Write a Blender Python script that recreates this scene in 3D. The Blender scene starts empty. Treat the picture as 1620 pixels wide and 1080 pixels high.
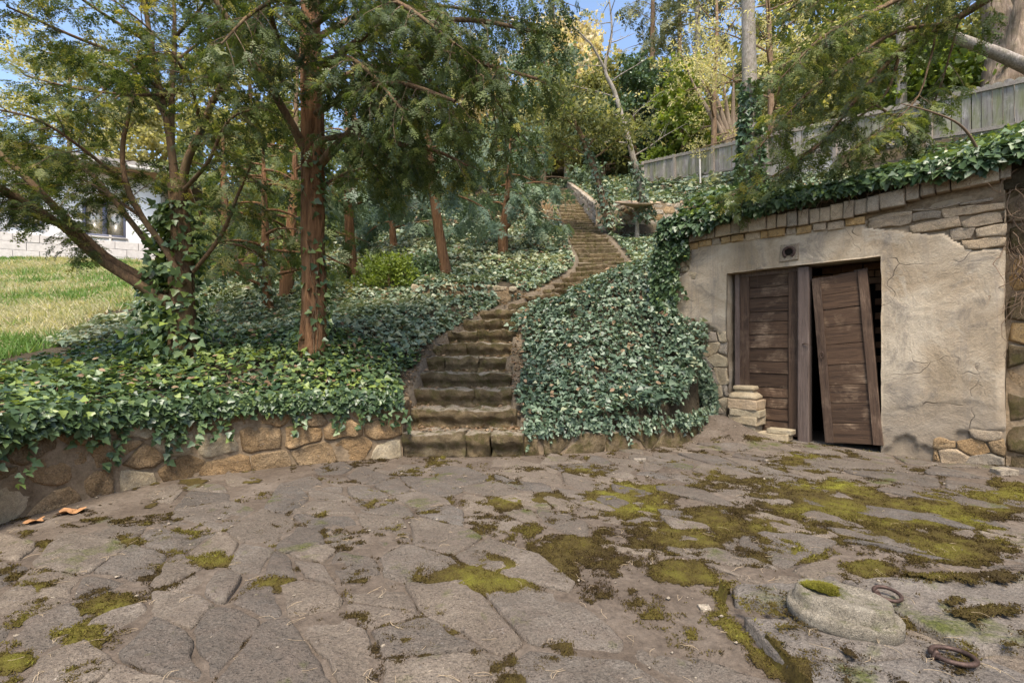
import bpy, math, random
import numpy as np
from mathutils import Vector

SC = bpy.context.scene
COL = SC.collection
rng = np.random.default_rng(7)
random.seed(7)
R = math.radians

# ------------------------------------------------------------------ camera, light, exposure
EYE = 1.10
F, CX, CY = 765.0, 810.0, 552.0          # focal length and principal point in photograph pixels (1620 x 1080)
cam_d = bpy.data.cameras.new('camera')
cam = bpy.data.objects.new('camera', cam_d)
COL.objects.link(cam)
cam.location = (0, 0, EYE)
cam.rotation_euler = (R(90), 0, 0)
cam_d.sensor_width = 36.0
cam_d.lens = 36.0 * F / 1620.0
cam_d.shift_y = (CY - 540.0) / 1620.0
cam_d.clip_start, cam_d.clip_end = 0.05, 500.0
SC.camera = cam

SUN_EL, SUN_AZ = 61.0, 180.0            # azimuth clockwise from +Y
SUN_STRENGTH, SUN_ANGLE, SKY_STRENGTH, EXPOSURE = 2.8, 18.0, 0.15, 1.25
world = bpy.data.worlds.new('World')
SC.world = world
world.use_nodes = True
wn = world.node_tree.nodes
wl = world.node_tree.links
wn.clear()
w_out = wn.new('ShaderNodeOutputWorld')
w_bg = wn.new('ShaderNodeBackground')
w_sky = wn.new('ShaderNodeTexSky')
w_sky.sky_type = 'NISHITA'
w_sky.sun_disc = False
w_sky.sun_elevation = R(SUN_EL)
w_sky.sun_rotation = R(SUN_AZ)
w_sky.air_density, w_sky.dust_density, w_sky.ozone_density = 1.0, 2.2, 1.2
w_bg.inputs['Strength'].default_value = SKY_STRENGTH
wl.new(w_sky.outputs[0], w_bg.inputs[0])
wl.new(w_bg.outputs[0], w_out.inputs[0])

sun_d = bpy.data.lights.new('sun', 'SUN')
sun_d.energy = SUN_STRENGTH
sun_d.angle = R(SUN_ANGLE)
sun_d.color = (1.0, 0.91, 0.79)
sun = bpy.data.objects.new('sun', sun_d)
COL.objects.link(sun)
_sd = Vector((math.sin(R(SUN_AZ)) * math.cos(R(SUN_EL)), math.cos(R(SUN_AZ)) * math.cos(R(SUN_EL)), math.sin(R(SUN_EL))))
sun.rotation_euler = _sd.to_track_quat('Z', 'Y').to_euler()
sun.location = _sd * 60

SC.view_settings.view_transform = 'Standard'
SC.view_settings.look = 'None'
SC.view_settings.exposure = EXPOSURE
SC.view_settings.gamma = 1.0
SC.view_settings.use_curve_mapping = False
SC.render.engine = 'CYCLES'
SC.cycles.max_bounces = 6
SC.cycles.diffuse_bounces = 3
SC.cycles.glossy_bounces = 2
SC.cycles.transmission_bounces = 3
SC.cycles.transparent_max_bounces = 4

# ------------------------------------------------------------------ helpers
def P(px, py, Y):
    """World point seen at photograph pixel (px, py) at distance Y in front of the camera."""
    return np.array([(px - CX) / F * Y, Y, EYE + (CY - py) / F * Y])

def _hash(ix, iy, iz, s):
    n = (ix * 374761393 + iy * 668265263 + iz * 2147483647 + s * 1274126177) & 0xffffffff
    n = ((n ^ (n >> 13)) * 1274126177) & 0xffffffff
    n = (n ^ (n >> 16)) & 0xffffffff
    return n.astype(np.float64) / 4294967295.0

def vnoise(p, s=0):
    p = np.asarray(p, float)
    i = np.floor(p).astype(np.int64)
    f = p - i
    f = f * f * (3 - 2 * f)
    r = 0
    for dx in (0, 1):
        for dy in (0, 1):
            for dz in (0, 1):
                w = (f[..., 0] if dx else 1 - f[..., 0]) * (f[..., 1] if dy else 1 - f[..., 1]) * (f[..., 2] if dz else 1 - f[..., 2])
                r = r + w * _hash(i[..., 0] + dx, i[..., 1] + dy, i[..., 2] + dz, s)
    return r * 2 - 1

def fbm(p, octs=4, s=0, gain=0.5):
    p = np.asarray(p, float)
    a, r, t = 1.0, 0, 0
    for o in range(octs):
        r = r + a * vnoise(p * (2.03 ** o) + o * 17.3, s + o)
        t += a
        a *= gain
    return r / t

def p3(x, y, z=0.0):
    x, y = np.asarray(x, float), np.asarray(y, float)
    return np.stack([x, y, np.zeros_like(x) + z], -1)

def sstep(a, b, x):
    t = np.clip((x - a) / (b - a), 0, 1)
    return t * t * (3 - 2 * t)

def nrm(v):
    v = np.asarray(v, float)
    return v / np.maximum(np.linalg.norm(v, axis=-1, keepdims=True), 1e-9)

def tag(o, label=None, cat=None, group=None, kind=None):
    if label: o['label'] = label
    if cat:
        o['category'] = cat
        kind = kind or 'thing'
    if group: o['group'] = group
    if kind: o['kind'] = kind
    return o

def empty(name, loc=(0, 0, 0)):
    o = bpy.data.objects.new(name, None)
    o.location = tuple(float(c) for c in loc)
    o.empty_display_size = 0.1
    COL.objects.link(o)
    return o

def link(name, me, parent=None, loc=None):
    """Link a mesh as one object; loc is in world coordinates even below a parent."""
    o = bpy.data.objects.new(name, me)
    COL.objects.link(o)
    l = Vector((0, 0, 0)) if loc is None else Vector([float(c) for c in loc])
    if parent is not None:
        o.parent = parent
        q, base = parent, Vector((0, 0, 0))
        while q is not None:
            base += Vector(q.location)
            q = q.parent
        l = l - base
    o.location = l
    return o

def mesh(name, V, Fs, m=None, smooth=True, tint=None):
    V = np.ascontiguousarray(V, dtype=np.float32).reshape(-1, 3)
    me = bpy.data.meshes.new(name)
    if isinstance(Fs, np.ndarray):
        k = Fs.shape[1]
        me.vertices.add(len(V))
        me.vertices.foreach_set('co', V.ravel())
        me.loops.add(Fs.size)
        me.loops.foreach_set('vertex_index', np.ascontiguousarray(Fs, dtype=np.int32).ravel())
        me.polygons.add(len(Fs))
        me.polygons.foreach_set('loop_start', np.arange(0, Fs.size, k, dtype=np.int32))
        me.update(calc_edges=True)
    else:
        me.from_pydata(V.tolist(), [], Fs)
        me.update()
    me.validate()
    if tint is not None:
        a = me.attributes.new('tint', 'FLOAT', 'POINT')
        a.data.foreach_set('value', np.ascontiguousarray(tint, dtype=np.float32))
    if m is not None:
        for mm in (m if isinstance(m, (list, tuple)) else [m]):
            me.materials.append(mm)
    if smooth:
        me.polygons.foreach_set('use_smooth', np.ones(len(me.polygons), dtype=bool))
    return me

def build(name, V, Fs, m, parent=None, smooth=True, tint=None, origin=None):
    """World-space vertices to ONE object, its origin at the base centre of the geometry (or at origin)."""
    V = np.asarray(V, float).reshape(-1, 3)
    if origin is None:
        lo, hi = V.min(0), V.max(0)
        origin = np.array([(lo[0] + hi[0]) / 2, (lo[1] + hi[1]) / 2, lo[2]])
    return link(name, mesh(name, V - origin, Fs, m, smooth, tint), parent, origin)

class Geo:
    """Collects vertex / face arrays (triangles and quads)."""
    def __init__(self):
        self.v, self.f, self.n, self.t = [], [], 0, []
    def add(self, V, Fs, tint=0.5):
        V = np.asarray(V, float).reshape(-1, 3)
        Fs = np.asarray(Fs)
        if Fs.shape[1] == 4:
            Fs = np.concatenate([Fs[:, [0, 1, 2]], Fs[:, [0, 2, 3]]])
        self.v.append(V)
        self.f.append(Fs + self.n)
        self.t.append(np.broadcast_to(np.asarray(tint, float), (len(V),)))
        self.n += len(V)
    def get(self):
        return np.concatenate(self.v), np.concatenate(self.f), np.concatenate(self.t)
    def make(self, name, m, parent=None, smooth=True, origin=None):
        V, Fs, t = self.get()
        return build(name, V, Fs, m, parent, smooth, t, origin)

def grid_faces(nu, nv):
    a = (np.arange(nu - 1)[:, None] * nv + np.arange(nv - 1)[None, :]).ravel()
    return np.stack([a, a + nv, a + nv + 1, a + 1], 1)

def box_vf(c, h, rot=None):
    """Plain box: centre c, half sizes h, optional 3x3 rotation (columns = local axes)."""
    s = np.array([[x, y, z] for x in (-1, 1) for y in (-1, 1) for z in (-1, 1)], float) * np.asarray(h, float)
    if rot is not None:
        s = s @ np.asarray(rot).T
    Fs = np.array([[0, 1, 3, 2], [4, 6, 7, 5], [0, 4, 5, 1], [2, 3, 7, 6], [0, 2, 6, 4], [1, 5, 7, 3]])
    return s + np.asarray(c, float), Fs

def block_vf(h, n=(4, 3, 3), bev=0.02, amp=0.01, freq=6.0, seed=0, flat_back=False):
    """Worn stone / plank: a rounded box of half sizes h with lumpy faces."""
    h = np.asarray(h, float)
    n = np.asarray(n, int)
    idx, V, Fs = {}, [], []
    b = min(bev, 0.95 * h.min())
    ax_pos = []
    for q in range(3):                                  # bevel loop and a holding loop at each end
        e = min(b, h[q] * 0.3)
        e2 = min(2.1 * e, h[q] * 0.6)
        ax_pos.append(np.r_[-h[q], -h[q] + e, np.linspace(-h[q] + e2, h[q] - e2, max(2, n[q] - 1)), h[q] - e, h[q]])
    n = np.array([len(q) - 1 for q in ax_pos])
    def vid(i):
        i = tuple(int(a) for a in i)
        if i not in idx:
            idx[i] = len(V)
            V.append([ax_pos[0][i[0]], ax_pos[1][i[1]], ax_pos[2][i[2]]])
        return idx[i]
    for ax in range(3):
        b, c = (ax + 1) % 3, (ax + 2) % 3
        for side in (0, n[ax]):
            for i in range(n[b]):
                for j in range(n[c]):
                    q = []
                    for di, dj in ((0, 0), (1, 0), (1, 1), (0, 1)):
                        t = [0, 0, 0]
                        t[ax], t[b], t[c] = side, i + di, j + dj
                        q.append(vid(t))
                    Fs.append(q if side else q[::-1])
    V = np.array(V)
    q = np.clip(V, -h + b, h - b)
    d = V - q
    V = q + nrm(d) * b * (np.linalg.norm(d, axis=1, keepdims=True) > 1e-9)
    if amp:
        w = np.stack([fbm(V * freq + 31.7 * seed + 9 * k, 3, seed + k) for k in range(3)], 1)
        V = V + w * amp
    return V, np.array(Fs)

def tube_vf(path, k=6, sub=3, jit=0.0, seed=0, cap=False, ridge=0.0):
    """path: rows x, y, z, r; smoothed by Catmull-Rom; returns quads."""
    p = np.asarray(path, float)
    if len(p) > 2 and sub > 1:
        e = np.vstack([2 * p[0] - p[1], p, 2 * p[-1] - p[-2]])
        out = []
        for i in range(len(p) - 1):
            a, b, c, d = e[i], e[i + 1], e[i + 2], e[i + 3]
            for t in np.linspace(0, 1, sub, endpoint=False):
                out.append(0.5 * (2 * b + (c - a) * t + (2 * a - 5 * b + 4 * c - d) * t * t + (3 * b - 3 * c + d - a) * t ** 3))
        out.append(p[-1])
        p = np.array(out)
    c, r = p[:, :3], np.maximum(p[:, 3], 0.0008)
    T = nrm(np.gradient(c, axis=0))
    ref = np.array([0.31, 0.93, 0.2]) if abs(T[0] @ np.array([0.31, 0.93, 0.2])) < 0.85 else np.array([0.9, 0.1, 0.3])
    U = ref - (T @ ref)[:, None] * T
    U = nrm(U)
    W = np.cross(T, U)
    a = np.linspace(0, 2 * np.pi, k, endpoint=False)
    rr = r[:, None] * np.ones((1, k))
    if jit:
        ang = np.stack(np.broadcast_arrays(np.cos(a)[None] * 1.7, np.sin(a)[None] * 1.7, np.cumsum(np.r_[0, np.linalg.norm(np.diff(c, axis=0), axis=1)])[:, None] * 2.2), -1)
        rr = rr * (1 + jit * fbm(ang + seed * 3.1, 2, seed))
    if ridge:
        ang = np.stack(np.broadcast_arrays(np.cos(a)[None] * 4.5, np.sin(a)[None] * 4.5, np.cumsum(np.r_[0, np.linalg.norm(np.diff(c, axis=0), axis=1)])[:, None] * 1.1), -1)
        rr = rr * (1 + ridge * (0.6 - 2 * np.abs(fbm(ang + seed * 1.7, 3, seed + 9))))
    V = c[:, None] + rr[..., None] * (np.cos(a)[None, :, None] * U[:, None] + np.sin(a)[None, :, None] * W[:, None])
    m = len(p)
    i, j = np.meshgrid(np.arange(m - 1), np.arange(k), indexing='ij')
    j2 = (j + 1) % k
    Fs = np.stack([i * k + j, i * k + j2, (i + 1) * k + j2, (i + 1) * k + j], -1).reshape(-1, 4)
    V = V.reshape(-1, 3)
    if cap:
        V = np.vstack([V, c[-1], c[0]])
        b0 = (m - 1) * k
        top = [[b0 + q, b0 + (q + 1) % k, m * k, m * k] for q in range(k)]
        bot = [[(q + 1) % k, q, m * k + 1, m * k + 1] for q in range(k)]
        Fs = np.vstack([Fs, top, bot])
    return V, Fs

def place(TV, TF, pos, X, Z, scale, tint, geo):
    """Copy a leaf template to many spots: X its axis, Z its face normal (both arrays)."""
    pos, X = np.asarray(pos, float), nrm(X)
    Zv = np.asarray(Z, float)
    Zv = nrm(Zv - (Zv * X).sum(1, keepdims=True) * X)
    Yv = np.cross(Zv, X)
    s = np.broadcast_to(np.asarray(scale, float), (len(pos),))[:, None, None]
    V = pos[:, None] + s * (TV[None, :, 0:1] * X[:, None] + TV[None, :, 1:2] * Yv[:, None] + TV[None, :, 2:3] * Zv[:, None])
    k = len(TV)
    Fs = (TF[None] + (np.arange(len(pos)) * k)[:, None, None]).reshape(-1, TF.shape[1])
    geo.add(V.reshape(-1, 3), Fs, np.repeat(np.asarray(tint, float), k))

# ---- polygons, cells, stones
def clip_half(poly, n, d):
    """Keep the part of poly where n.p <= d."""
    out = []
    m = len(poly)
    for i in range(m):
        a, b = poly[i], poly[(i + 1) % m]
        da, db = a @ n - d, b @ n - d
        if da <= 0:
            out.append(a)
        if (da < 0 < db) or (db < 0 < da):
            out.append(a + (b - a) * (da / (da - db)))
    return out

def cells(seeds, poly, aniso=np.eye(2)):
    seeds = np.asarray(seeds, float)
    S = seeds @ aniso.T
    inv = np.linalg.inv(aniso)
    PA = [np.asarray(q, float) @ aniso.T for q in poly]
    res = []
    for i, s in enumerate(S):
        dd = np.linalg.norm(S - s, axis=1)
        order = np.argsort(dd)[1:26]
        c = list(PA)
        for j in order:
            n = S[j] - s
            c = clip_half(c, n, (S[j] @ S[j] - s @ s) / 2)
            if len(c) < 3:
                break
        res.append(np.array([q @ inv.T for q in c]) if len(c) >= 3 else None)
    return res

def area(poly):
    x, y = poly[:, 0], poly[:, 1]
    return 0.5 * abs((x * np.roll(y, -1) - y * np.roll(x, -1)).sum())

def inset(poly, g):
    """Shrink a convex polygon by g."""
    c = poly.mean(0)
    if ((np.roll(poly, -1, 0) - poly)[:, 0] * (np.roll(poly, -1, 0) + poly)[:, 1]).sum() > 0:
        poly = poly[::-1]
    out = list(poly)
    for i in range(len(poly)):
        a, b = poly[i], poly[(i + 1) % len(poly)]
        e = b - a
        L = np.linalg.norm(e)
        if L < 1e-6:
            continue
        n = np.array([e[1], -e[0]]) / L
        out = clip_half(out, n, a @ n - g)
        if len(out) < 3:
            return None
    return np.array(out)

def stone_vf(poly, joint, depth, bulge, fn, seed, step=0.06, wob=0.012, round_=0.35, face=0.006):
    """A stone whose face outline is poly (u, v): rounded edge, bumpy face; fn(u, v, n) maps to world."""
    q = inset(np.asarray(poly, float), joint)
    if q is None or area(q) < 1e-4:
        return None
    pts = []
    for i in range(len(q)):
        a, b = q[i], q[(i + 1) % len(q)]
        m = max(1, int(round(np.linalg.norm(b - a) / step)))
        pts += [a + (b - a) * t for t in np.linspace(0, 1, m, endpoint=False)]
    pts = np.array(pts)
    if len(pts) < 5:
        return None
    for _ in range(2):                                # knock the corners off
        pts = (1 - round_) * pts + round_ * 0.5 * (np.roll(pts, 1, 0) + np.roll(pts, -1, 0))
    c = pts.mean(0)
    pts = pts + np.stack([fbm(p3(pts[:, 0] * 9, pts[:, 1] * 9, seed * 1.7), 2, seed), fbm(p3(pts[:, 0] * 9, pts[:, 1] * 9, seed * 2.3 + 5), 2, seed + 3)], 1) * wob
    r = max(0.02, math.sqrt(area(pts) / math.pi))
    e = min(0.45, 0.016 / r)
    rings = [(1.0, -depth), (1.0, -bulge * 1.0), (1 - e * 0.45, -bulge * 0.35), (1 - e, 0.0), (1 - 2.1 * e, 0.0), (0.6 * (1 - e), bulge * 0.08), (0.36, bulge * 0.12)]
    V, m = [], len(pts)
    for k, (s, h) in enumerate(rings):
        pp = c + (pts - c) * s
        hh = h + (fbm(p3(pp[:, 0] * 7, pp[:, 1] * 7, seed), 3, seed) * face * (2.2 if k > 2 else 1.0) if k > 1 else 0)
        V.append(np.stack([pp[:, 0], pp[:, 1], np.zeros(m) + hh], 1))
    V.append(np.array([[c[0], c[1], bulge * 0.12]]))
    V = np.vstack(V)
    Fs = []
    for k in range(len(rings) - 1):
        for i in range(m):
            j = (i + 1) % m
            Fs.append((k * m + i, k * m + j, (k + 1) * m + j, (k + 1) * m + i))
    b = (len(rings) - 1) * m
    for i in range(m):
        Fs.append((b + i, b + (i + 1) % m, len(V) - 1))
    return fn(V[:, 0], V[:, 1], V[:, 2]), Fs

def add_stone(name, poly, joint, depth, bulge, fn, m, parent, seed, **k):
    r = stone_vf(poly, joint, depth, bulge, fn, seed, **k)
    if r is None:
        return None
    o = build(name, r[0], r[1], m, parent, origin=r[0].mean(0))
    return o

class Curve2:
    """A plan polyline with arc length; side=+1 puts the face normal on its left."""
    def __init__(self, pts, side=1):
        self.p = np.asarray(pts, float)
        self.s = np.r_[0, np.cumsum(np.linalg.norm(np.diff(self.p, axis=0), axis=1))]
        self.L = self.s[-1]
        self.side = side
        t = np.gradient(self.p, self.s, axis=0)
        self.t = nrm(t)
    def at(self, u):
        u = np.asarray(u, float)
        x, y = np.interp(u, self.s, self.p[:, 0]), np.interp(u, self.s, self.p[:, 1])
        tx, ty = np.interp(u, self.s, self.t[:, 0]), np.interp(u, self.s, self.t[:, 1])
        n = np.stack([-ty, tx], -1) * self.side
        return np.stack([x, y], -1), nrm(n)
    def fn(self, u, v, n):
        c, nn = self.at(u)
        q = c + nn * np.asarray(n)[..., None]
        return np.stack([q[..., 0], q[..., 1], np.asarray(v) + 0 * q[..., 0]], -1)

def dist_poly(x, y, pts, closed=False):
    """Distance of points to a polyline, and arc parameter (segment index + t) of the nearest spot."""
    pts = np.asarray(pts, float)
    best = np.full(np.shape(x), 1e9)
    par = np.zeros(np.shape(x))
    n = len(pts) if closed else len(pts) - 1
    for i in range(n):
        a, b = pts[i][:2], pts[(i + 1) % len(pts)][:2]
        e = b - a
        t = np.clip(((x - a[0]) * e[0] + (y - a[1]) * e[1]) / (e @ e), 0, 1)
        d = np.hypot(x - a[0] - t * e[0], y - a[1] - t * e[1])
        k = d < best
        best = np.where(k, d, best)
        par = np.where(k, i + t, par)
    return best, par

def inside(x, y, poly):
    poly = np.asarray(poly, float)
    r = np.zeros(np.shape(x), bool)
    j = len(poly) - 1
    for i in range(len(poly)):
        xi, yi, xj, yj = *poly[i], *poly[j]
        c = ((yi > y) != (yj > y)) & (x < (xj - xi) * (y - yi) / (yj - yi + 1e-12) + xi)
        r ^= c
        j = i
    return r
# ------------------------------------------------------------------ materials
class NT:
    def __init__(self, name):
        self.m = bpy.data.materials.new(name)
        self.m.use_nodes = True
        self.t = self.m.node_tree
        self.t.nodes.clear()
        self.out = self.n('ShaderNodeOutputMaterial')
        self.geo = self.n('ShaderNodeNewGeometry')
    def n(self, ty, **k):
        o = self.t.nodes.new(ty)
        for a, b in k.items():
            setattr(o, a, b)
        return o
    def l(self, a, b):
        self.t.links.new(a, b)
    def val(self, sock, v):
        if hasattr(v, 'node'):
            self.l(v, sock)
        else:
            sock.default_value = v
    def pos(self, scale=(1, 1, 1), obj=False, off=None):
        mp = self.n('ShaderNodeMapping')
        mp.inputs['Scale'].default_value = scale
        if obj:
            tc = self.n('ShaderNodeTexCoord')
            self.l(tc.outputs['Object'], mp.inputs['Vector'])
        else:
            self.l(self.geo.outputs['Position'], mp.inputs['Vector'])
        if off is not None:
            cb = self.n('ShaderNodeCombineXYZ')
            self.l(self.math('MULTIPLY', off, 37.0), cb.inputs[0])
            self.l(self.math('MULTIPLY', off, 11.0), cb.inputs[1])
            self.l(cb.outputs[0], mp.inputs['Location'])
        return mp.outputs[0]
    def noise(self, vec, scale=5, detail=5, rough=0.6, dist=0.0):
        o = self.n('ShaderNodeTexNoise')
        self.l(vec, o.inputs['Vector'])
        o.inputs['Scale'].default_value = scale
        o.inputs['Detail'].default_value = detail
        o.inputs['Roughness'].default_value = rough
        o.inputs['Distortion'].default_value = dist
        return o.outputs['Fac']
    def voro(self, vec, scale=5, feature='DISTANCE_TO_EDGE', out='Distance'):
        o = self.n('ShaderNodeTexVoronoi', feature=feature)
        self.l(vec, o.inputs['Vector'])
        o.inputs['Scale'].default_value = scale
        return o.outputs[out]
    def ramp(self, fac, stops, interp='LINEAR'):
        o = self.n('ShaderNodeValToRGB')
        o.color_ramp.interpolation = interp
        e = o.color_ramp.elements
        while len(e) < len(stops):
            e.new(0.5)
        for q, (p, c) in zip(e, stops):
            q.position = p
            q.color = (*c, 1) if isinstance(c, (tuple, list)) else (c, c, c, 1)
        self.l(fac, o.inputs[0])
        return o.outputs[0]
    def mix(self, fac, a, b, mode='MIX'):
        o = self.n('ShaderNodeMix', data_type='RGBA', blend_type=mode)
        self.val(o.inputs[0], fac)
        for s, v in ((o.inputs[6], a), (o.inputs[7], b)):
            self.val(s, (*v, 1) if isinstance(v, (tuple, list)) and len(v) == 3 else v)
        return o.outputs[2]
    def math(self, op, a, b=0.0, c=0.0):
        o = self.n('ShaderNodeMath', operation=op)
        self.val(o.inputs[0], a)
        self.val(o.inputs[1], b)
        self.val(o.inputs[2], c)
        return o.outputs[0]
    def rnd(self):
        return self.n('ShaderNodeObjectInfo').outputs['Random']
    def attr(self, name='tint'):
        return self.n('ShaderNodeAttribute', attribute_name=name).outputs['Fac']
    def upz(self):
        s = self.n('ShaderNodeSeparateXYZ')
        self.l(self.geo.outputs['Normal'], s.inputs[0])
        return s.outputs[2]
    def bump(self, *hs):
        """hs: (height socket, distance in metres) pairs, chained."""
        last = None
        for h, d in hs:
            b = self.n('ShaderNodeBump')
            b.inputs['Strength'].default_value = 1.0
            b.inputs['Distance'].default_value = d
            self.l(h, b.inputs['Height'])
            if last is not None:
                self.l(last, b.inputs['Normal'])
            last = b.outputs[0]
        return last
    def pbr(self, col, rough=0.8, normal=None, spec=0.3, trans=None, trans_fac=0.0, metal=0.0):
        p = self.n('ShaderNodeBsdfPrincipled')
        self.val(p.inputs['Base Color'], (*col, 1) if isinstance(col, (tuple, list)) else col)
        self.val(p.inputs['Roughness'], rough)
        self.val(p.inputs['Specular IOR Level'], spec)
        p.inputs['Metallic'].default_value = metal
        if normal is not None:
            self.l(normal, p.inputs['Normal'])
        s = p.outputs[0]
        if trans is not None:
            t = self.n('ShaderNodeBsdfTranslucent')
            self.val(t.inputs[0], trans)
            mx = self.n('ShaderNodeMixShader')
            mx.inputs[0].default_value = trans_fac
            self.l(s, mx.inputs[1])
            self.l(t.outputs[0], mx.inputs[2])
            s = mx.outputs[0]
        self.l(s, self.out.inputs[0])
        return self.m

def stone_mat(name, cols, moss=0.0, dirt=(0.10, 0.075, 0.055), dirt_amt=0.5, scale=1.0, bump=0.006, moss_col=((0.035, 0.045, 0.008), (0.11, 0.12, 0.02)), var=0.35, mid=4.0, film=0.0, tread=0.0, side=0.12):
    t = NT(name)
    p = t.pos()
    a = t.noise(p, 3.1 * scale, 6, 0.65, 0.4)
    b = t.noise(p, 17 * scale, 6, 0.7)
    c = t.noise(p, 90 * scale, 4, 0.7)
    base = t.ramp(a, [(0.25, cols[0]), (0.5, cols[1]), (0.75, cols[2])])
    base = t.mix(t.math('MULTIPLY', t.rnd(), var), base, cols[3] if len(cols) > 3 else cols[0])
    fr = t.math('FRACT', t.math('MULTIPLY', t.rnd(), 7.31))
    base = t.mix(min(1.0, var * 1.2), base, t.mix(fr, (0.68, 0.70, 0.72), (1.28, 1.20, 1.08)), 'MULTIPLY')
    base = t.mix(t.ramp(b, [(0.42, 0.0), (0.75, dirt_amt)]), base, dirt)
    d_ = t.noise(p, 260 * scale, 3, 0.8)
    base = t.mix(0.85, base, t.ramp(c, [(0.3, 0.5), (0.7, 1.4)]), 'MULTIPLY')
    base = t.mix(0.6, base, t.ramp(d_, [(0.32, 0.5), (0.66, 1.45)]), 'MULTIPLY')
    base = t.mix(t.ramp(t.noise(p, 34 * scale, 4, 0.8), [(0.62, 0.0), (0.70, 0.35)]), base, (0.42, 0.39, 0.34))
    if film:
        base = t.mix(t.ramp(t.noise(p, 1.5, 6, 0.7, 0.4), [(0.46, 0.0), (0.68, film)]), base, t.mix(1.0, (0.12, 0.094, 0.073), t.ramp(b, [(0.3, 0.55), (0.68, 1.35)]), 'MULTIPLY'))
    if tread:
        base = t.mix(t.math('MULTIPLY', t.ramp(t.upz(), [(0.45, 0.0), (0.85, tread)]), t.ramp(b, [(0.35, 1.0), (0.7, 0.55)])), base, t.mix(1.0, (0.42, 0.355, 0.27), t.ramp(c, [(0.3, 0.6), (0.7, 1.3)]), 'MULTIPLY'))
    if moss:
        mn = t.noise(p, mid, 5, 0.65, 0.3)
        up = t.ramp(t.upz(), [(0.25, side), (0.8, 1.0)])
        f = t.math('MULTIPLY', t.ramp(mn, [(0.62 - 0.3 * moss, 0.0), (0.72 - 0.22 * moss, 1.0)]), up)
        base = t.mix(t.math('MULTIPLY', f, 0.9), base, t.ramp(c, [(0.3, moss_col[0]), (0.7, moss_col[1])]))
    pit = t.ramp(t.voro(p, 55 * scale, 'F1'), [(0.12, 0.0), (0.34, 1.0)])
    base = t.mix(t.math('MULTIPLY', t.ramp(b, [(0.5, 0.0), (0.6, 0.55)]), t.math('SUBTRACT', 1.0, pit)), base, dirt)
    nb = t.bump((a, bump * 3), (b, bump * 2.0), (pit, bump * 0.35), (c, bump * 0.6))
    return t.pbr(base, 0.93, nb, 0.2)

def soil_mat(name, cols, bump=0.01, path=None):
    t = NT(name)
    p = t.pos()
    a, b, c = t.noise(p, 2.2, 6, 0.65, 0.3), t.noise(p, 30, 6, 0.75), t.noise(p, 130, 3, 0.7)
    base = t.ramp(a, [(0.28, cols[0]), (0.52, cols[1]), (0.74, cols[2])])
    base = t.mix(0.8, base, t.ramp(b, [(0.3, 0.5), (0.68, 1.35)]), 'MULTIPLY')
    base = t.mix(t.ramp(c, [(0.66, 0.0), (0.74, 0.5)]), base, (0.32, 0.28, 0.23))
    if path:
        base = t.mix(t.attr(), base, t.mix(1.0, path, t.ramp(b, [(0.3, 0.6), (0.68, 1.35)]), 'MULTIPLY'))
    return t.pbr(base, 0.95, t.bump((a, bump * 2.5), (b, bump), (c, bump * 0.3)), 0.15)

def leaf_mat(name, stops, rough=0.45, spec=0.4, trans=0.3, gain=1.6):
    t = NT(name)
    n = t.noise(t.pos(), 0.9, 3, 0.6)
    f = t.math('ADD', t.attr(), t.math('MULTIPLY', t.math('SUBTRACT', n, 0.5), 0.55))
    col = t.ramp(f, stops)
    tr = t.mix(1.0, col, (gain, gain * 0.98, gain * 0.5), 'MULTIPLY')
    return t.pbr(col, rough, None, spec, tr, trans)

def bark_mat(name, cols, stretch=0.12, bump=0.02, moss=0.0, scale=1.0):
    t = NT(name)
    p = t.pos((1, 1, stretch))
    a, b = t.noise(p, 26 * scale, 6, 0.7, 0.6), t.noise(t.pos((1, 1, stretch * 2)), 75 * scale, 4, 0.7)
    w = t.noise(t.pos(), 3.0, 4, 0.6)
    base = t.ramp(a, [(0.3, cols[0]), (0.5, cols[1]), (0.68, cols[2])])
    base = t.mix(t.ramp(w, [(0.4, 0.0), (0.7, 0.6)]), base, cols[3])
    if moss:
        base = t.mix(t.math('MULTIPLY', t.ramp(t.noise(t.pos(), 6, 4), [(0.45, 0.0), (0.62, 1.0)]), moss), base, (0.07, 0.09, 0.025))
    return t.pbr(base, 0.9, t.bump((a, bump), (b, bump * 0.4)), 0.2)

def wood_mat(name, dark, mid, pale, worn=0.5, axis=0, rough=0.75, moss=0.0, vary=0.5):
    """Weathered boards; the grain runs along one local axis of each board."""
    t = NT(name)
    r = t.rnd()
    sc = [14.0, 14.0, 14.0]
    sc[axis] = 0.9
    p = t.pos(tuple(sc), True, r)
    p2 = t.pos((1, 1, 1), True, r)
    g = t.noise(p, 2.2, 7, 0.72, 0.5)
    fine = t.noise(p, 9.0, 4, 0.7)
    w = t.noise(p2, 3.0, 5, 0.65, 0.4)
    base = t.ramp(g, [(0.3, dark), (0.55, mid), (0.8, mid)])
    wf = t.math('MULTIPLY', t.ramp(w, [(0.5, 0.0), (0.68, 1.0)]), t.ramp(fine, [(0.42, 0.0), (0.58, worn)]))
    base = t.mix(wf, base, pale)
    base = t.mix(vary, base, t.mix(r, (0.65, 0.65, 0.65), (1.3, 1.25, 1.2)), 'MULTIPLY')
    if moss:
        wz = t.noise(t.pos((1.2, 1.2, 0.35)), 3.0, 4, 0.6)
        base = t.mix(t.math('MULTIPLY', t.ramp(wz, [(0.42, 0.0), (0.66, 1.0)]), moss), base, (0.16, 0.18, 0.05))
    return t.pbr(base, rough, t.bump((g, 0.006), (fine, 0.002)), 0.25)

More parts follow.
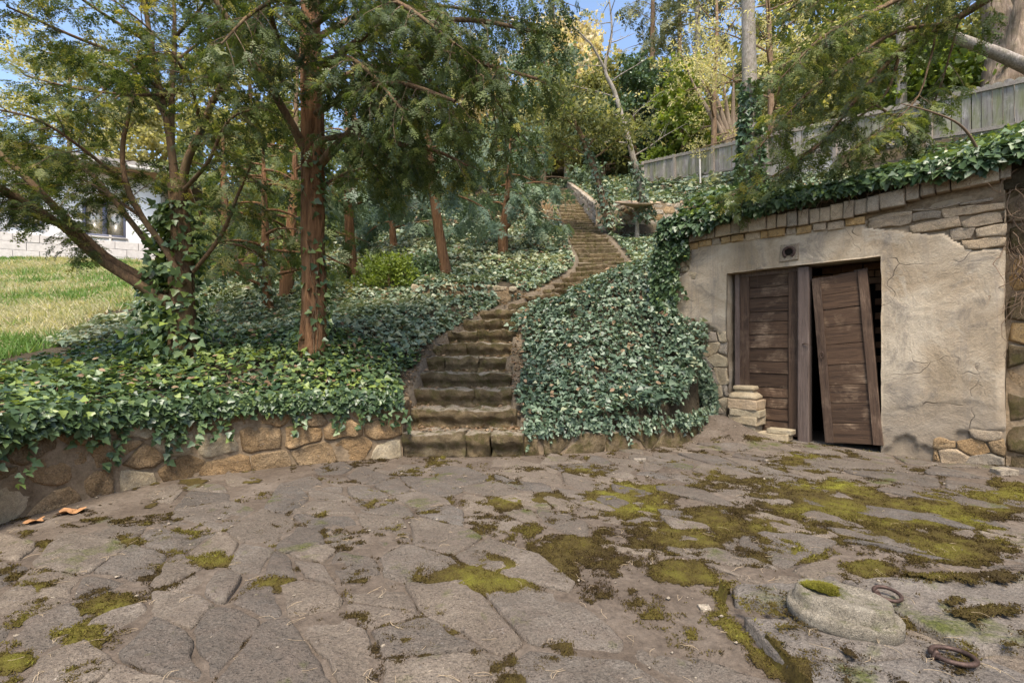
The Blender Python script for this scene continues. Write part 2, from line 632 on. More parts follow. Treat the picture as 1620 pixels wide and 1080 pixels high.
def flat_mat(name, col, rough=0.7, spec=0.3, bump=0.0, metal=0.0, vary=0.25, scale=12):
    t = NT(name)
    n = t.noise(t.pos(), scale, 6, 0.7)
    base = t.mix(1.0, col, t.ramp(n, [(0.3, 1 - vary), (0.7, 1 + vary)]), 'MULTIPLY')
    return t.pbr(base, rough, t.bump((n, bump)) if bump else None, spec, metal=metal)

M = {}
M['flag'] = stone_mat('flagstone', [(0.095, 0.079, 0.062), (0.172, 0.147, 0.12), (0.27, 0.238, 0.20), (0.115, 0.098, 0.08)], moss=0.12, dirt=(0.12, 0.092, 0.07), dirt_amt=0.75, bump=0.012, var=0.8, mid=2.4, film=0.65)
M['slab'] = stone_mat('slab stone', [(0.115, 0.097, 0.079), (0.17, 0.147, 0.122), (0.24, 0.212, 0.18), (0.15, 0.132, 0.112)], moss=0.22, dirt=(0.12, 0.095, 0.075), dirt_amt=0.6, bump=0.011, mid=3)
M['rubble'] = stone_mat('sandstone rubble', [(0.20, 0.135, 0.07), (0.33, 0.235, 0.135), (0.46, 0.355, 0.225), (0.34, 0.215, 0.10)], moss=0.1, dirt=(0.13, 0.09, 0.05), dirt_amt=0.6, bump=0.018, var=0.7)
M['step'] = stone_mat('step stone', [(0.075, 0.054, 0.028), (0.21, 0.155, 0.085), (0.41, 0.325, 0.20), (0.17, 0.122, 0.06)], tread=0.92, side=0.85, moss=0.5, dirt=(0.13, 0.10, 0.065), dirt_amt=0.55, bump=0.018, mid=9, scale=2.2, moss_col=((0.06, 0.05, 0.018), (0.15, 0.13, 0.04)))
M['far_stone'] = stone_mat('pale wall stone', [(0.28, 0.235, 0.18), (0.38, 0.325, 0.25), (0.47, 0.41, 0.33)], moss=0.1, bump=0.012)
M['cornice'] = stone_mat('weathered brick', [(0.24, 0.19, 0.135), (0.34, 0.28, 0.205), (0.43, 0.365, 0.275), (0.40, 0.30, 0.19)], moss=0.06, dirt=(0.15, 0.12, 0.09), dirt_amt=0.45, bump=0.008, scale=1.5, var=0.6)
M['orange_stone'] = stone_mat('ochre stone', [(0.30, 0.19, 0.08), (0.41, 0.27, 0.12), (0.48, 0.35, 0.19)], moss=0.05, bump=0.008, scale=1.5)
M['cut_stone'] = stone_mat('yellow cut stone', [(0.30, 0.245, 0.15), (0.41, 0.345, 0.23), (0.50, 0.43, 0.31), (0.36, 0.27, 0.17)], moss=0.15, dirt_amt=0.35, bump=0.006, scale=2)
def moss_bed_mat():
    t = NT('moss bed')
    p = t.pos()
    f = t.math('ADD', t.attr(), t.math('MULTIPLY', t.math('SUBTRACT', t.noise(p, 70, 5, 0.75), 0.5), 0.9))
    col = t.ramp(f, [(0.0, (0.05, 0.036, 0.018)), (0.4, (0.09, 0.068, 0.022)), (0.75, (0.14, 0.125, 0.026)), (1.0, (0.22, 0.22, 0.03))])
    return t.pbr(col, 0.95, t.bump((t.noise(p, 90, 5, 0.8), 0.012), (t.noise(p, 300, 3, 0.8), 0.003)), 0.05)
M['moss_bed'] = moss_bed_mat()
M['pedestal'] = stone_mat('lichen stone', [(0.15, 0.13, 0.10), (0.29, 0.26, 0.205), (0.44, 0.405, 0.335), (0.25, 0.22, 0.17)], moss=0.3, dirt=(0.10, 0.085, 0.06), dirt_amt=0.6, bump=0.011, scale=2.2, mid=9)
M['mortar'] = soil_mat('old mortar', [(0.15, 0.108, 0.065), (0.25, 0.185, 0.115), (0.36, 0.275, 0.18)])
M['dirt'] = soil_mat('trodden earth', [(0.068, 0.051, 0.037), (0.118, 0.092, 0.069), (0.178, 0.146, 0.115)])
M['soil'] = soil_mat('leaf mould', [(0.032, 0.027, 0.016), (0.06, 0.047, 0.028), (0.10, 0.08, 0.052)], 0.02, (0.16, 0.125, 0.085))
M['step_dirt'] = soil_mat('step earth', [(0.15, 0.115, 0.075), (0.22, 0.175, 0.12), (0.29, 0.24, 0.17)])
M['moss'] = leaf_mat('moss', [(0.0, (0.045, 0.03, 0.013)), (0.35, (0.092, 0.068, 0.021)), (0.65, (0.135, 0.115, 0.024)), (1.0, (0.22, 0.215, 0.03))], 0.85, 0.1, 0.25, 1.3)
M['ivy'] = leaf_mat('ivy leaf', [(0.0, (0.02, 0.045, 0.016)), (0.45, (0.058, 0.098, 0.042)), (0.8, (0.12, 0.175, 0.065)), (1.0, (0.22, 0.28, 0.06))], 0.40, 0.5, 0.22)
M['ivy_far'] = leaf_mat('ivy carpet leaf', [(0.0, (0.032, 0.055, 0.03)), (0.45, (0.10, 0.148, 0.09)), (0.85, (0.21, 0.265, 0.17)), (1.0, (0.33, 0.34, 0.20))], 0.44, 0.5, 0.18)
M['yew'] = leaf_mat('yew needle', [(0.0, (0.034, 0.055, 0.018)), (0.4, (0.085, 0.115, 0.034)), (0.75, (0.16, 0.185, 0.048)), (1.0, (0.34, 0.30, 0.075))], 0.5, 0.35, 0.36, 1.8)
M['yew_blue'] = leaf_mat('bluish yew needle', [(0.0, (0.055, 0.09, 0.055)), (0.5, (0.135, 0.19, 0.125)), (1.0, (0.25, 0.30, 0.17))], 0.5, 0.4, 0.28, 1.6)
M['gold'] = leaf_mat('golden and sunlit leaf', [(0.0, (0.22, 0.21, 0.08)), (0.5, (0.46, 0.42, 0.19)), (1.0, (0.70, 0.62, 0.37))], 0.5, 0.3, 0.45, 1.5)  # maples' own gold; on the left trees it paints sunlight
M['tan'] = leaf_mat('backlit tan leaf', [(0.0, (0.25, 0.20, 0.12)), (0.5, (0.46, 0.38, 0.23)), (1.0, (0.66, 0.57, 0.38))], 0.6, 0.2, 0.4, 1.4)  # backlight glow of the far trees painted into the leaf colour
M['fir'] = leaf_mat('fir needle', [(0.0, (0.05, 0.06, 0.03)), (0.5, (0.13, 0.145, 0.065)), (1.0, (0.28, 0.26, 0.11))], 0.55, 0.3, 0.3, 1.6)
M['bush'] = leaf_mat('bush leaf', [(0.0, (0.05, 0.08, 0.012)), (0.5, (0.13, 0.18, 0.025)), (1.0, (0.26, 0.32, 0.05))], 0.5, 0.4, 0.35)
M['dark_leaf'] = leaf_mat('dark evergreen leaf', [(0.0, (0.022, 0.045, 0.022)), (0.5, (0.062, 0.105, 0.05)), (1.0, (0.13, 0.19, 0.08))], 0.4, 0.5, 0.2)
M['hill_leaf'] = leaf_mat('far wood leaf', [(0.0, (0.075, 0.09, 0.035)), (0.5, (0.21, 0.215, 0.08)), (1.0, (0.46, 0.41, 0.17))], 0.6, 0.2, 0.4, 1.5)
M['grass'] = leaf_mat('meadow grass', [(0.0, (0.08, 0.15, 0.03)), (0.45, (0.17, 0.27, 0.075)), (0.7, (0.33, 0.33, 0.17)), (1.0, (0.52, 0.46, 0.32))], 0.6, 0.2, 0.35)
M['twig'] = flat_mat('dry twig', (0.15, 0.10, 0.062), 0.85)
M['pale_twig'] = flat_mat('pale bare twig', (0.42, 0.36, 0.27), 0.8)
M['needle'] = flat_mat('dry pine needle', (0.42, 0.32, 0.20), 0.7)
M['dry_leaf'] = flat_mat('dry plane leaf', (0.33, 0.17, 0.075), 0.7, vary=0.4, scale=30)
M['brown_leaf'] = leaf_mat('fallen leaf', [(0.0, (0.11, 0.065, 0.035)), (1.0, (0.33, 0.225, 0.135))], 0.6, 0.2, 0.2)
M['yew_bark'] = bark_mat('red yew bark', [(0.06, 0.03, 0.016), (0.19, 0.095, 0.043), (0.36, 0.195, 0.095), (0.21, 0.12, 0.062)], 0.1, 0.03)
M['limb_bark'] = bark_mat('brown limb bark', [(0.045, 0.028, 0.018), (0.13, 0.078, 0.042), (0.27, 0.165, 0.085), (0.14, 0.095, 0.055)], 0.4, 0.01, 0.15)
M['grey_bark'] = bark_mat('grey bark', [(0.10, 0.08, 0.065), (0.29, 0.25, 0.21), (0.47, 0.42, 0.36), (0.22, 0.18, 0.13)], 0.35, 0.012, 0.25)
M['rough_bark'] = bark_mat('furrowed bark', [(0.10, 0.07, 0.05), (0.24, 0.18, 0.13), (0.40, 0.31, 0.23), (0.27, 0.2, 0.14)], 0.1, 0.04, 0.2, 0.5)
M['brown_bark'] = bark_mat('brown bark', [(0.10, 0.06, 0.035), (0.23, 0.15, 0.09), (0.36, 0.25, 0.16), (0.24, 0.16, 0.1)], 0.2, 0.012)
M['door'] = wood_mat('dark door wood', (0.018, 0.010, 0.006), (0.072, 0.042, 0.024), (0.34, 0.24, 0.155), 0.8, 0)
M['door_v'] = wood_mat('dark door stile', (0.02, 0.012, 0.008), (0.07, 0.043, 0.027), (0.25, 0.175, 0.12), 0.5, 2)
M['post'] = wood_mat('grey brown post', (0.05, 0.036, 0.029), (0.115, 0.085, 0.07), (0.22, 0.175, 0.145), 0.45, 2)
M['fence'] = wood_mat('grey fence board', (0.13, 0.11, 0.096), (0.34, 0.305, 0.27), (0.60, 0.555, 0.50), 0.9, 2, 0.8, 0.6, 1.0)
M['fence_rail'] = wood_mat('grey fence rail', (0.16, 0.135, 0.11), (0.33, 0.28, 0.235), (0.48, 0.43, 0.37), 0.7, 0, 0.8, 0.15)
M['iron'] = flat_mat('rusty iron', (0.075, 0.047, 0.036), 0.6, 0.4, 0.002, 0.5, 0.5, 60)
M['concrete'] = flat_mat('concrete', (0.43, 0.40, 0.36), 0.9, 0.2, 0.004, vary=0.2, scale=8)
M['block'] = flat_mat('concrete block', (0.50, 0.46, 0.42), 0.9, 0.2, 0.004, vary=0.16, scale=6)
M['white_wall'] = flat_mat('white render', (0.86, 0.84, 0.80), 0.9, 0.2, vary=0.03, scale=3)
M['soffit'] = flat_mat('brown soffit', (0.36, 0.22, 0.12), 0.7, vary=0.15, scale=4)
M['roof_tile'] = flat_mat('grey roof tile', (0.30, 0.27, 0.25), 0.8, vary=0.2)
M['win_frame'] = flat_mat('blue grey frame', (0.13, 0.135, 0.18), 0.5, vary=0.05)
M['curtain'] = flat_mat('curtain with tree reflection', (0.46, 0.37, 0.17), 0.9, vary=0.6, scale=22)  # yellow mottle paints the trees reflected in the panes
M['bowl'] = flat_mat('fired clay', (0.40, 0.29, 0.19), 0.8, 0.2, 0.003, vary=0.2)
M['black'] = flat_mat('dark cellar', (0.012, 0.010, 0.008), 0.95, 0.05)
M['inner_brick'] = flat_mat('cellar brick', (0.20, 0.11, 0.06), 0.9, 0.2, 0.004, vary=0.3)
def glass_mat():
    t = NT('window glass')
    p = t.n('ShaderNodeBsdfGlossy')
    p.inputs['Roughness'].default_value = 0.3
    tr = t.n('ShaderNodeBsdfTransparent')
    mx = t.n('ShaderNodeMixShader')
    mx.inputs[0].default_value = 0.18
    t.l(tr.outputs[0], mx.inputs[1])
    t.l(p.outputs[0], mx.inputs[2])
    t.l(mx.outputs[0], t.out.inputs[0])
    return t.m
M['glass'] = glass_mat()

def plaster_mat():
    t = NT('old plaster')
    p = t.pos()
    a = t.noise(p, 1.5, 6, 0.62, 0.5)
    b = t.noise(p, 2.3, 9, 0.72, 0.9)
    c = t.noise(p, 60, 5, 0.7)
    base = t.ramp(a, [(0.32, (0.225, 0.172, 0.11)), (0.47, (0.335, 0.265, 0.18)), (0.62, (0.43, 0.36, 0.265))])
    base = t.mix(t.ramp(b, [(0.53, 0.0), (0.66, 0.75)]), base, (0.15, 0.13, 0.108))       # grey damp stains
    base = t.mix(t.ramp(t.noise(p, 3.1, 6, 0.7, 1.0), [(0.60, 0.0), (0.66, 0.6)]), base, (0.40, 0.345, 0.265))
    pw = t.n('ShaderNodeVectorMath', operation='ADD')
    t.l(p, pw.inputs[0])
    nz = t.n('ShaderNodeTexNoise')
    nz.inputs['Scale'].default_value = 3.0
    t.l(p, nz.inputs['Vector'])
    sc = t.n('ShaderNodeVectorMath', operation='SCALE')
    sc.inputs[3].default_value = 0.55
    t.l(nz.outputs['Color'], sc.inputs[0])
    t.l(sc.outputs[0], pw.inputs[1])
    cr = t.voro(pw.outputs[0], 1.25)
    crack = t.math('MULTIPLY', t.ramp(cr, [(0.0, 1.0), (0.009, 0.0)]), t.ramp(t.noise(p, 1.3, 4), [(0.50, 0.0), (0.58, 1.0)]))
    base = t.mix(t.math('MULTIPLY', crack, 0.75), base, (0.09, 0.07, 0.055))
    base = t.mix(0.5, base, t.ramp(c, [(0.3, 0.75), (0.7, 1.2)]), 'MULTIPLY')
    # the coat has a value of its own where it has fallen away (attribute tint)
    base = t.mix(t.ramp(t.attr(), [(0.35, 1.0), (0.6, 0.0)]), base, t.ramp(b, [(0.35, (0.17, 0.125, 0.08)), (0.65, (0.33, 0.26, 0.17))]))
    spz = t.n('ShaderNodeSeparateXYZ')
    t.l(t.geo.outputs['Position'], spz.inputs[0])
    hgt = t.math('ADD', spz.outputs[2], t.math('MULTIPLY', t.noise(p, 2.0, 5, 0.65), 1.1))
    base = t.mix(t.ramp(t.math('MULTIPLY', hgt, 0.25), [(0.2, 0.55), (0.33, 0.0)]), base, (0.20, 0.165, 0.125))      # rising damp
    run = t.noise(t.pos((5, 5, 0.35)), 2.0, 5, 0.7)
    base = t.mix(t.ramp(run, [(0.55, 0.0), (0.72, 0.5)]), base, (0.18, 0.155, 0.13))                               # runs of dirt
    inv = t.math('SUBTRACT', 1.0, crack)
    return t.pbr(base, 0.93, t.bump((a, 0.02), (b, 0.022), (t.noise(p, 22, 6, 0.7), 0.006), (c, 0.003), (inv, 0.006)), 0.15)
M['plaster'] = plaster_mat()
# ------------------------------------------------------------------ lie of the land
WALL_L = [(-3.4, -6.0), (-3.32, 1.2), (-3.26, 2.4), (-3.22, 3.1), (-3.05, 3.72), (-2.75, 4.16), (-2.34, 4.42), (-1.89, 4.66), (-1.32, 4.84), (-1.12, 4.95)]
KERB_R = [(0.12, 5.00), (0.6, 5.10), (1.24, 5.27), (1.94, 5.54), (2.35, 5.95), (2.62, 6.40)]
SH_L, SH_R = np.array([2.225, 6.81]), np.array([4.455, 4.37])
SD = np.array([0.6747, -0.7381])           # along the shed front, towards the right
SB = np.array([0.7381, 0.6747])            # into the hill
SH_W = 3.305
TERR = WALL_L + [(-0.5, 4.98)] + KERB_R + [tuple(SH_L + SD * 0.6), tuple(SH_R), tuple(SH_R + SB * 0.16), tuple(SH_R + SB * 0.16 + SD * 3.2), (10.5, -1.0), (10.5, -6.0)]

# stairs: (centre x, centre y, half width); the lower nine, the bend, the long upper flight
ST = []
for i, (cx, hw) in enumerate([(-0.50, 0.62), (-0.55, 0.62), (-0.58, 0.61), (-0.60, 0.60), (-0.595, 0.58), (-0.55, 0.60), (-0.45, 0.57), (-0.27, 0.56), (-0.04, 0.54)]):
    ST.append([cx, 4.95 + 0.41 * i, hw])
for x, y in [(0.36, 8.72), (0.76, 9.18), (1.10, 9.66), (1.40, 10.16), (1.66, 10.66), (1.90, 11.14), (2.10, 11.62)]:
    ST.append([x, y, 0.60])
for i in range(36):
    ST.append([2.27 + 0.010 * i, 12.08 + 0.413 * i, max(0.50, 0.62 - 0.003 * i)])
ST = np.array(ST)
ST_Z = 0.235 + 0.19 * np.arange(len(ST))
ST_DIR = nrm(np.gradient(ST[:, :2], axis=0))
ST_DIR[:6] = nrm(np.array([[0.02, 1.0]]))
ST_DIR[6:9] = nrm(np.array([[0.16, 1.0], [0.22, 1.0], [0.32, 1.0]]))

CTRL = np.array([
    (-3.7, -4, .55), (-3.6, 1, .57), (-3.6, 3.2, .60), (-3.2, 4.3, .60), (-2.4, 4.85, .60), (-1.5, 5.15, .58), (-1.2, 5.6, .62),
    (-3.8, 5.6, .98), (-2.4, 5.8, 1.0), (-1.3, 6.2, .86), (-1.3, 6.8, 1.06), (-1.2, 7.4, 1.36), (-0.95, 8.2, 1.72), (-0.5, 9.0, 2.0),
    (-2, 7, 1.38), (-2.6, 8.8, 1.86), (-4, 8, 1.62), (-1.5, 9.0, 1.95), (-5, 7, 1.28), (-3.2, 7, 1.42),
    (-1.44, 10.5, 2.5), (-.26, 13.1, 3.7), (-3.6, 10.9, 2.65), (0, 10.3, 2.45), (0.9, 11.4, 2.95), (-1.5, 14, 4.0), (0, 17, 5.45), (-4, 12.5, 3.0), (-4, 17, 4.8),
    (1.4, 13, 3.6), (1.4, 17, 5.5), (2.5, 18, 5.95), (2.6, 26, 9.6), (0, 26, 9.3), (-4, 26, 8.3),
    (-6, 5.2, .85), (-6, 8, 1.5), (-8, 12, 2.6), (-12, 14, 3.2), (-10, 20, 4.75), (-18, 19, 4.6), (-6.5, 16, 3.9), (-14, 8, 1.3), (-9, 5, .72), (-20, 5, .6), (-9, -3, .6),
    (-12, 30, 7), (-6, 32, 9), (-25, 32, 6.5), (-35, 15, 4), (-24, 21, 5),
    (0.35, 5.6, .45), (0.55, 6.1, .78), (0.55, 6.9, 1.25), (1.0, 5.75, .62), (1.1, 6.4, 1.2), (0.95, 7.3, 1.75), (1.7, 6.1, .78), (1.9, 6.7, 1.4), (1.55, 7.6, 2.13), (2.1, 7.3, 2.1), (2.3, 6.9, 1.75),
    (0.9, 8.4, 1.95), (1.7, 9.2, 2.35), (2.4, 10.2, 2.75), (3.1, 12.2, 3.35), (3.0, 14.5, 4.3), (2.6, 8.2, 2.5), (3.5, 9.5, 2.9), (5, 12, 3.9), (6, 9, 3.5), (8, 10, 4.5), (11.3, 13, 6.3), (8.4, 20, 8.1), (5.5, 20, 7.1),
    (14, 16, 8.5), (14, 10, 6.5), (10, 6, 5), (6.5, 5.5, 3.1), (9, 3, 3.9), (16, 26, 13), (6, 30, 11.6), (10, 40, 17), (0, 40, 15.4), (-10, 45, 13), (22, 45, 21), (-30, 45, 9), (30, 20, 15), (25, 5, 10), (12, -4, 4.5),
    (4, 15.8, 4.9), (6.2, 15.5, 5.0), (3.3, 17.6, 6.0), (5.5, 17.6, 6.15), (10, 16.5, 7.05)])

def _tps_fit(pts):
    d = np.hypot(pts[:, None, 0] - pts[None, :, 0], pts[:, None, 1] - pts[None, :, 1])
    K = np.where(d > 0, d * d * np.log(d + 1e-12), 0) + np.eye(len(pts)) * 0.02
    Q = np.c_[np.ones(len(pts)), pts[:, :2]]
    A = np.block([[K, Q], [Q.T, np.zeros((3, 3))]])
    return np.linalg.solve(A, np.r_[pts[:, 2], 0, 0, 0])
_W = _tps_fit(CTRL)

def hill0(x, y):
    x, y = np.asarray(x, float), np.asarray(y, float)
    xc, yc = np.clip(x, -34, 30), np.clip(y, -6, 46)
    z = _W[-3] + _W[-2] * xc + _W[-1] * yc
    for (cx, cy, _), w in zip(CTRL, _W[:-3]):
        d2 = (xc - cx) ** 2 + (yc - cy) ** 2
        z = z + w * 0.5 * d2 * np.log(d2 + 1e-12)
    return z + 0.12 * (np.hypot(x - xc, y - yc))

def hill(x, y, stairs=True, noise=True):
    """Height of the planted slope."""
    x, y = np.asarray(x, float), np.asarray(y, float)
    z = hill0(x, y)
    if noise:
        z = z + 0.06 * fbm(p3(x * 0.9, y * 0.9), 3, 5) * sstep(4.8, 7, y) + 0.02 * fbm(p3(x * 4, y * 4), 2, 6)
    # small terrace steps held by the two upper stone walls
    z = z + 0.45 * sstep(16.78, 16.95, y) * (1 - sstep(17.0, 20.5, y)) * sstep(2.8, 3.0, x) * (1 - sstep(6.5, 9, x))
    z = z - 0.45 * sstep(14.2, 16, y) * (1 - sstep(16.78, 16.95, y)) * sstep(2.95, 3.3, x) * (1 - sstep(6, 7.5, x))
    z = z + 0.35 * sstep(17.45, 17.62, y) * (1 - sstep(17.7, 20.5, y)) * sstep(-5, -2.5, x) * (1 - sstep(1.2, 1.5, x))
    z = z + 0.22 * sstep(9.28, 9.4, y) * (1 - sstep(9.5, 11.5, y)) * sstep(-2.1, -1.75, x) * (1 - sstep(-0.2, 0.25, x))
    if stairs:
        d, par = dist_poly(x, y, ST)
        zc = np.interp(par, np.arange(len(ST)), ST_Z)
        hw = np.interp(par, np.arange(len(ST)), ST[:, 2])
        k = 1 - sstep(hw + 0.02, hw + 0.5, d)
        z = z * (1 - k) + (zc + 0.0) * k
    return z

def cut_mask(x, y):
    """Where the slope sheet is sunk out of sight: terrace, stairs, shed."""
    ins = inside(x, y, TERR)
    dw, _ = dist_poly(x, y, WALL_L)
    dk, _ = dist_poly(x, y, KERB_R)
    q = np.stack([x, y], -1) - SH_L
    u, w = q @ SD, q @ SB
    shed = (u > -0.02) & (u < SH_W + 0.02) & (w > np.where(u > 0.45, -0.12, 0.05)) & (w < 2.0)
    shed = shed | ((u >= SH_W) & (u < SH_W + 3.2) & (w > 0) & (w < 0.34))
    return ins | (dw < 0.10) | (dk < 0.10) | shed

def axis(lo, a, b, hi, fine, grow=1.16):
    c = list(np.arange(a, b, fine))
    s, q = fine, b
    while q < hi:
        c.append(q); s *= grow; q += s
    s, q = fine, a - fine
    out = []
    while q > lo:
        out.append(q); s *= grow; q -= s
    return np.array(out[::-1] + c)

gx, gy = axis(-85, -5.0, 5.6, 85, 0.085), axis(-30, 1.2, 10.4, 95, 0.085)
GX, GY = np.meshgrid(gx, gy, indexing='ij')
GZ = hill(GX, GY)
cm = cut_mask(GX, GY)
d, par = dist_poly(GX, GY, ST)
zc = np.interp(par, np.arange(len(ST)), ST_Z)
hw = np.interp(par, np.arange(len(ST)), ST[:, 2])
GZ = np.where(d < hw - 0.06, np.minimum(GZ, zc - 0.62), GZ)
GZ = np.where(cm, -0.35, GZ)
hillside = link('hillside', mesh('hillside', np.stack([GX, GY, GZ], -1).reshape(-1, 3), grid_faces(len(gx), len(gy)), M['soil'], tint=(np.clip(1.1 - sstep(-0.05, 0.32, d - hw + 0.3 * fbm(p3(GX * 3, GY * 3), 2, 8)), 0, 1)).ravel()))
tag(hillside, 'leaf covered earth slope under the ivy and trees', kind='structure')

# ------------------------------------------------------------------ terrace
def ground(x, y):
    """Height of the trodden earth of the terrace."""
    x, y = np.asarray(x, float), np.asarray(y, float)
    z = 0.014 * fbm(p3(x * 1.3, y * 1.3), 3, 21) + 0.006 * fbm(p3(x * 7, y * 7), 3, 22)
    heap = np.exp(-(((x - 2.62) / 0.42) ** 2 + ((y - 6.15) / 0.55) ** 2))
    z = z + 0.26 * heap + 0.05 * np.exp(-(((x - 3.3) / 0.7) ** 2 + ((y - 5.2) / 0.4) ** 2))
    z = z + 0.10 * np.exp(-(((x - 4.3) / 0.5) ** 2 + ((y - 4.25) / 0.25) ** 2)) * 0.6
    return z

tx, ty = axis(-12, -3.9, 6.2, 12, 0.05, 1.3), axis(-9, 1.3, 7.2, 7.6, 0.05, 1.3)
TX, TY = np.meshgrid(tx, ty, indexing='ij')
TZ = ground(TX, TY)
out = ~inside(TX, TY, TERR) & (np.minimum(dist_poly(TX, TY, WALL_L)[0], dist_poly(TX, TY, KERB_R)[0]) > 0.12)
q = np.stack([TX, TY], -1) - SH_L
shedin = (q @ SD > 0.1) & (q @ SD < SH_W - 0.05) & (q @ SB > 0) & (q @ SB < 1.3)
TZ = np.where(out & ~shedin, -0.45, TZ)
terrace = link('terrace', mesh('terrace', np.stack([TX, TY, TZ], -1).reshape(-1, 3), grid_faces(len(tx), len(ty)), M['dirt']))
tag(terrace, 'uneven old stone terrace with earth filled joints', kind='structure')

# lower right raised slabs
SLABS = [[(0.93, 1.2), (0.91, 1.62), (1.62, 1.66), (1.75, 1.2)],
         [(0.91, 1.63), (0.90, 1.90), (1.12, 1.93), (1.42, 1.80), (1.62, 1.67)],
         [(0.90, 1.91), (0.96, 2.16), (1.5, 2.24), (1.60, 1.72), (1.42, 1.81), (1.12, 1.94)],
         [(1.61, 1.70), (1.52, 2.24), (2.45, 2.28), (2.7, 1.95), (2.2, 1.75)],
         [(1.64, 1.65), (2.2, 1.73), (2.72, 1.93), (3.2, 1.6), (3.0, 1.2), (1.77, 1.2)]]
SLAB_Z = 0.052
slab_out = [(0.86, 1.0), (0.86, 2.2), (1.5, 2.3), (2.5, 2.34), (3.3, 1.6), (3.2, 1.0)]
k = 0
for pl in SLABS:
    c = np.array(pl)
    def fl(u, v, n):
        return np.stack([u, v, SLAB_Z + n + 0.012 * fbm(p3(u * 2, v * 2), 3, 77)], -1)
    o = add_stone('stone_slab', c, 0.009, 0.12, 0.012, fl, M['slab'], terrace, 900 + k, step=0.028, wob=0.035, face=0.010, round_=0.1)
    k += 1

def smooth_seed(n, lo, hi, fn, tries=40000, seed=3):
    g = np.random.default_rng(seed)
    pts = []
    for _ in range(tries):
        p = lo + (hi - lo) * g.random(2)
        r = fn(p)
        if r is None:
            continue
        if all((p[0] - a[0]) ** 2 + ((p[1] - a[1])) ** 2 > (min(r, b)) ** 2 for *a, b in pts):
            pts.append((p[0], p[1], r))
            if len(pts) >= n:
                break
    return np.array(pts)

def seed_r(p):
    x, y = p
    if not inside(np.array([x]), np.array([y]), TERR)[0] or y > 6.1:
        return None
    if inside(np.array([x]), np.array([y]), slab_out)[0]:
        return None
    r = 0.44 if y < 2.6 else 0.36
    if x < -1.0 and y < 3.2:
        r = 0.33
    r *= 0.95 + 0.75 * vnoise(np.array([x * 2.1, y * 2.1, 0.5]), 9)
    return r
seeds = smooth_seed(290, np.array([-3.4, 1.15]), np.array([5.0, 6.2]), seed_r)
ang = R(45)
rot = np.array([[math.cos(ang), -math.sin(ang)], [math.sin(ang), math.cos(ang)]])
an = rot.T @ np.diag([0.66, 1.38]) @ rot
cl = cells(seeds[:, :2], [(-3.55, 1.0), (5.2, 1.0), (5.2, 6.4), (-3.55, 6.4)], an)
sr = np.random.default_rng(12)
n_flag = 0
for i, c in enumerate(cl):
    if c is None:
        continue
    cc = c.mean(0)
    if not inside(c[:, 0], c[:, 1], TERR).all():
        c = cc + (c - cc) * 0.8
        if inside(c[:, 0], c[:, 1], TERR).mean() < 0.75:
            continue
    if inside(c[:, 0], c[:, 1], slab_out).any():
        c = np.array([q for q in c if not inside(np.array([q[0]]), np.array([q[1]]), slab_out)[0]])
        if len(c) < 4 or area(c) < 0.01:
            continue
    if sr.random() < 0.06 or area(c) < 0.006:
        continue
    tilt = sr.normal(0, 0.012, 2)
    rise = sr.uniform(0.003, 0.016)
    def fl(u, v, n, cc=cc, tilt=tilt, rise=rise):
        return np.stack([u, v, ground(np.full_like(u, cc[0]), np.full_like(u, cc[1])) * 0.6 + ground(u, v) * 0.4 + rise + n + (u - cc[0]) * tilt[0] + (v - cc[1]) * tilt[1]
                         + (0.020 if cc[1] < 2.4 else 0.012) * fbm(p3(u * 4.1, v * 4.1), 4, 50 + i % 7)], -1)
    add_stone('paving_stone', c, 0.005 + 0.012 * sr.random() ** 2, 0.06, 0.009, fl, M['flag'], terrace, i, step=0.035 if cc[1] < 2.6 else 0.06 if cc[1] < 3.6 else 0.09, wob=0.026, face=0.007, round_=0.14)
    n_flag += 1

# ------------------------------------------------------------------ rubble walls
def rubble_cells(L, hfun, hs, ws, seed):
    """Jittered courses of irregular cells over (0..L) x (0..h)."""
    g = np.random.default_rng(seed)
    pts, v = [], 0.0
    hm = max(hfun(u) for u in np.linspace(0, L, 30))
    while v < hm:
        h = g.uniform(*hs)
        u = -g.uniform(0, 0.2)
        while u < L:
            w = g.uniform(*ws)
            pts.append((u + w / 2, v + h / 2 + g.normal(0, h * 0.2)))
            u += w
        v += h
    pts = np.array(pts)
    poly = [(0, 0), (L, 0)] + [(u, hfun(u)) for u in np.linspace(L, 0, 24)]
    return [c for c in cells(pts, poly, np.diag([0.75, 1.25])) if c is not None and area(c) > 0.0012]

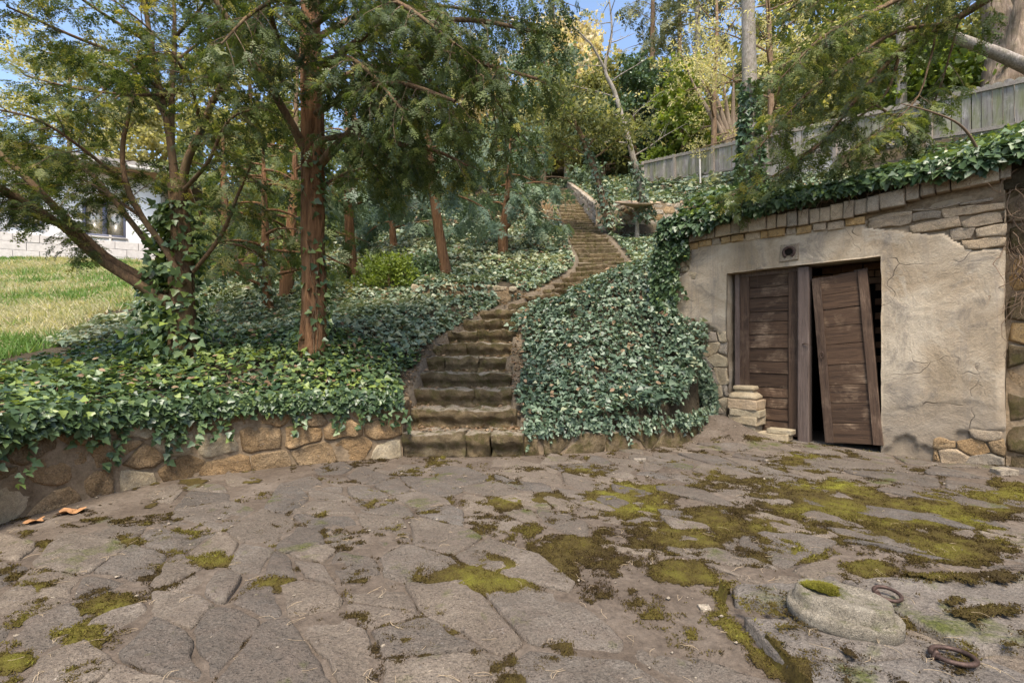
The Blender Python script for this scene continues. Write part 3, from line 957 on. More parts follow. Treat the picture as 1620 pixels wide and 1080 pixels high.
def rubble_wall(thing, curve, L0, hfun, base, hs, ws, m, seed, depth=0.14, joint=0.007, name='stone', prot=0.02, step=0.06, thick=0.3, mort=None):
    L = curve.L - L0
    g = np.random.default_rng(seed)
    for i, c in enumerate(rubble_cells(L, hfun, hs, ws, seed)):
        off = g.uniform(-0.1, 1.0) * prot
        def fn(u, v, n, off=off):
            return curve.fn(u + L0, base(u + L0) + v, n + off)
        mm = m[int(g.integers(len(m)))] if isinstance(m, list) else m
        add_stone(name, c, joint * g.uniform(0.4, 1.7), depth, 0.02, fn, mm, thing, seed * 100 + i, step=step, wob=0.035, face=0.016, round_=0.1)
    us = np.linspace(0, L, max(6, int(L / 0.12)))
    prof = []
    for fr, nn in ((0, -0.004), (1, -0.004), (1, -thick), (0, -thick)):
        h = np.array([hfun(u) for u in us]) - 0.03
        prof.append(curve.fn(us + L0, base(us + L0) + (h if fr else -0.15), np.full_like(us, nn)))
    V = np.stack(prof, 1).reshape(-1, 3)
    Fs = []
    for i in range(len(us) - 1):
        for k in range(4):
            a, b = i * 4 + k, i * 4 + (k + 1) % 4
            Fs.append((a, b, b + 4, a + 4))
    Fs += [(0, 1, 2, 3), tuple(len(V) - 4 + q for q in (3, 2, 1, 0))]
    build('mortar', V, Fs, mort or M['mortar'], thing, smooth=False)

cw = Curve2(WALL_L[1:], side=-1)
flat0 = lambda u: 0 * np.asarray(u) - 0.03
rw = tag(empty('retaining_wall', (-2.6, 4.3, 0)), 'low ochre rubble retaining wall with ivy hanging over, left of the stairs', 'wall')
rubble_wall(rw, cw, 0.0, lambda u: 0.60 + 0.03 * math.sin(u * 2.1) + (0.05 if u > cw.L - 0.5 else 0), flat0, (0.12, 0.27), (0.16, 0.46), [M['rubble'], M['rubble'], M['rubble'], M['cut_stone']], 31)
# return of the wall end beside the first steps
ce = Curve2([(-1.115, 4.96), (-1.13, 5.3), (-1.22, 5.75)], side=-1)
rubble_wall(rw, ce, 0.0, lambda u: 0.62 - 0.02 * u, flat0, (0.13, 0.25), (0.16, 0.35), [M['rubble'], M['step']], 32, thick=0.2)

ck = Curve2(KERB_R, side=-1)
kw = tag(empty('kerb_wall', (1.2, 5.3, 0)), 'knee high mossy stone kerb holding the ivy bank, right of the stairs', 'wall')
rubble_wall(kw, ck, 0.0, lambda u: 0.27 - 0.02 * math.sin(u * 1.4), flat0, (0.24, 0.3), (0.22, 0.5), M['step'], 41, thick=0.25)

# upper walls by the long flight
cu = Curve2([(2.94, 16.85), (4.0, 16.8), (5.4, 16.75), (6.6, 16.9)], side=-1)
uw = tag(empty('terrace_wall', (4.5, 16.8, 5.2)), 'pale rubble terrace wall right of the upper stairs, below the clay bowl', 'wall')
rubble_wall(uw, cu, 0.0, lambda u: 1.25 - 0.03 * u, lambda u: 4.95 + 0.02 * np.asarray(u), (0.15, 0.24), (0.22, 0.5), [M['far_stone'], M['far_stone'], M['rubble']], 51, step=0.14)
cs = Curve2([(2.90, 16.75), (2.92, 18.5), (2.98, 21.0), (3.02, 24.0), (3.05, 27.0)], side=1)
sw = tag(empty('stair_wall', (2.95, 21, 7)), 'pale sloping side wall climbing along the upper stairs', 'wall')
rubble_wall(sw, cs, 0.0, lambda u: 1.0 - 0.03 * u, lambda u: 5.25 + 0.452 * np.asarray(u) - 0.12, (0.2, 0.3), (0.3, 0.6), M['far_stone'], 52, step=0.16, thick=0.22)
cl_ = Curve2([(-3.2, 17.55), (-1.2, 17.5), (0.4, 17.5), (1.5, 17.55)], side=-1)
lw = tag(empty('upper_wall', (-0.8, 17.5, 5.2)), 'shaded brown terrace wall behind the small yew, left of the upper stairs', 'wall')
rubble_wall(lw, cl_, 0.0, lambda u: 0.85, lambda u: 4.62 + 0.24 * np.asarray(u), (0.16, 0.28), (0.25, 0.55), M['rubble'], 53, step=0.16)
cm_ = Curve2([(-1.95, 9.34), (-1.2, 9.33), (-0.5, 9.30), (0.1, 9.36)], side=-1)
mw = tag(empty('bed_edging', (-1, 9.3, 2)), 'short row of pale boulders edging the ivy bed above the bend', 'wall')
rubble_wall(mw, cm_, 0.0, lambda u: 0.48 - 0.06 * u, lambda u: hill0(-1.95 + np.asarray(u), 9.2) - 0.12, (0.25, 0.4), (0.2, 0.42), [M['cut_stone'], M['rubble']], 54, step=0.07, prot=0.06)

# ------------------------------------------------------------------ the staircase
stair = tag(empty('stone_staircase', (-0.5, 4.95, 0)), 'long worn mossy stone staircase climbing the ivy slope', 'staircase')
gs = np.random.default_rng(5)
variants = [block_vf((0.5, 0.5, 0.5), (7, 4, 4), 0.0, 0.0) for _ in range(1)]
for i, ((cx, cy, hw), z) in enumerate(zip(ST, ST_Z)):
    f2 = np.array([ST_DIR[i][0], ST_DIR[i][1]])
    s2 = np.array([f2[1], -f2[0]])
    near = i < 12
    rise = 0.19 if i else 0.235
    nxt = 0.62
    # earth tread: a strip from the nosing back under the next riser
    nu, nv = (15, 8) if near else (6, 3)
    uu, vv = np.meshgrid(np.linspace(-hw - 0.07, hw + 0.07, nu), np.linspace(0.10, nxt, nv), indexing='ij')
    wx = cx + s2[0] * uu + f2[0] * vv
    wy = cy + s2[1] * uu + f2[1] * vv
    edge = sstep(hw - 0.22, hw + 0.16, np.abs(uu))
    wz = z - 0.022 + 0.016 * fbm(p3(wx * 6, wy * 6), 3, 60) + 0.03 * edge
    st = build('step', np.stack([wx, wy, wz], -1).reshape(-1, 3), grid_faces(nu, nv), M['step_dirt'], stair, origin=(cx, cy, z))
    # the riser stones
    nb = int(gs.integers(1, 4)) if near else int(gs.integers(2, 4))
    cuts = np.sort(np.r_[-hw, hw, gs.uniform(-hw * 0.55, hw * 0.55, nb - 1)])
    if nb == 3 and cuts[2] - cuts[1] < 0.2:
        cuts[2] = cuts[1] + 0.28
    bow = 0.05 if i > 1 else 0.0
    for a, b in zip(cuts[:-1], cuts[1:]):
        w = b - a
        if w < 0.05:
            continue
        um = (a + b) / 2
        dz = gs.normal(0, 0.010)
        hh = rise / 2 + 0.015
        V, Fs = block_vf((w / 2 - 0.001, 0.15, hh), (max(4, int(w / 0.03)), 7, 8) if near else (3, 2, 2), 0.02, 0.045 if near else 0.04, 8.0, int(gs.integers(999)))
        V[:, 1] += (0.05 if near else 0.07) * (1 - sstep(-0.35 * hh, 0.45 * hh, V[:, 2]))      # eroded foot below the nosing
        yaw = gs.normal(0, 0.03)
        off = 0.13 + gs.normal(0, 0.012) + bow * (um / hw) ** 2
        cs_, sn = math.cos(yaw), math.sin(yaw)
        lx, ly = V[:, 0] * cs_ - V[:, 1] * sn + um, V[:, 0] * sn + V[:, 1] * cs_ + off
        W = np.stack([cx + s2[0] * lx + f2[0] * ly, cy + s2[1] * lx + f2[1] * ly, V[:, 2] + z - hh + dz], 1)
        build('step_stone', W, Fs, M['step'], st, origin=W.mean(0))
# ------------------------------------------------------------------ the stone cellar on the right
def FW(u, v, n):
    """Shed front: u along it from its far left corner, v height, n out of the face."""
    u, v, n = np.broadcast_arrays(np.asarray(u, float), np.asarray(v, float), np.asarray(n, float))
    return np.stack([SH_L[0] + SD[0] * u - SB[0] * n, SH_L[1] + SD[1] * u - SB[1] * n, v], -1)
FROT = np.array([[SD[0], -SB[0], 0], [SD[1], -SB[1], 0], [0, 0, 1]])       # columns: u, n, z

def fblock(name, u0, u1, v0, v1, n0, n1, m, parent, seed=0, bev=0.012, amp=0.008, n=None, rotv=0.0, freq=7.0):
    h = np.array([(u1 - u0) / 2, (n1 - n0) / 2, (v1 - v0) / 2])
    nn = n or [max(2, int(h[0] / 0.035)), max(2, int(h[1] / 0.05)), max(2, int(h[2] / 0.035))]
    V, Fs = block_vf(h, nn, bev, amp, freq, seed)
    if rotv:
        c, s = math.cos(rotv), math.sin(rotv)
        V = np.stack([V[:, 0] * c - V[:, 2] * s, V[:, 1], V[:, 0] * s + V[:, 2] * c], 1)
    W = V @ FROT.T + FW((u0 + u1) / 2, (v0 + v1) / 2, (n0 + n1) / 2)
    return build(name, W, Fs, m, parent, origin=W.mean(0))

shed = tag(empty('stone_cellar', FW(1.65, 0, -0.5)), 'old plastered stone cellar with two brown plank doors, dug into the slope', 'cellar')
O_U0, O_U1, O_V = 0.80, 2.40, 2.07

def topv(u):
    u = np.asarray(u, float)
    return 2.44 + 0.02 * np.sin(u * 2.3) + 0.06 * sstep(1.9, 3.0, u)

def coat(u, v):
    """1 where the plaster coat is still on, 0 where it has come off."""
    w = 0.16 * fbm(p3(u * 4.2, v * 4.2), 3, 81) + 0.05 * fbm(p3(u * 17, v * 17), 2, 82)
    a = np.maximum((2.28 - u) * 1.2, (2.40 - 0.42 * (u - 2.3) - v) * 1.3)
    b = np.maximum((u - 0.33) * 1.2, 2.08 - v)
    c = np.maximum(np.hypot((u - 0.55) / 0.30, (v - 0.78) / 0.62) - 1.0, -1) * 0.4
    d = np.maximum(np.hypot((u - 3.20) / 0.42, (v - 0.02) / 0.30) - 1.0, -1) * 0.3
    e = np.maximum(np.hypot((u - 2.62) / 0.28, (v + 0.05) / 0.20) - 1.0, -1) * 0.3
    return np.minimum.reduce([a, b, c, d, e]) + w

def seg(a, b, st):
    return np.linspace(a, b, max(2, int(round((b - a) / st)) + 1))[:-1]
us = np.r_[seg(0, O_U0, 0.022), seg(O_U0, O_U1, 0.022), seg(O_U1, SH_W, 0.022), SH_W]
vs = np.r_[seg(-0.15, O_V, 0.022), seg(O_V, 2.5, 0.022), 2.5]
UU, VV = np.meshgrid(us, vs, indexing='ij')
VV2 = np.where(VV >= O_V, O_V + (VV - O_V) / (2.5 - O_V) * (topv(UU) + 0.03 - O_V), VV)
ck_ = coat(UU, VV2)
on = sstep(-0.012, 0.012, ck_)
second = sstep(0.0, 0.02, np.hypot((UU - 2.85) / 0.75, (VV2 - 0.13) / 0.42) - 1 + 0.35 * fbm(p3(UU * 3, VV2 * 3), 4, 83))     # lower right: outer skim gone
nn = -0.030 + on * 0.030 + on * second * 0.007 + 0.010 * fbm(p3(UU * 2.2, VV2 * 2.2), 3, 84) + 0.003 * fbm(p3(UU * 14, VV2 * 14), 3, 85) * on
nn = nn + (1 - on) * 0.012 * fbm(p3(UU * 9, VV2 * 9), 3, 86)
edge_r = sstep(SH_W - 0.05, SH_W, UU)
nn = nn - 0.03 * edge_r
du = 0.012 * fbm(p3(UU * 5, VV2 * 5), 3, 87) * np.where((np.abs(UU - O_U0) < 0.05) | (np.abs(UU - O_U1) < 0.05) | (UU > SH_W - 0.06), 1, 0.2)
dv = 0.012 * fbm(p3(UU * 4, VV2 * 4), 3, 88) * (np.abs(VV2 - O_V) < 0.05)
W = FW(UU + du, VV2 + dv, nn)
gf = grid_faces(len(us), len(vs))
cu_, cv_ = UU.ravel()[gf].mean(1), VV.ravel()[gf].mean(1)
keep = ~((cu_ > O_U0) & (cu_ < O_U1) & (cv_ < O_V))
Vp, Tp = W.reshape(-1, 3), (on * (0.75 + 0.25 * second)).ravel()
# reveals of the opening: pull the border back into the wall
iu0, iu1, iv = int(np.argmin(abs(us - O_U0))), int(np.argmin(abs(us - O_U1))), int(np.argmin(abs(vs - O_V)))
border = [(iu0, j) for j in range(iv + 1)] + [(i, iv) for i in range(iu0 + 1, iu1 + 1)] + [(iu1, j) for j in range(iv - 1, -1, -1)]
bi = np.array([i * len(vs) + j for i, j in border])
lay = [bi]
VA, TA = [Vp], [Tp]
tot = len(Vp)
for dep in (0.03, 0.10, 0.20, 0.30):
    b = Vp[bi] + np.r_[SB, 0] * dep + 0.008 * fbm(Vp[bi] * 6 + dep * 9, 3, 89)[:, None] * np.r_[SD, 0.6]
    VA.append(b); TA.append(np.full(len(bi), 0.62))
    lay.append(np.arange(tot, tot + len(bi)))
    tot += len(bi)
RF = [np.stack([a[:-1], a[1:], b[1:], b[:-1]], 1) for a, b in zip(lay[:-1], lay[1:])]
# right end of the wall turning back into the slope
er = np.array([(len(us) - 1) * len(vs) + j for j in range(len(vs))])
b = Vp[er] + np.r_[SB, 0] * 0.32
VA.append(b); TA.append(np.full(len(er), 0.5))
er2 = np.arange(tot, tot + len(er))
RF.append(np.stack([er[1:], er[:-1], er2[:-1], er2[1:]], 1))
build('plaster_wall', np.concatenate(VA), np.concatenate([gf[keep]] + RF), M['plaster'], shed, tint=np.concatenate(TA))

# bare stones where the coat fell off
gq = np.random.default_rng(15)
def course_cells(L, H, hs, ws, seed):
    """Squared blocks in rough courses, corners knocked about."""
    g, res, v = np.random.default_rng(seed), [], 0.0
    while v < H - 0.03:
        h = min(g.uniform(*hs), H - v)
        u = -g.uniform(0, 0.15)
        while u < L:
            w = g.uniform(*ws)
            j = lambda: g.normal(0, 0.009, 2)
            mid = np.array([u + w * g.uniform(0.3, 0.7), v + h + g.normal(0, 0.008)])
            q = np.array([np.array([u, v]) + j(), np.array([u + w, v]) + j(), np.array([u + w, v + h]) + j(), mid, np.array([u, v + h]) + j()])
            q[:, 0] = np.clip(q[:, 0], 0, L)
            if area(q) > 0.002:
                res.append(q)
            u += w
        v += h
    return res
def bare(u0, u1, v0, v1, hs, ws, seed, m, lim=0.02, prot=0.012, cells_fn=None):
    L, H = u1 - u0, v1 - v0
    for i, c in enumerate(cells_fn(L, H, hs, ws, seed) if cells_fn else rubble_cells(L, lambda u: H, hs, ws, seed)):
        c = c + np.array([u0, v0])
        cc = c.mean(0)
        if coat(cc[0:1], cc[1:2])[0] > lim:
            continue
        if cc[1] > 2.5:
            continue
        off = gq.uniform(-0.3, 1.2) * prot
        mm = m[int(gq.integers(len(m)))]
        add_stone('wall_stone', c, gq.uniform(0.002, 0.006), 0.06, 0.007, lambda u, v, n, off=off: FW(u, v, n + off - 0.004), mm, shed, seed * 50 + i, step=0.045, wob=0.02, round_=0.06, face=0.011)
bare(2.28, SH_W + 0.01, 2.02, 2.50, (0.095, 0.12), (0.15, 0.42), 61, [M['cornice']], cells_fn=course_cells)
bare(0.0, 0.42, 2.05, 2.45, (0.08, 0.11), (0.07, 0.16), 62, [M['cornice'], M['cut_stone']], cells_fn=course_cells)
bare(0.25, 0.80, 0.25, 1.36, (0.12, 0.22), (0.16, 0.34), 63, [M['cut_stone'], M['far_stone']])
bare(2.8, SH_W, -0.02, 0.36, (0.1, 0.16), (0.12, 0.26), 64, [M['cornice'], M['rubble']])

# cornice: a thin ragged stone course and a row of bricks on edge
u = -0.04
k = 0
while u < SH_W:
    w = gq.uniform(0.09, 0.19)
    if u + w > SH_W + 0.03: break
    if u < 2.15:
        fblock('course_stone', u, u + w - gq.uniform(0.006, 0.02), float(topv(u)) + 0.0 + gq.uniform(-0.01, 0.01), float(topv(u)) + 0.085 + gq.uniform(-0.006, 0.006), -0.12, 0.012 + gq.uniform(-0.012, 0.02),
               M['orange_stone'] if gq.random() < 0.45 else M['cornice'], shed, k, 0.02, 0.012)
    u += w
    k += 1
u = -0.07
while u < SH_W + 0.02:
    w = gq.uniform(0.095, 0.125) if gq.random() < 0.8 else gq.uniform(0.18, 0.26)
    if u > 1.9 and gq.random() < 0.35: w = gq.uniform(0.2, 0.34)
    w = min(w, SH_W + 0.05 - u)
    if w < 0.05: break
    b0 = float(topv(u)) + 0.09 + 0.02 * float(sstep(2.0, 3.0, u))
    fblock('brick', u, u + w - gq.uniform(0.005, 0.014), b0 + gq.uniform(-0.006, 0.006), b0 + 0.165 + gq.uniform(-0.012, 0.012), -0.14, 0.062 + gq.uniform(-0.012, 0.014), M['cornice'], shed, k + 300, 0.016, 0.008, rotv=gq.normal(0, 0.02))
    u += w
    k += 1
V, Fs = box_vf((0, 0, 0), (SH_W / 2 - 0.01, 0.10, 0.12))
build('mortar', V @ FROT.T + FW(SH_W / 2, 2.53, -0.13), Fs, M['mortar'], shed, smooth=False)

# room behind the doors
def quad_box(name, u0, u1, v0, v1, n0, n1, m, seed=0):
    V, Fs = box_vf((0, 0, 0), ((u1 - u0) / 2, (n1 - n0) / 2, (v1 - v0) / 2))
    return build(name, V @ FROT.T + FW((u0 + u1) / 2, (v0 + v1) / 2, (n0 + n1) / 2), Fs, m, shed, smooth=False)
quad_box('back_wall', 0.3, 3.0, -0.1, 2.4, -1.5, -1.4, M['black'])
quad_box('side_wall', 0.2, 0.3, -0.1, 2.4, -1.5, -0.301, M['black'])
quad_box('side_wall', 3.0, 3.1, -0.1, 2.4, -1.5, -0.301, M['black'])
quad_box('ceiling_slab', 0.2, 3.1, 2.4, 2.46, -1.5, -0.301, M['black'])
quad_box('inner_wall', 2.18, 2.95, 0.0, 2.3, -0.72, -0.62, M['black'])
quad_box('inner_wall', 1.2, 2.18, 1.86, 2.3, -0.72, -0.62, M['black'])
for r in range(16):
    for c in range(6):
        u0 = 1.66 + c * 0.21 + (0.1 if r % 2 else 0) - 0.05
        v0 = 0.95 + r * 0.082
        if v0 > 2.2 or (v0 < 1.84 and u0 < 2.16) or u0 > 2.75:
            continue
        fblock('inner_brick', u0, u0 + 0.2, v0, v0 + 0.072, -0.64, -0.585 + gq.uniform(-0.008, 0.008), M['inner_brick'], shed, r * 9 + c, 0.008, 0.006, n=[3, 2, 2])
# stone sill under the doors
fblock('sill', O_U0 + 0.55, O_U1 + 0.03, -0.06, 0.025, -0.24, 0.03, M['slab'], shed, 5, 0.015, 0.008)

# --- doors
def board(name, c, size, m, parent, rot, seed, bev=0.006, amp=0.0025):
    """A board with its origin at its centre and its own local axes (so the grain follows it)."""
    n = [max(2, min(10, int(s / 0.06))) for s in size]
    V, Fs = block_vf(np.array(size) / 2, n, bev, amp, 5.0, seed)
    o = link(name, mesh(name, V, Fs, m, False), parent, c)
    mat = np.array(rot, float)
    if np.linalg.det(mat) < 0:
        mat[:, 1] *= -1
    from mathutils import Matrix
    o.rotation_euler = Matrix(mat.tolist()).to_euler()
    return o

def leaf(lab, c0, rot, w, h, parent, seed, stile=0.115, nplank=12, wrap=0.0):
    """A door leaf whose lower left corner is c0: two stiles, top rail, horizontal planks; rot columns = along, out, up."""
    rot = np.asarray(rot)
    d = tag(empty('door', c0), lab)
    d.parent = parent
    d.location = Vector([float(q) for q in c0]) - Vector(parent.location)
    at = lambda a, o, z: np.asarray(c0) + rot @ np.array([a, o, z])
    g = np.random.default_rng(seed)
    board('stile', at(stile / 2, 0.018, h / 2), (stile, 0.04, h), M['door_v'], d, rot, seed)
    board('stile', at(w - stile / 2, 0.018, h / 2), (stile, 0.04, h), M['door_v'], d, rot, seed + 1)
    hs = g.uniform(0.8, 1.25, nplank)
    hs = hs / hs.sum() * h
    z = 0.0
    for i, hh in enumerate(hs):
        rr = rot
        if i % 2 and nplank > 11:
            tilt = 0.10                                        # lapped boards
            ca, sa = math.cos(tilt), math.sin(tilt)
            rr = rot @ np.array([[1, 0, 0], [0, ca, -sa], [0, sa, ca]])
        board('plank', at(w / 2, 0.004 + g.uniform(-0.002, 0.004), z + hh / 2), (w - 2 * stile + 0.012, 0.026, hh - 0.004), M['door'], d, rr, seed + 5 + i)
        z += hh
    z = 0.0
    k = 4
    for i in range(k):
        ww = w / k
        board('back_board', at(ww * (i + 0.5), -0.028, h / 2 + g.uniform(-0.01, 0.035)), (ww - 0.004, 0.022, h), M['door_v'], d, rot, seed + 40 + i)
    return d, at

Rz = FROT.copy()
d1, at1 = leaf('closed left door leaf with horizontal planks', FW(0.915, 0.06, -0.15), Rz, 0.685, 1.96, shed, 100, nplank=13)
th, le = R(4.9), R(3.0)
ca, sa = math.cos(th), math.sin(th)
tilt = np.array([[ca, 0, -sa], [0, 1, 0], [sa, 0, ca]]).T @ np.eye(3)
tilt = np.array([[ca, 0, -sa], [0, 1, 0], [sa, 0, ca]])
lean = np.array([[1, 0, 0], [0, math.cos(le), -math.sin(le)], [0, math.sin(le), math.cos(le)]])
Rt = FROT @ lean @ tilt
c0 = FW(1.90, 0.055, -0.01)
# tilt turns the top towards -u and drops the right foot
Rt = FROT @ lean @ np.array([[ca, 0, -sa], [0, 1, 0], [-sa, 0, ca]]) if False else FROT @ lean @ np.array([[ca, 0, -sa], [0, 1, 0], [sa, 0, ca]])
tm = np.array([[math.cos(th), 0, -math.sin(th)], [0, 1, 0], [-math.sin(th) * -1, 0, math.cos(th)]])
Rt = FROT @ lean @ tm
d2, at2 = leaf('loose right door leaf leaning crooked in the opening', c0, Rt, 0.525, 1.86, shed, 160, stile=0.085, nplank=9)
# jamb post, mullion, lintel board
board('jamb_post', FW(0.885, 1.05, -0.15), (0.06, 0.09, 2.02), M['post'], shed, FROT, 7)
board('door_post', FW(1.665, 1.03, -0.10), (0.115, 0.13, 2.04), M['post'], shed, FROT, 8, 0.012, 0.004)
board('head_board', FW(1.25, 2.045, -0.16), (0.70, 0.06, 0.05), M['post'], shed, FROT, 9)
# ring pull, hook
def torus_vf(R0, r, n=20, k=6, a0=0.0, a1=2 * math.pi):
    t = np.linspace(a0, a1, n)
    return np.stack([np.cos(t) * R0, 0 * t, np.sin(t) * R0, 0 * t + r], 1)
def ring_on(name, parent, c, rot, R0, r, m=None, sq=1.0):
    p = torus_vf(R0, r)
    p[:, 2] *= sq
    V, Fs = tube_vf(p, 6, 1)
    W = V @ np.asarray(rot).T + np.asarray(c)
    return build(name, W, Fs, m or M['iron'], parent, origin=W.mean(0))
ring_on('ring_pull', d2, at2(0.045, 0.055, 0.98), Rt, 0.018, 0.004, sq=1.9)
V, Fs = tube_vf([(*FW(1.66, 1.16, -0.03), 0.005), (*FW(1.69, 1.165, -0.02), 0.005), (*FW(1.735, 1.15, -0.015), 0.004)], 6, 2)
build('hook', V, Fs, M['iron'], shed)
V, Fs = tube_vf([(*FW(1.17, 2.09, 0.012), 0.0022), (*FW(1.172, 1.95, 0.0), 0.0022), (*FW(1.166, 1.78, -0.05), 0.002)], 5, 2)
build('wire', V, Fs, M['iron'], shed)
# horseshoe in a square patch above the doors, with the dark hole inside it
fblock('patch', 1.43, 1.63, 2.13, 2.33, -0.02, 0.016, M['cornice'], shed, 44, 0.02, 0.012)
p = torus_vf(0.058, 0.017, 16, 8, R(-62), R(242))
V, Fs = tube_vf(p, 8, 1, cap=True)
V[:, 1] *= 0.8
W = V @ FROT.T + FW(1.53, 2.235, 0.018)
build('horseshoe', W, Fs, M['iron'], shed, origin=W.mean(0))
a = np.linspace(0, 2 * math.pi, 18, endpoint=False)
V = np.array([(math.cos(t) * 0.043, 0.0, math.sin(t) * 0.043) for t in a] + [(math.cos(t) * 0.038, -0.006, math.sin(t) * 0.038) for t in a]) @ FROT.T + FW(1.53, 2.24, 0.024)
build('vent_hole', V, [tuple(range(18, 36))] + [(i, (i + 1) % 18, 18 + (i + 1) % 18, 18 + i) for i in range(18)], M['black'], shed, smooth=False)

# earth roof
ru, rwv = np.linspace(-0.16, 4.6, 66), np.linspace(-0.02, 3.2, 44)
RU, RW = np.meshgrid(ru, rwv, indexing='ij')
def roof_z(u, w):
    return 2.735 + 0.05 * sstep(1.8, 3, u) + sstep(0.0, 0.9, w) * (0.58 - 0.13 * np.clip(u, 0, 3.4)) + 0.05 * fbm(p3(u * 3, w * 3), 3, 91) + np.clip(w - 0.9, 0, 9) * 0.18
RZ = roof_z(RU, RW)
RP = FW(RU, RZ, -RW)
RP[..., 2] = np.where(RU < -0.05, np.minimum(RP[..., 2], hill(RP[..., 0], RP[..., 1]) + 0.6), RP[..., 2])
V = RP.reshape(-1, 3)
lowfront = FW(ru, np.full_like(ru, 2.55), -0.0 * ru - 0.06)
gf2 = grid_faces(len(ru), len(rwv))
nb0 = len(V)
V = np.vstack([V, lowfront])
fr = np.arange(len(ru)) * len(rwv)
skirt = np.stack([fr[:-1], nb0 + np.arange(len(ru) - 1), nb0 + np.arange(1, len(ru)), fr[1:]], 1)
keepk = (ru[:-1] > -0.1) & (ru[1:] < 3.5)
build('earth_roof', V, np.concatenate([gf2, skirt[keepk]]), M['soil'], shed)

# rubble wall set back to the right of it
c2 = Curve2([tuple(SH_R + SB * 0.14 + SD * 0.0), tuple(SH_R + SB * 0.15 + SD * 1.2), tuple(SH_R + SB * 0.2 + SD * 3.2)], side=-1)
bw = tag(empty('rubble_wall', FW(4.2, 0, -0.2)), 'rough ochre rubble wall set back beside the right end of the cellar', 'wall')
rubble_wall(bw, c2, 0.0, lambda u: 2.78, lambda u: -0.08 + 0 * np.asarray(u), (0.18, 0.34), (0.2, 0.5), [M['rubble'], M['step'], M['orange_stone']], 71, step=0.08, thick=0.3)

# ------------------------------------------------------------------ cut stones stacked by the doors
def lathe_block(name, prof, w, d, m, seed, loc, yaw, lab, cat, group):
    """A rectangular moulded stone: profile of (inset, z) swept round a rounded rectangle."""
    n = 28
    a = np.linspace(0, 2 * math.pi, n, endpoint=False)
    sx, sy = np.sign(np.cos(a)) * np.abs(np.cos(a)) ** 0.35, np.sign(np.sin(a)) * np.abs(np.sin(a)) ** 0.35
    V = []
    for ins, z in prof:
        V.append(np.stack([sx * (w / 2 - ins), sy * (d / 2 - ins), np.full(n, z)], 1))
    V = np.vstack(V + [np.array([[0, 0, prof[-1][1] + 0.002]])])
    V = V + np.stack([fbm(V * 9 + seed * 3.1 + 7 * q, 3, seed + q) for q in range(3)], 1) * 0.010
    Fs = []
    for k in range(len(prof) - 1):
        for i in range(n):
            j = (i + 1) % n
            Fs.append((k * n + i, k * n + j, (k + 1) * n + j, (k + 1) * n + i))
    b = (len(prof) - 1) * n
    Fs += [(b + i, b + (i + 1) % n, len(V) - 1) for i in range(n)]
    c, s = math.cos(yaw), math.sin(yaw)
    V = np.stack([V[:, 0] * c - V[:, 1] * s, V[:, 0] * s + V[:, 1] * c, V[:, 2]], 1)
    o = link(name, mesh(name, V, Fs, m), None, loc)
    return tag(o, lab, cat, group)
yaw0 = math.atan2(SD[1], SD[0])
G = 'cut stones stacked by the cellar door'
def stack_at(u, n): return FW(u, 0, n)[:2]
def slab(u, n, z, w, d, h, seed, yaw, lab, m='cut_stone'):
    V, Fs = block_vf((w / 2, d / 2, h / 2), (7, 5, 4), 0.022, 0.012, 7, seed)
    c, s = math.cos(yaw0 + yaw), math.sin(yaw0 + yaw)
    V = np.stack([V[:, 0] * c - V[:, 1] * s, V[:, 0] * s + V[:, 1] * c, V[:, 2] + h / 2], 1)
    x, y = stack_at(u, n)
    tag(link('cut_stone', mesh('cut_stone', V, Fs, M[m]), None, (x, y, z)), lab, 'stone', G)
slab(1.06, 0.02, 0.07, 0.27, 0.24, 0.105, 2, 0.02, 'half buried yellow block at the bottom of the stone stack')
slab(1.055, 0.02, 0.172, 0.345, 0.27, 0.105, 3, -0.03, 'thick yellow slab lying second from the bottom of the stack')
slab(1.07, 0.02, 0.275, 0.345, 0.27, 0.085, 4, 0.06, 'thin yellow slab in the middle of the stack by the doors')
slab(1.05, 0.02, 0.358, 0.35, 0.28, 0.125, 5, 0.0, 'pinkish layered block right under the moulded stone', 'cornice')
x, y = stack_at(1.04, 0.02)
lathe_block('moulded_stone', [(0.03, 0), (0.005, 0.01), (0.0, 0.035), (0.03, 0.07), (0.062, 0.09), (0.064, 0.105), (0.045, 0.118), (0.04, 0.128), (0.045, 0.15), (0.05, 0.16), (0.1, 0.164)],
            0.35, 0.28, M['cut_stone'], 6, (x, y, 0.482), yaw0, 'carved stone with moulded neck on top of the stack', 'stone', G)
slab(1.40, 0.08, 0.035, 0.34, 0.16, 0.075, 8, -0.03, 'long low pale slab on the ground against the left door')
slab(1.46, 0.06, 0.112, 0.27, 0.15, 0.05, 9, 0.02, 'small thin slab resting on the long low one by the post')

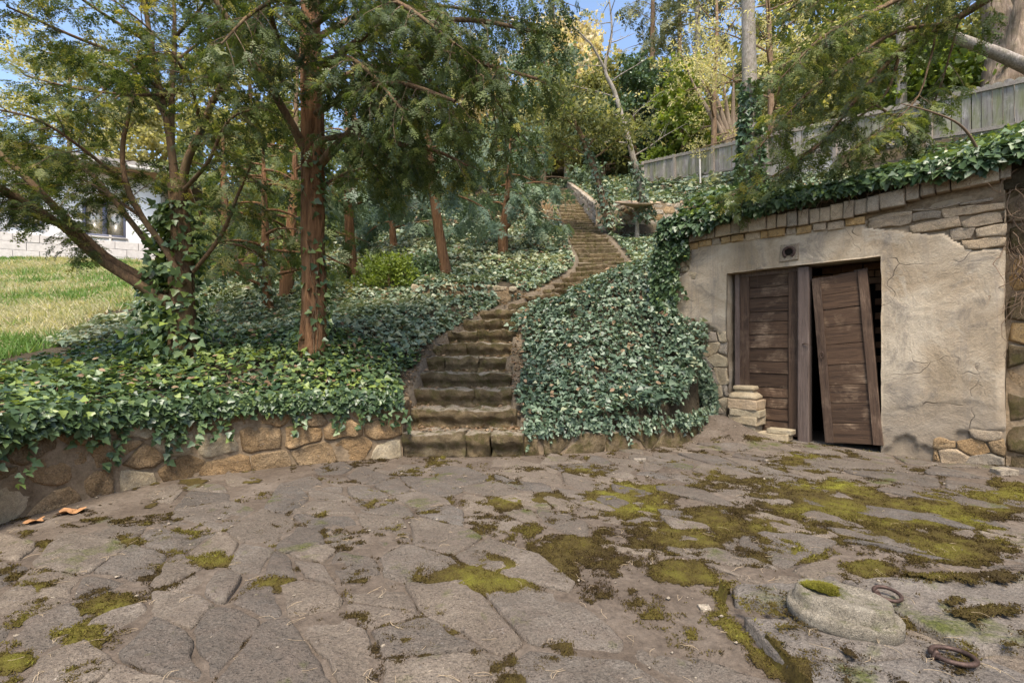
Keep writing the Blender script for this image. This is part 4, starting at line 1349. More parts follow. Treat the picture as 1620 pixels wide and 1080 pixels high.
# ------------------------------------------------------------------ iron rings, mossy pedestal stone
def ground_ring(px, py, Y, R0, r, lab, tilt):
    c = P(px, py, Y)
    o = tag(empty('iron_ring', (c[0], c[1], SLAB_Z)), lab, 'ring', 'iron rings set in the slab')
    rot = np.array([[1, 0, 0], [0, math.sin(tilt), -math.cos(tilt)], [0, math.cos(tilt), math.sin(tilt)]]) @ np.array([[1, 0, 0], [0, 0, 1], [0, -1, 0]])
    rx = np.array([[1, 0, 0], [0, math.cos(tilt), -math.sin(tilt)], [0, math.sin(tilt), math.cos(tilt)]]) @ np.array([[1, 0, 0], [0, 0, -1], [0, 1, 0]])
    p = torus_vf(R0, r, 26)
    V, Fs = tube_vf(p, 8, 1, 0.12, 3)
    W = V @ rx.T + np.array([c[0], c[1], SLAB_Z + 0.022])
    build('ring', W, Fs, M['iron'], o, origin=W.mean(0))
    V, Fs = tube_vf([(c[0] - R0 - 0.012, c[1] + 0.004, SLAB_Z - 0.01, 0.007), (c[0] - R0 + 0.002, c[1], SLAB_Z + 0.036, 0.007), (c[0] - R0 + 0.022, c[1], SLAB_Z - 0.01, 0.007)], 6, 4)
    build('staple', V, Fs, M['iron'], o)
ground_ring(1404, 938, 2.03, 0.047, 0.0075, 'rusty iron ring lying beside the mossy pedestal stone', 0.16)
ground_ring(1508, 1032, 1.62, 0.058, 0.008, 'rusty iron ring lying alone at the front of the big slab', -0.1)
c = P(1332, 985, 1.86)
n = 34
a = np.linspace(0, 2 * math.pi, n, endpoint=False)
V = []
prof = [(0.96, 0.0), (1.03, 0.012), (1.04, 0.045), (1.01, 0.056), (0.91, 0.061), (0.89, 0.095), (0.86, 0.108), (0.79, 0.115), (0.5, 0.108), (0.2, 0.104)]
for s, z in prof:
    rx, ry = 0.185 * s, 0.118 * s
    V.append(np.stack([np.sign(np.cos(a)) * np.abs(np.cos(a)) ** 0.8 * rx, np.sign(np.sin(a)) * np.abs(np.sin(a)) ** 0.8 * ry, np.full(n, z)], 1))
V = np.vstack(V + [np.array([[0, 0, 0.11]])])
V = V + np.stack([fbm(V * 10 + 5 * q, 4, 400 + q) for q in range(3)], 1) * np.array([0.018, 0.018, 0.012])
yaw = R(-38)
V = np.stack([V[:, 0] * math.cos(yaw) - V[:, 1] * math.sin(yaw), V[:, 0] * math.sin(yaw) + V[:, 1] * math.cos(yaw), V[:, 2] - 0.004], 1)
Fs = [(k * n + i, k * n + (i + 1) % n, (k + 1) * n + (i + 1) % n, (k + 1) * n + i) for k in range(len(prof) - 1) for i in range(n)]
b = (len(prof) - 1) * n
Fs += [(b + i, b + (i + 1) % n, len(V) - 1) for i in range(n)]
PED = np.array([c[0], c[1], SLAB_Z])
tag(link('pedestal_stone', mesh('pedestal_stone', V, Fs, M['pedestal']), None, PED), 'low rounded carved stone with a moss cushion, on the big slab', 'stone')

# ------------------------------------------------------------------ fence up the right slope
fp0, fd = np.array([8.4, 20.05]), nrm(np.array([2.9, -7.0]))
def FP(s):
    """Point on the fence line: s metres from the post by the concrete plinth, towards the camera."""
    q = fp0 + fd * s
    return np.array([q[0], q[1], 8.28 - 0.2175 * s])
fence = tag(empty('wooden_fence', FP(0)), 'weathered grey board fence with wavy top, climbing the slope on the right', 'fence')
fn_ = np.array([fd[1], -fd[0]])
if fn_ @ fp0 > 0: fn_ = -fn_                                      # towards the camera
gf_ = np.random.default_rng(21)
posts = [-4.6, -2.3, 0.0, 2.53, 5.05, 7.6, 10.15, 12.7]
frot = np.array([[fd[0], fn_[0], 0], [fd[1], fn_[1], 0], [0, 0, 1]])
shear = -0.2175
def fbox(name, s0, s1, z0, z1, o0, o1, m, seed, top=None):
    """Fence piece following the slope: heights above the fence foot line."""
    ns = max(2, int((s1 - s0) / 0.12)) if top is None else 4
    ss = np.linspace(s0, s1, ns + 1)
    V, Fs = [], []
    for i, s in enumerate(ss):
        b = FP(s)
        zt = z1 if top is None else top(i / ns)
        for z, o in ((z0, o0), (z0, o1), (zt, o1), (zt, o0)):
            V.append([b[0] + fn_[0] * o, b[1] + fn_[1] * o, b[2] + z])
    for i in range(ns):
        for k in range(4):
            a_, b_ = i * 4 + k, i * 4 + (k + 1) % 4
            Fs.append((a_, b_, b_ + 4, a_ + 4))
    Fs += [(3, 2, 1, 0), tuple(4 * ns + q for q in range(4))]
    V = np.array(V)
    return build(name, V, Fs, m, fence, smooth=False, origin=V.mean(0))
for i, s in enumerate(posts):
    fbox('post', s - 0.06, s + 0.06, -0.25, 1.22, 0.0, 0.13, M['fence_rail'], i)
for i in range(len(posts) - 1):
    a0, b0 = posts[i] + 0.06, posts[i + 1] - 0.06
    nP = 11 if i < 4 else 12
    w = (b0 - a0) / nP
    for k in range(nP):
        s0, s1 = a0 + k * w + 0.006, a0 + (k + 1) * w - gf_.uniform(0.010, 0.024)
        arch = gf_.uniform(0.045, 0.08)
        ph = gf_.uniform(-0.012, 0.012)
        o = gf_.uniform(0.0, 0.016)
        fbox('plank', s0, s1, 0.06 + gf_.uniform(-0.01, 0.01), 1.2, 0.02 + o, 0.043 + o, M['fence'], k, top=lambda t, arch=arch, ph=ph: 1.19 + ph + arch * math.sin(math.pi * (0.12 + 0.76 * t)))
    fbox('rail', a0, b0, 1.09, 1.185, 0.052, 0.095, M['fence_rail'], i + 50)
    fbox('rail', a0, b0, 0.10, 0.185, 0.052, 0.095, M['fence_rail'], i + 70)
    if i < 4:
        fbox('plinth', posts[i] + 0.061, posts[i + 1] - 0.061, -0.55, 0.045, -0.06, 0.10, M['concrete'], i)

# ------------------------------------------------------------------ white house and block wall on the left
hb = P(165, 392, 21.0)
hd = np.array([0.883, 0.469])                  # along the facade, towards the right
hin = np.array([-0.469, 0.883])
HROT = np.array([[hd[0], -hin[0], 0], [hd[1], -hin[1], 0], [0, 0, 1]])
def HP(s, n, z): return np.array([hb[0] + hd[0] * s - hin[0] * n, hb[1] + hd[1] * s - hin[1] * n, z])
HZ = 4.7
house = tag(empty('white_house', HP(-4, -3, HZ)), 'white rendered house with blue grey windows, beyond the lawn', 'house')
def hbox(name, s0, s1, n0, n1, z0, z1, m, parent=house):
    V, Fs = box_vf((0, 0, 0), ((s1 - s0) / 2, (n1 - n0) / 2, (z1 - z0) / 2))
    W = V @ HROT.T + HP((s0 + s1) / 2, (n0 + n1) / 2, (z0 + z1) / 2)
    return build(name, W, Fs, m, parent, smooth=False, origin=W.mean(0))
wins = [(-3.05, -2.0, 6.15, 7.25), (-0.75, 0.75, 5.98, 7.55)]
# front wall in pieces round the windows, each standing 2 mm off the next
cuts = [-11.0, wins[0][0], wins[0][1], wins[1][0], wins[1][1], 2.0]
for i in range(5):
    s0, s1 = cuts[i], cuts[i + 1]
    if i in (1, 3):
        wv = wins[i // 2]
        hbox('wall', s0, s1, -0.3, 0.0, HZ - 0.6, wv[2], M['white_wall'])
        hbox('wall', s0, s1, -0.3, 0.0, wv[3], 8.75, M['white_wall'])
        hbox('wall', s0, s1, -0.6, -0.55, wv[2], wv[3], M['black'])
        fr = hbox('window', s0 + 0.002, s1 - 0.002, -0.2, -0.17, wv[2] + 0.002, wv[3] - 0.002, M['curtain'])
        sp, sz = s1 - s0, wv[3] - wv[2]
        for x0, x1, z0, z1 in [(0.003, 0.10, 0.003, sz - 0.003), (sp - 0.10, sp - 0.003, 0.003, sz - 0.003), (0.10, sp - 0.10, 0.003, 0.10), (0.10, sp - 0.10, sz - 0.10, sz - 0.003), (sp / 2 - 0.07, sp / 2 + 0.07, 0.10, sz - 0.10)]:
            hbox('frame', s0 + x0, s0 + x1, -0.165, -0.04, wv[2] + z0, wv[2] + z1, M['win_frame'], fr)
        hbox('pane', s0 + 0.10, s0 + sp / 2 - 0.07, -0.12, -0.11, wv[2] + 0.10, wv[3] - 0.10, M['glass'], fr)
        hbox('pane', s0 + sp / 2 + 0.07, s1 - 0.10, -0.12, -0.11, wv[2] + 0.10, wv[3] - 0.10, M['glass'], fr)
    else:
        hbox('wall', s0, s1, -0.3, 0.0, HZ - 0.6, 8.75, M['white_wall'])
hbox('wall', 1.7, 2.0, -9.0, -0.302, HZ - 0.6, 8.75, M['white_wall'])
hbox('wall', -11.0, -10.7, -9.0, -0.302, HZ - 0.6, 8.75, M['white_wall'])
hbox('soffit', -11.8, 3.0, -9.8, 1.0, 8.752, 8.9, M['soffit'])
rz = [HP(-11.9, 1.1, 8.92), HP(3.1, 1.1, 8.92), HP(3.1, -4.5, 10.6), HP(-11.9, -4.5, 10.6), HP(3.1, -9.9, 8.92), HP(-11.9, -9.9, 8.92)]
rz2 = [q + np.array([0, 0, 0.18]) for q in rz]
build('roof', np.array(rz + rz2), [(0, 1, 2, 3), (3, 2, 4, 5), (6, 9, 8, 7), (9, 11, 10, 8), (0, 6, 7, 1), (5, 4, 10, 11), (1, 7, 8, 2), (2, 8, 10, 4), (0, 3, 9, 6), (3, 5, 11, 9)], M['roof_tile'], house, smooth=False)
V, Fs = tube_vf([(*HP(-11.8, 1.06, 8.86), 0.09), (*HP(3.0, 1.06, 8.84), 0.09)], 8, 1)
build('gutter', V, Fs, M['concrete'], house)
hbox('plinth_band', -11.0, 2.0, 0.003, 0.03, HZ - 0.6, HZ + 0.75, M['block'])
for wv in wins:
    hbox('window_sill', wv[0] - 0.06, wv[1] + 0.06, 0.003, 0.09, wv[2] - 0.07, wv[2] - 0.003, M['concrete'])
hbox('downpipe', 0.18, 0.26, 0.01, 0.09, 5.3, 6.05, M['concrete'])
bwall = tag(empty('block_wall', HP(-3, 0.5, 4.4)), 'low pale concrete block wall between the lawn and the white house', 'wall')
gb = np.random.default_rng(8)
bm_ = None
for r in range(4):
    s = -9.5 + (0.4 if r % 2 else 0)
    while s < 2.6:
        w = 0.8
        V, Fs = block_vf((w / 2 - 0.008, 0.15, 0.165), (3, 2, 2), 0.014, 0.006, 4, int(gb.integers(99)))
        W = V @ HROT.T + HP(s + w / 2, 0.5 + gb.uniform(-0.008, 0.008), 4.35 + 0.34 * r + 0.17)
        build('block', W, Fs, M['block'], bwall, False, origin=W.mean(0))
        s += w

# ------------------------------------------------------------------ clay bowl on the upper wall, thin pole by the fence, plank steps, boulder
c = P(1008, 327, 16.0)
a = np.linspace(0, 2 * math.pi, 28, endpoint=False)
prof = [(0.06, -0.06), (0.1, -0.05), (0.45, 0.05), (0.74, 0.12), (0.76, 0.15), (0.72, 0.15), (0.4, 0.09), (0.02, 0.06)]
V = np.vstack([np.stack([np.cos(a) * r, np.sin(a) * r, np.full(28, z)], 1) for r, z in prof])
Fs = [(k * 28 + i, k * 28 + (i + 1) % 28, (k + 1) * 28 + (i + 1) % 28, (k + 1) * 28 + i) for k in range(len(prof) - 1) for i in range(28)]
bowl = tag(empty('clay_bowl', (c[0], c[1], c[2] - 1.0)), 'wide shallow clay bowl on a stand before the pale upper wall', 'bowl')
W = V @ np.array([[1, 0, 0], [0, 0.94, -0.34], [0, 0.34, 0.94]]).T + c
build('dish', W, Fs, M['bowl'], bowl, origin=c)
V, Fs = tube_vf([(c[0], c[1], c[2] - 1.1, 0.09), (c[0], c[1], c[2] - 0.6, 0.06), (c[0], c[1], c[2] - 0.03, 0.09)], 10, 3)
build('stand', V, Fs, M['far_stone'], bowl)
q0, q1 = P(1108, 290, 17.5), P(1107, 252, 17.5)
V, Fs = tube_vf([(*q0, 0.03), (*q1, 0.03)], 8, 1, cap=True)
tag(build('metal_pole', V, Fs, M['concrete']), 'short thin pale pole standing before the fence plinth', 'pole')
pst = tag(empty('plank_steps', P(618, 488, 9.6)), 'weathered wooden plank steps half hidden in the ivy', 'steps')
for k in range(3):
    c = P(612 + k * 8, 492 - k * 9, 9.2 + k * 0.35)
    V, Fs = block_vf((0.36, 0.13, 0.075), (6, 3, 2), 0.012, 0.008, 5, 70 + k)
    yaw = R(-6)
    V = np.stack([V[:, 0] * math.cos(yaw) - V[:, 1] * math.sin(yaw), V[:, 0] * math.sin(yaw) + V[:, 1] * math.cos(yaw), V[:, 2]], 1)
    build('step_board', V + c, Fs, M['post'], pst, origin=c)
# ------------------------------------------------------------------ leaf and spray templates
def fan(pts, z=0.0, fold=0.0):
    pts = np.asarray(pts, float)
    V = np.c_[pts, z + fold * np.abs(pts[:, 1])]
    return V, np.array([(0, i, i + 1) for i in range(1, len(pts) - 1)])

# ivy: stalk end at the origin, five blunt lobes, axis +X
IVY_V, IVY_F = fan([(0, 0), (0.02, 0.30), (0.22, 0.46), (0.46, 0.24), (0.62, 0.22), (1.0, 0.0), (0.62, -0.22), (0.46, -0.24), (0.22, -0.46), (0.02, -0.30)], 0, 0.22)
IVY2_V, IVY2_F = fan([(0, 0), (0.18, 0.42), (0.5, 0.24), (1.0, 0.0), (0.5, -0.24), (0.18, -0.42)], 0, 0.22)
KITE_V, KITE_F = fan([(0, 0), (0.38, 0.36), (1.0, 0.0), (0.38, -0.36)], 0, 0.25)
LEAF_V, LEAF_F = fan([(0, 0), (0.3, 0.2), (0.68, 0.17), (1, 0), (0.68, -0.17), (0.3, -0.2)], 0, 0.2)

def spray_template(seed, n_side=5, nl=0.2, nw=0.085, fine=7):
    """A flat conifer branchlet, unit length: side twigs carrying two rows of needles."""
    g = np.random.default_rng(seed)
    V, Fs = [], []
    def needle(b, d, L, w, zz):
        d = d / np.linalg.norm(d)
        s = np.array([-d[1], d[0]])
        i = len(V)
        V.extend([(*(b - s * w * 0.5), zz), (*(b + s * w * 0.5), zz), (*(b + d * L), zz + g.uniform(-0.03, 0.015))])
        Fs.append((i, i + 1, i + 2))
    def twig(b, d, L, n, droop):
        for k in range(n):
            t = (k + 0.6) / n
            q = b + d * L * t
            for s in (-1, 1):
                a = s * g.uniform(0.75, 1.15)
                dd = np.array([d[0] * math.cos(a) - d[1] * math.sin(a), d[0] * math.sin(a) + d[1] * math.cos(a)])
                needle(q, dd, nl * (1 - 0.45 * t) * g.uniform(0.8, 1.15), nw, -droop * t * t)
        needle(b + d * L * 0.9, d, nl * 0.8, nw, -droop)
        i = len(V)
        s = np.array([-d[1], d[0]]) * 0.006
        V.extend([(*(b - s), 0), (*(b + s), 0), (*(b + d * L), -droop)])
        Fs.append((i, i + 1, i + 2))
    twig(np.zeros(2), np.array([1.0, 0.0]), 1.0, fine, 0.16)
    for k in range(n_side):
        if g.random() < 0.15: continue
        t = 0.12 + 0.66 * k / n_side
        s = 1 if k % 2 else -1
        a = s * g.uniform(0.6, 0.9)
        twig(np.array([t, 0.0]), np.array([math.cos(a), math.sin(a)]), g.uniform(0.32, 0.62) * (1 - 0.5 * t), max(3, fine // 2), 0.12)
    return np.array(V), np.array(Fs)
SPRAYS = [spray_template(s, 2 + s % 3, 0.19 + 0.012 * (s % 5), 0.092 + 0.006 * (s % 3), 5 + s % 2) for s in range(9)]
SPRAYS_LO = [spray_template(s + 20, 3, 0.28, 0.11, 4) for s in range(3)]

def tuft_template(seed, n, size, tv=LEAF_V, tf=LEAF_F):
    """A loose handful of leaves in a unit ball."""
    g = np.random.default_rng(seed)
    geo = Geo()
    p = nrm(g.normal(size=(n, 3))) * g.random((n, 1)) ** 0.5
    place(tv, tf, p * 0.5, nrm(p + g.normal(size=(n, 3)) * 0.6), g.normal(size=(n, 3)) + [0, 0, 0.8], size * g.uniform(0.7, 1.3, n), np.zeros(n), geo)
    V, Fs, _ = geo.get()
    return V, Fs
TUFTS = [tuft_template(s, 9, 0.42) for s in range(4)]
TUFTS_LO = [tuft_template(s + 9, 7, 0.5, KITE_V, KITE_F) for s in range(3)]

def scatter(geo, temps, pos, X, Z, scale, tint, seed=0):
    g = np.random.default_rng(seed)
    w = g.integers(len(temps), size=len(pos))
    scale = np.broadcast_to(scale, (len(pos),))
    for k, (tv, tf) in enumerate(temps):
        s = w == k
        if s.any():
            place(tv, tf, pos[s], X[s], Z[s], scale[s], tint[s], geo)

# ------------------------------------------------------------------ branching
def resample(path, n):
    p = np.asarray(path, float)
    s = np.r_[0, np.cumsum(np.linalg.norm(np.diff(p[:, :3], axis=0), axis=1))]
    t = np.linspace(0, s[-1], n)
    return np.stack([np.interp(t, s, p[:, k]) for k in range(p.shape[1])], 1), s[-1]

def smooth_path(p, n=4):
    p = np.asarray(p, float)
    e = np.vstack([2 * p[0] - p[1], p, 2 * p[-1] - p[-2]])
    out = []
    for i in range(len(p) - 1):
        a, b, c, d = e[i:i + 4]
        for t in np.linspace(0, 1, n, endpoint=False):
            out.append(0.5 * (2 * b + (c - a) * t + (2 * a - 5 * b + 4 * c - d) * t * t + (3 * b - 3 * c + d - a) * t ** 3))
    out.append(p[-1])
    return np.array(out)

def twigs_from(path, g, t0, spacing, Lr, droop, flat=0.5, ang=(0.6, 1.1), r=0.006, lift=0.0, taper=0.6):
    """Side twigs along a limb: list of (k, 4) paths."""
    p, L = resample(path, max(8, int(len(path) * 3)))
    n = max(1, int(L * (1 - t0) / spacing))
    res = []
    for i in range(n):
        t = t0 + (1 - t0) * (i + g.random()) / n
        f = t * (len(p) - 1)
        k = min(int(f), len(p) - 2)
        b = p[k] + (p[k + 1] - p[k]) * (f - k)
        d = nrm(p[k + 1, :3] - p[k, :3])
        side = nrm(np.cross(d, [0, 0, 1]) + 1e-3 * g.normal(size=3)) * (1 if i % 2 else -1)
        up = np.cross(side, d)
        roll = g.normal(0, 1 - flat) * 1.2
        sd = side * math.cos(roll) + up * math.sin(roll)
        a = g.uniform(*ang)
        v = nrm(d * math.cos(a) + sd * math.sin(a) + np.array([0, 0, lift]))
        ll = g.uniform(*Lr) * (1 - taper * t)
        ns = 5
        q, pts = b[:3].copy(), []
        rr = min(b[3] * 0.6, r * (0.5 + ll))
        for s in range(ns + 1):
            pts.append([*q, rr * (1 - 0.8 * s / ns)])
            v = nrm(v + np.array([0, 0, -droop / ns]) + g.normal(0, 0.10, 3))
            q = q + v * ll / ns
        res.append(np.array(pts))
    return res

def anchors(paths, g, spacing, t0=0.15):
    P_, D_ = [], []
    for p in paths:
        q, L = resample(p, 12)
        n = max(1, int(L * (1 - t0) / spacing))
        for i in range(n):
            f = (t0 + (1 - t0) * (i + g.random()) / n) * 11
            k = min(int(f), 10)
            d = nrm(q[k + 1, :3] - q[k, :3])
            s = nrm(np.cross(d, [0, 0, 1]) + 1e-3) * (1 if i % 2 else -1)
            P_.append(q[k, :3] + (q[k + 1, :3] - q[k, :3]) * (f - k))
            D_.append(nrm(d + s * g.uniform(0.3, 1.0)))
        P_.append(q[-1, :3])
        D_.append(nrm(q[-1, :3] - q[-2, :3]))
    return np.array(P_), np.array(D_)

def yew(name, label, trunk_paths, limb_paths, bark, needle_mat, seed, sp=(0.10, 0.34), tw=(0.35, 0.85), tw2=True, droop=0.6, spr=(0.16, 0.26), spacing2=0.10, sp_anchor=0.055, t0=0.25, group=None, lo=False, limb_t0=0.2, tint=(0.45, 0.22), extra=None, limb_bark=None, jit=0.16, limb_scale=1.0):
    """A needle tree: trunk and limbs given by paths, twigs and needle sprays grown on them."""
    g = np.random.default_rng(seed)
    base = trunk_paths[0][0][:3]
    root = tag(empty(name, base), label, 'tree', group)
    wood = Geo()
    for k, p in enumerate(trunk_paths):
        V, Fs = tube_vf(p, 32, 12, jit, seed + k, ridge=0.22)
        wood.add(V, Fs)
    wood.make('trunk', bark, root, origin=base)
    for k, p in enumerate(limb_paths):
        p = np.array(p, float)
        p[:, 3] *= limb_scale
        V, Fs = tube_vf(p, 8, 4, jit * 0.7, seed + 40 + k)
        build('limb', V, Fs, limb_bark or bark, root, origin=np.asarray(p[0][:3]))
    tws = []
    for p in limb_paths:
        tws += twigs_from(smooth_path(p, 3), g, limb_t0, sp[0], tw, droop, 0.55)
    if extra:
        tws += extra(g)
    sub = []
    if tw2:
        for p in tws:
            sub += twigs_from(p, g, t0, spacing2, (0.15, 0.38), droop * 0.8, 0.6, r=0.003)
    tg = Geo()
    for p in tws:
        V, Fs = tube_vf(p, 4, 1)
        tg.add(V, Fs)
    for p in sub:
        V, Fs = tube_vf(p[::2], 3, 1)
        tg.add(V, Fs)
    if tg.n:
        o = tg.make('twigs', M['twig'], root)
        o['kind'] = 'stuff'
    A, D = anchors(sub if tw2 else tws, g, sp_anchor)
    if tw2:
        A2, D2 = anchors(tws, g, sp_anchor * 2.5)
        A, D = np.vstack([A, A2]), np.vstack([D, D2])
    D = nrm(D + np.array([0, 0, -0.35]) * droop + g.normal(0, 0.12, D.shape))
    Z = np.array([0, 0, 1.0]) + g.normal(0, 0.35, D.shape)
    geo = Geo()
    tt = np.clip(g.normal(tint[0], tint[1], len(A)), 0, 1)
    scatter(geo, SPRAYS_LO if lo else SPRAYS, A, D, Z, g.uniform(*spr, len(A)), tt, seed)
    o = geo.make('crown', needle_mat, root, smooth=False)
    return root, len(geo.get()[1])

def px_path(rows):
    """rows of (px, py, Y, r)."""
    return np.array([[*P(a, b, c), r] for a, b, c, r in rows])

NTRI = {}
# ------------------------------------------------------------------ the many stemmed yew on the left
T1_trunk = [px_path([(296, 625, 5.6, .24), (294, 600, 5.6, .18), (292, 570, 5.6, .145), (288, 520, 5.6, .128), (287, 460, 5.6, .122), (286, 395, 5.6, .112), (284, 330, 5.6, .10), (278, 285, 5.6, .08)])]
T1_limbs = [
    [(278, 300, 5.6, .07), (268, 215, 5.6, .055), (250, 130, 5.65, .045), (238, 60, 5.7, .038), (225, -20, 5.8, .03), (215, -110, 5.8, .015)],
    [(286, 340, 5.58, .075), (293, 265, 5.5, .06), (318, 205, 5.4, .05), (342, 150, 5.35, .042), (372, 108, 5.2, .03), (400, 95, 5.0, .018)],
    [(282, 310, 5.6, .06), (272, 235, 5.7, .05), (272, 150, 5.8, .042), (276, 60, 5.9, .035), (274, -70, 6.0, .02)],
    [(278, 480, 5.55, .10), (222, 440, 5.45, .080), (165, 405, 5.3, .070), (110, 352, 5.15, .058), (62, 302, 5.0, .046), (0, 243, 4.9, .036), (-70, 180, 4.8, .02)],
    [(274, 486, 5.45, .085), (215, 447, 5.35, .072), (150, 405, 5.2, .06), (95, 355, 5.05, .05), (35, 316, 4.9, .042), (-10, 290, 4.8, .034), (-90, 245, 4.7, .02)],
    [(98, 357, 5.05, .042), (45, 336, 4.95, .036), (-10, 292, 4.85, .03), (-70, 265, 4.8, .02)],
    [(290, 450, 5.5, .058), (262, 395, 5.4, .05), (226, 345, 5.3, .045), (200, 292, 5.25, .04), (194, 232, 5.3, .034), (208, 160, 5.35, .028), (220, 80, 5.4, .018)],
    [(284, 440, 5.6, .05), (240, 392, 5.7, .046), (176, 312, 5.8, .04), (112, 246, 5.9, .032), (30, 226, 6.0, .022), (-50, 210, 6.0, .012)],
    [(306, 430, 5.55, .034), (350, 372, 5.4, .028), (378, 305, 5.3, .022), (397, 262, 5.2, .014)],
    [(292, 300, 5.5, .035), (330, 255, 5.2, .026), (362, 190, 5.0, .02), (415, 168, 4.8, .012)],
    [(250, 140, 5.6, .03), (190, 90, 5.4, .026), (110, 55, 5.2, .02), (10, 10, 5.0, .012)],
    [(238, 70, 5.7, .03), (160, 20, 5.3, .024), (70, -40, 5.0, .018), (-30, -80, 4.8, .012)],
    [(243, 90, 5.65, .026), (180, 130, 6.0, .02), (110, 190, 6.3, .014), (30, 240, 6.5, .008)],
    [(226, 345, 5.3, .026), (160, 300, 5.6, .02), (100, 270, 5.9, .014), (20, 260, 6.1, .008)],
    [(318, 205, 5.4, .026), (300, 130, 4.9, .02), (250, 60, 4.5, .014), (180, 0, 4.2, .008)],
    [(274, 100, 5.8, .024), (330, 60, 6.2, .02), (400, 40, 6.6, .014), (450, 60, 6.9, .008)],
    [(272, 150, 5.7, .028), (200, 150, 5.2, .022), (120, 140, 4.8, .016), (40, 120, 4.5, .01)],
    [(200, 292, 5.25, .03), (130, 235, 4.9, .022), (60, 190, 4.6, .016), (-20, 170, 4.4, .01)],
    [(276, 60, 5.9, .03), (320, 10, 5.7, .02), (360, -50, 5.5, .012)],
    [(270, 200, 5.7, .028), (220, 130, 6.4, .022), (150, 100, 7.0, .016), (60, 80, 7.5, .01)],
]
t1, n = yew('yew_tree', 'many stemmed ivy clad yew with spreading limbs, nearest the lawn', T1_trunk, [px_path(p) for p in T1_limbs], M['limb_bark'], M['yew'], 101, sp=(0.06, 0.3), tw=(0.3, 0.9), spacing2=0.082, sp_anchor=0.034, spr=(0.085, 0.16), limb_t0=0.32, tint=(0.45, 0.34), jit=0.2, limb_scale=0.72)
NTRI['t1'] = n

# ------------------------------------------------------------------ the straight red trunked yew
T2_trunk = [px_path([(497, 612, 5.8, .24), (497, 585, 5.8, .185), (496, 555, 5.8, .148), (496, 480, 5.8, .130), (495, 390, 5.8, .127), (495, 290, 5.8, .125), (494, 200, 5.8, .118), (492, 90, 5.8, .108), (490, -30, 5.8, .098), (489, -160, 5.8, .08), (488, -330, 5.8, .05), (488, -430, 5.8, .02)])]
T2_limbs = [
    [(484, 240, 5.75, .055), (455, 185, 5.6, .048), (418, 122, 5.5, .042), (382, 62, 5.4, .036), (344, 5, 5.3, .03), (310, -50, 5.2, .015)],
    [(505, 262, 5.75, .05), (535, 228, 5.5, .046), (582, 182, 5.2, .042), (612, 140, 5.0, .037), (655, 98, 4.8, .032), (700, 84, 4.6, .027), (760, 100, 4.4, .02), (850, 125, 4.2, .012)],
    [(505, 222, 5.7, .034), (570, 212, 5.3, .03), (632, 228, 5.0, .024), (692, 240, 4.8, .018), (740, 262, 4.7, .01)],
    [(498, 125, 5.7, .045), (560, 70, 5.3, .038), (640, 40, 4.9, .03), (745, 32, 4.5, .022), (870, 55, 4.2, .012)],
    [(497, 40, 5.7, .042), (580, -30, 5.2, .035), (680, -60, 4.8, .028), (790, -45, 4.4, .02), (880, 0, 4.2, .012)],
    [(500, 180, 5.6, .036), (560, 145, 5.0, .03), (630, 132, 4.5, .024), (720, 160, 4.1, .014)],
    [(502, 150, 5.9, .04), (570, 110, 6.4, .034), (660, 105, 6.9, .026), (770, 120, 7.3, .014)],
    [(502, 60, 5.9, .038), (600, 10, 6.5, .03), (700, 10, 7.0, .022), (820, 30, 7.4, .012)],
    [(486, 110, 5.7, .034), (440, 60, 5.2, .028), (420, -10, 4.8, .02), (390, -60, 4.6, .012)],
    [(488, 60, 5.9, .03), (430, 20, 6.4, .024), (370, -10, 6.9, .014)],
    [(503, 300, 5.85, .022), (545, 275, 6.1, .018), (600, 262, 6.4, .012), (660, 270, 6.6, .008)],
    [(488, 0, 5.6, .03), (470, -60, 5.0, .024), (450, -90, 4.4, .016)],
    [(497, 10, 5.7, .034), (560, -20, 5.0, .028), (640, 10, 4.4, .02), (720, 70, 4.0, .01)],
    [(498, -60, 5.7, .034), (590, -50, 5.9, .028), (690, 30, 6.1, .02), (760, 110, 6.2, .01)],
    [(489, 40, 5.7, .03), (450, 0, 5.0, .024), (400, 20, 4.5, .016), (350, 70, 4.2, .008)],
    [(500, 100, 5.6, .034), (545, 90, 5.0, .026), (590, 120, 4.5, .018), (640, 180, 4.2, .01)],
    [(700, 84, 4.6, .02), (740, 110, 4.5, .016), (790, 165, 4.5, .012), (822, 215, 4.5, .006)],
    [(560, 70, 5.3, .03), (600, 120, 5.6, .02), (660, 170, 6.0, .014), (720, 200, 6.3, .008)],
    [(582, 182, 5.2, .025), (600, 220, 5.6, .018), (635, 250, 6.0, .012), (680, 268, 6.2, .006)],
    [(655, 98, 4.8, .02), (690, 140, 4.8, .016), (725, 185, 4.9, .01), (750, 225, 5.0, .006)],
]
t2, n = yew('yew_tree', 'tall straight yew with stringy red bark and dark hanging boughs', T2_trunk, [px_path(p) for p in T2_limbs], M['yew_bark'], M['yew'], 202, sp=(0.07, 0.3), tw=(0.35, 1.05), spacing2=0.088, sp_anchor=0.037, droop=0.75, spr=(0.09, 0.17), limb_t0=0.15, tint=(0.34, 0.24), limb_bark=M['limb_bark'])
NTRI['t2'] = n
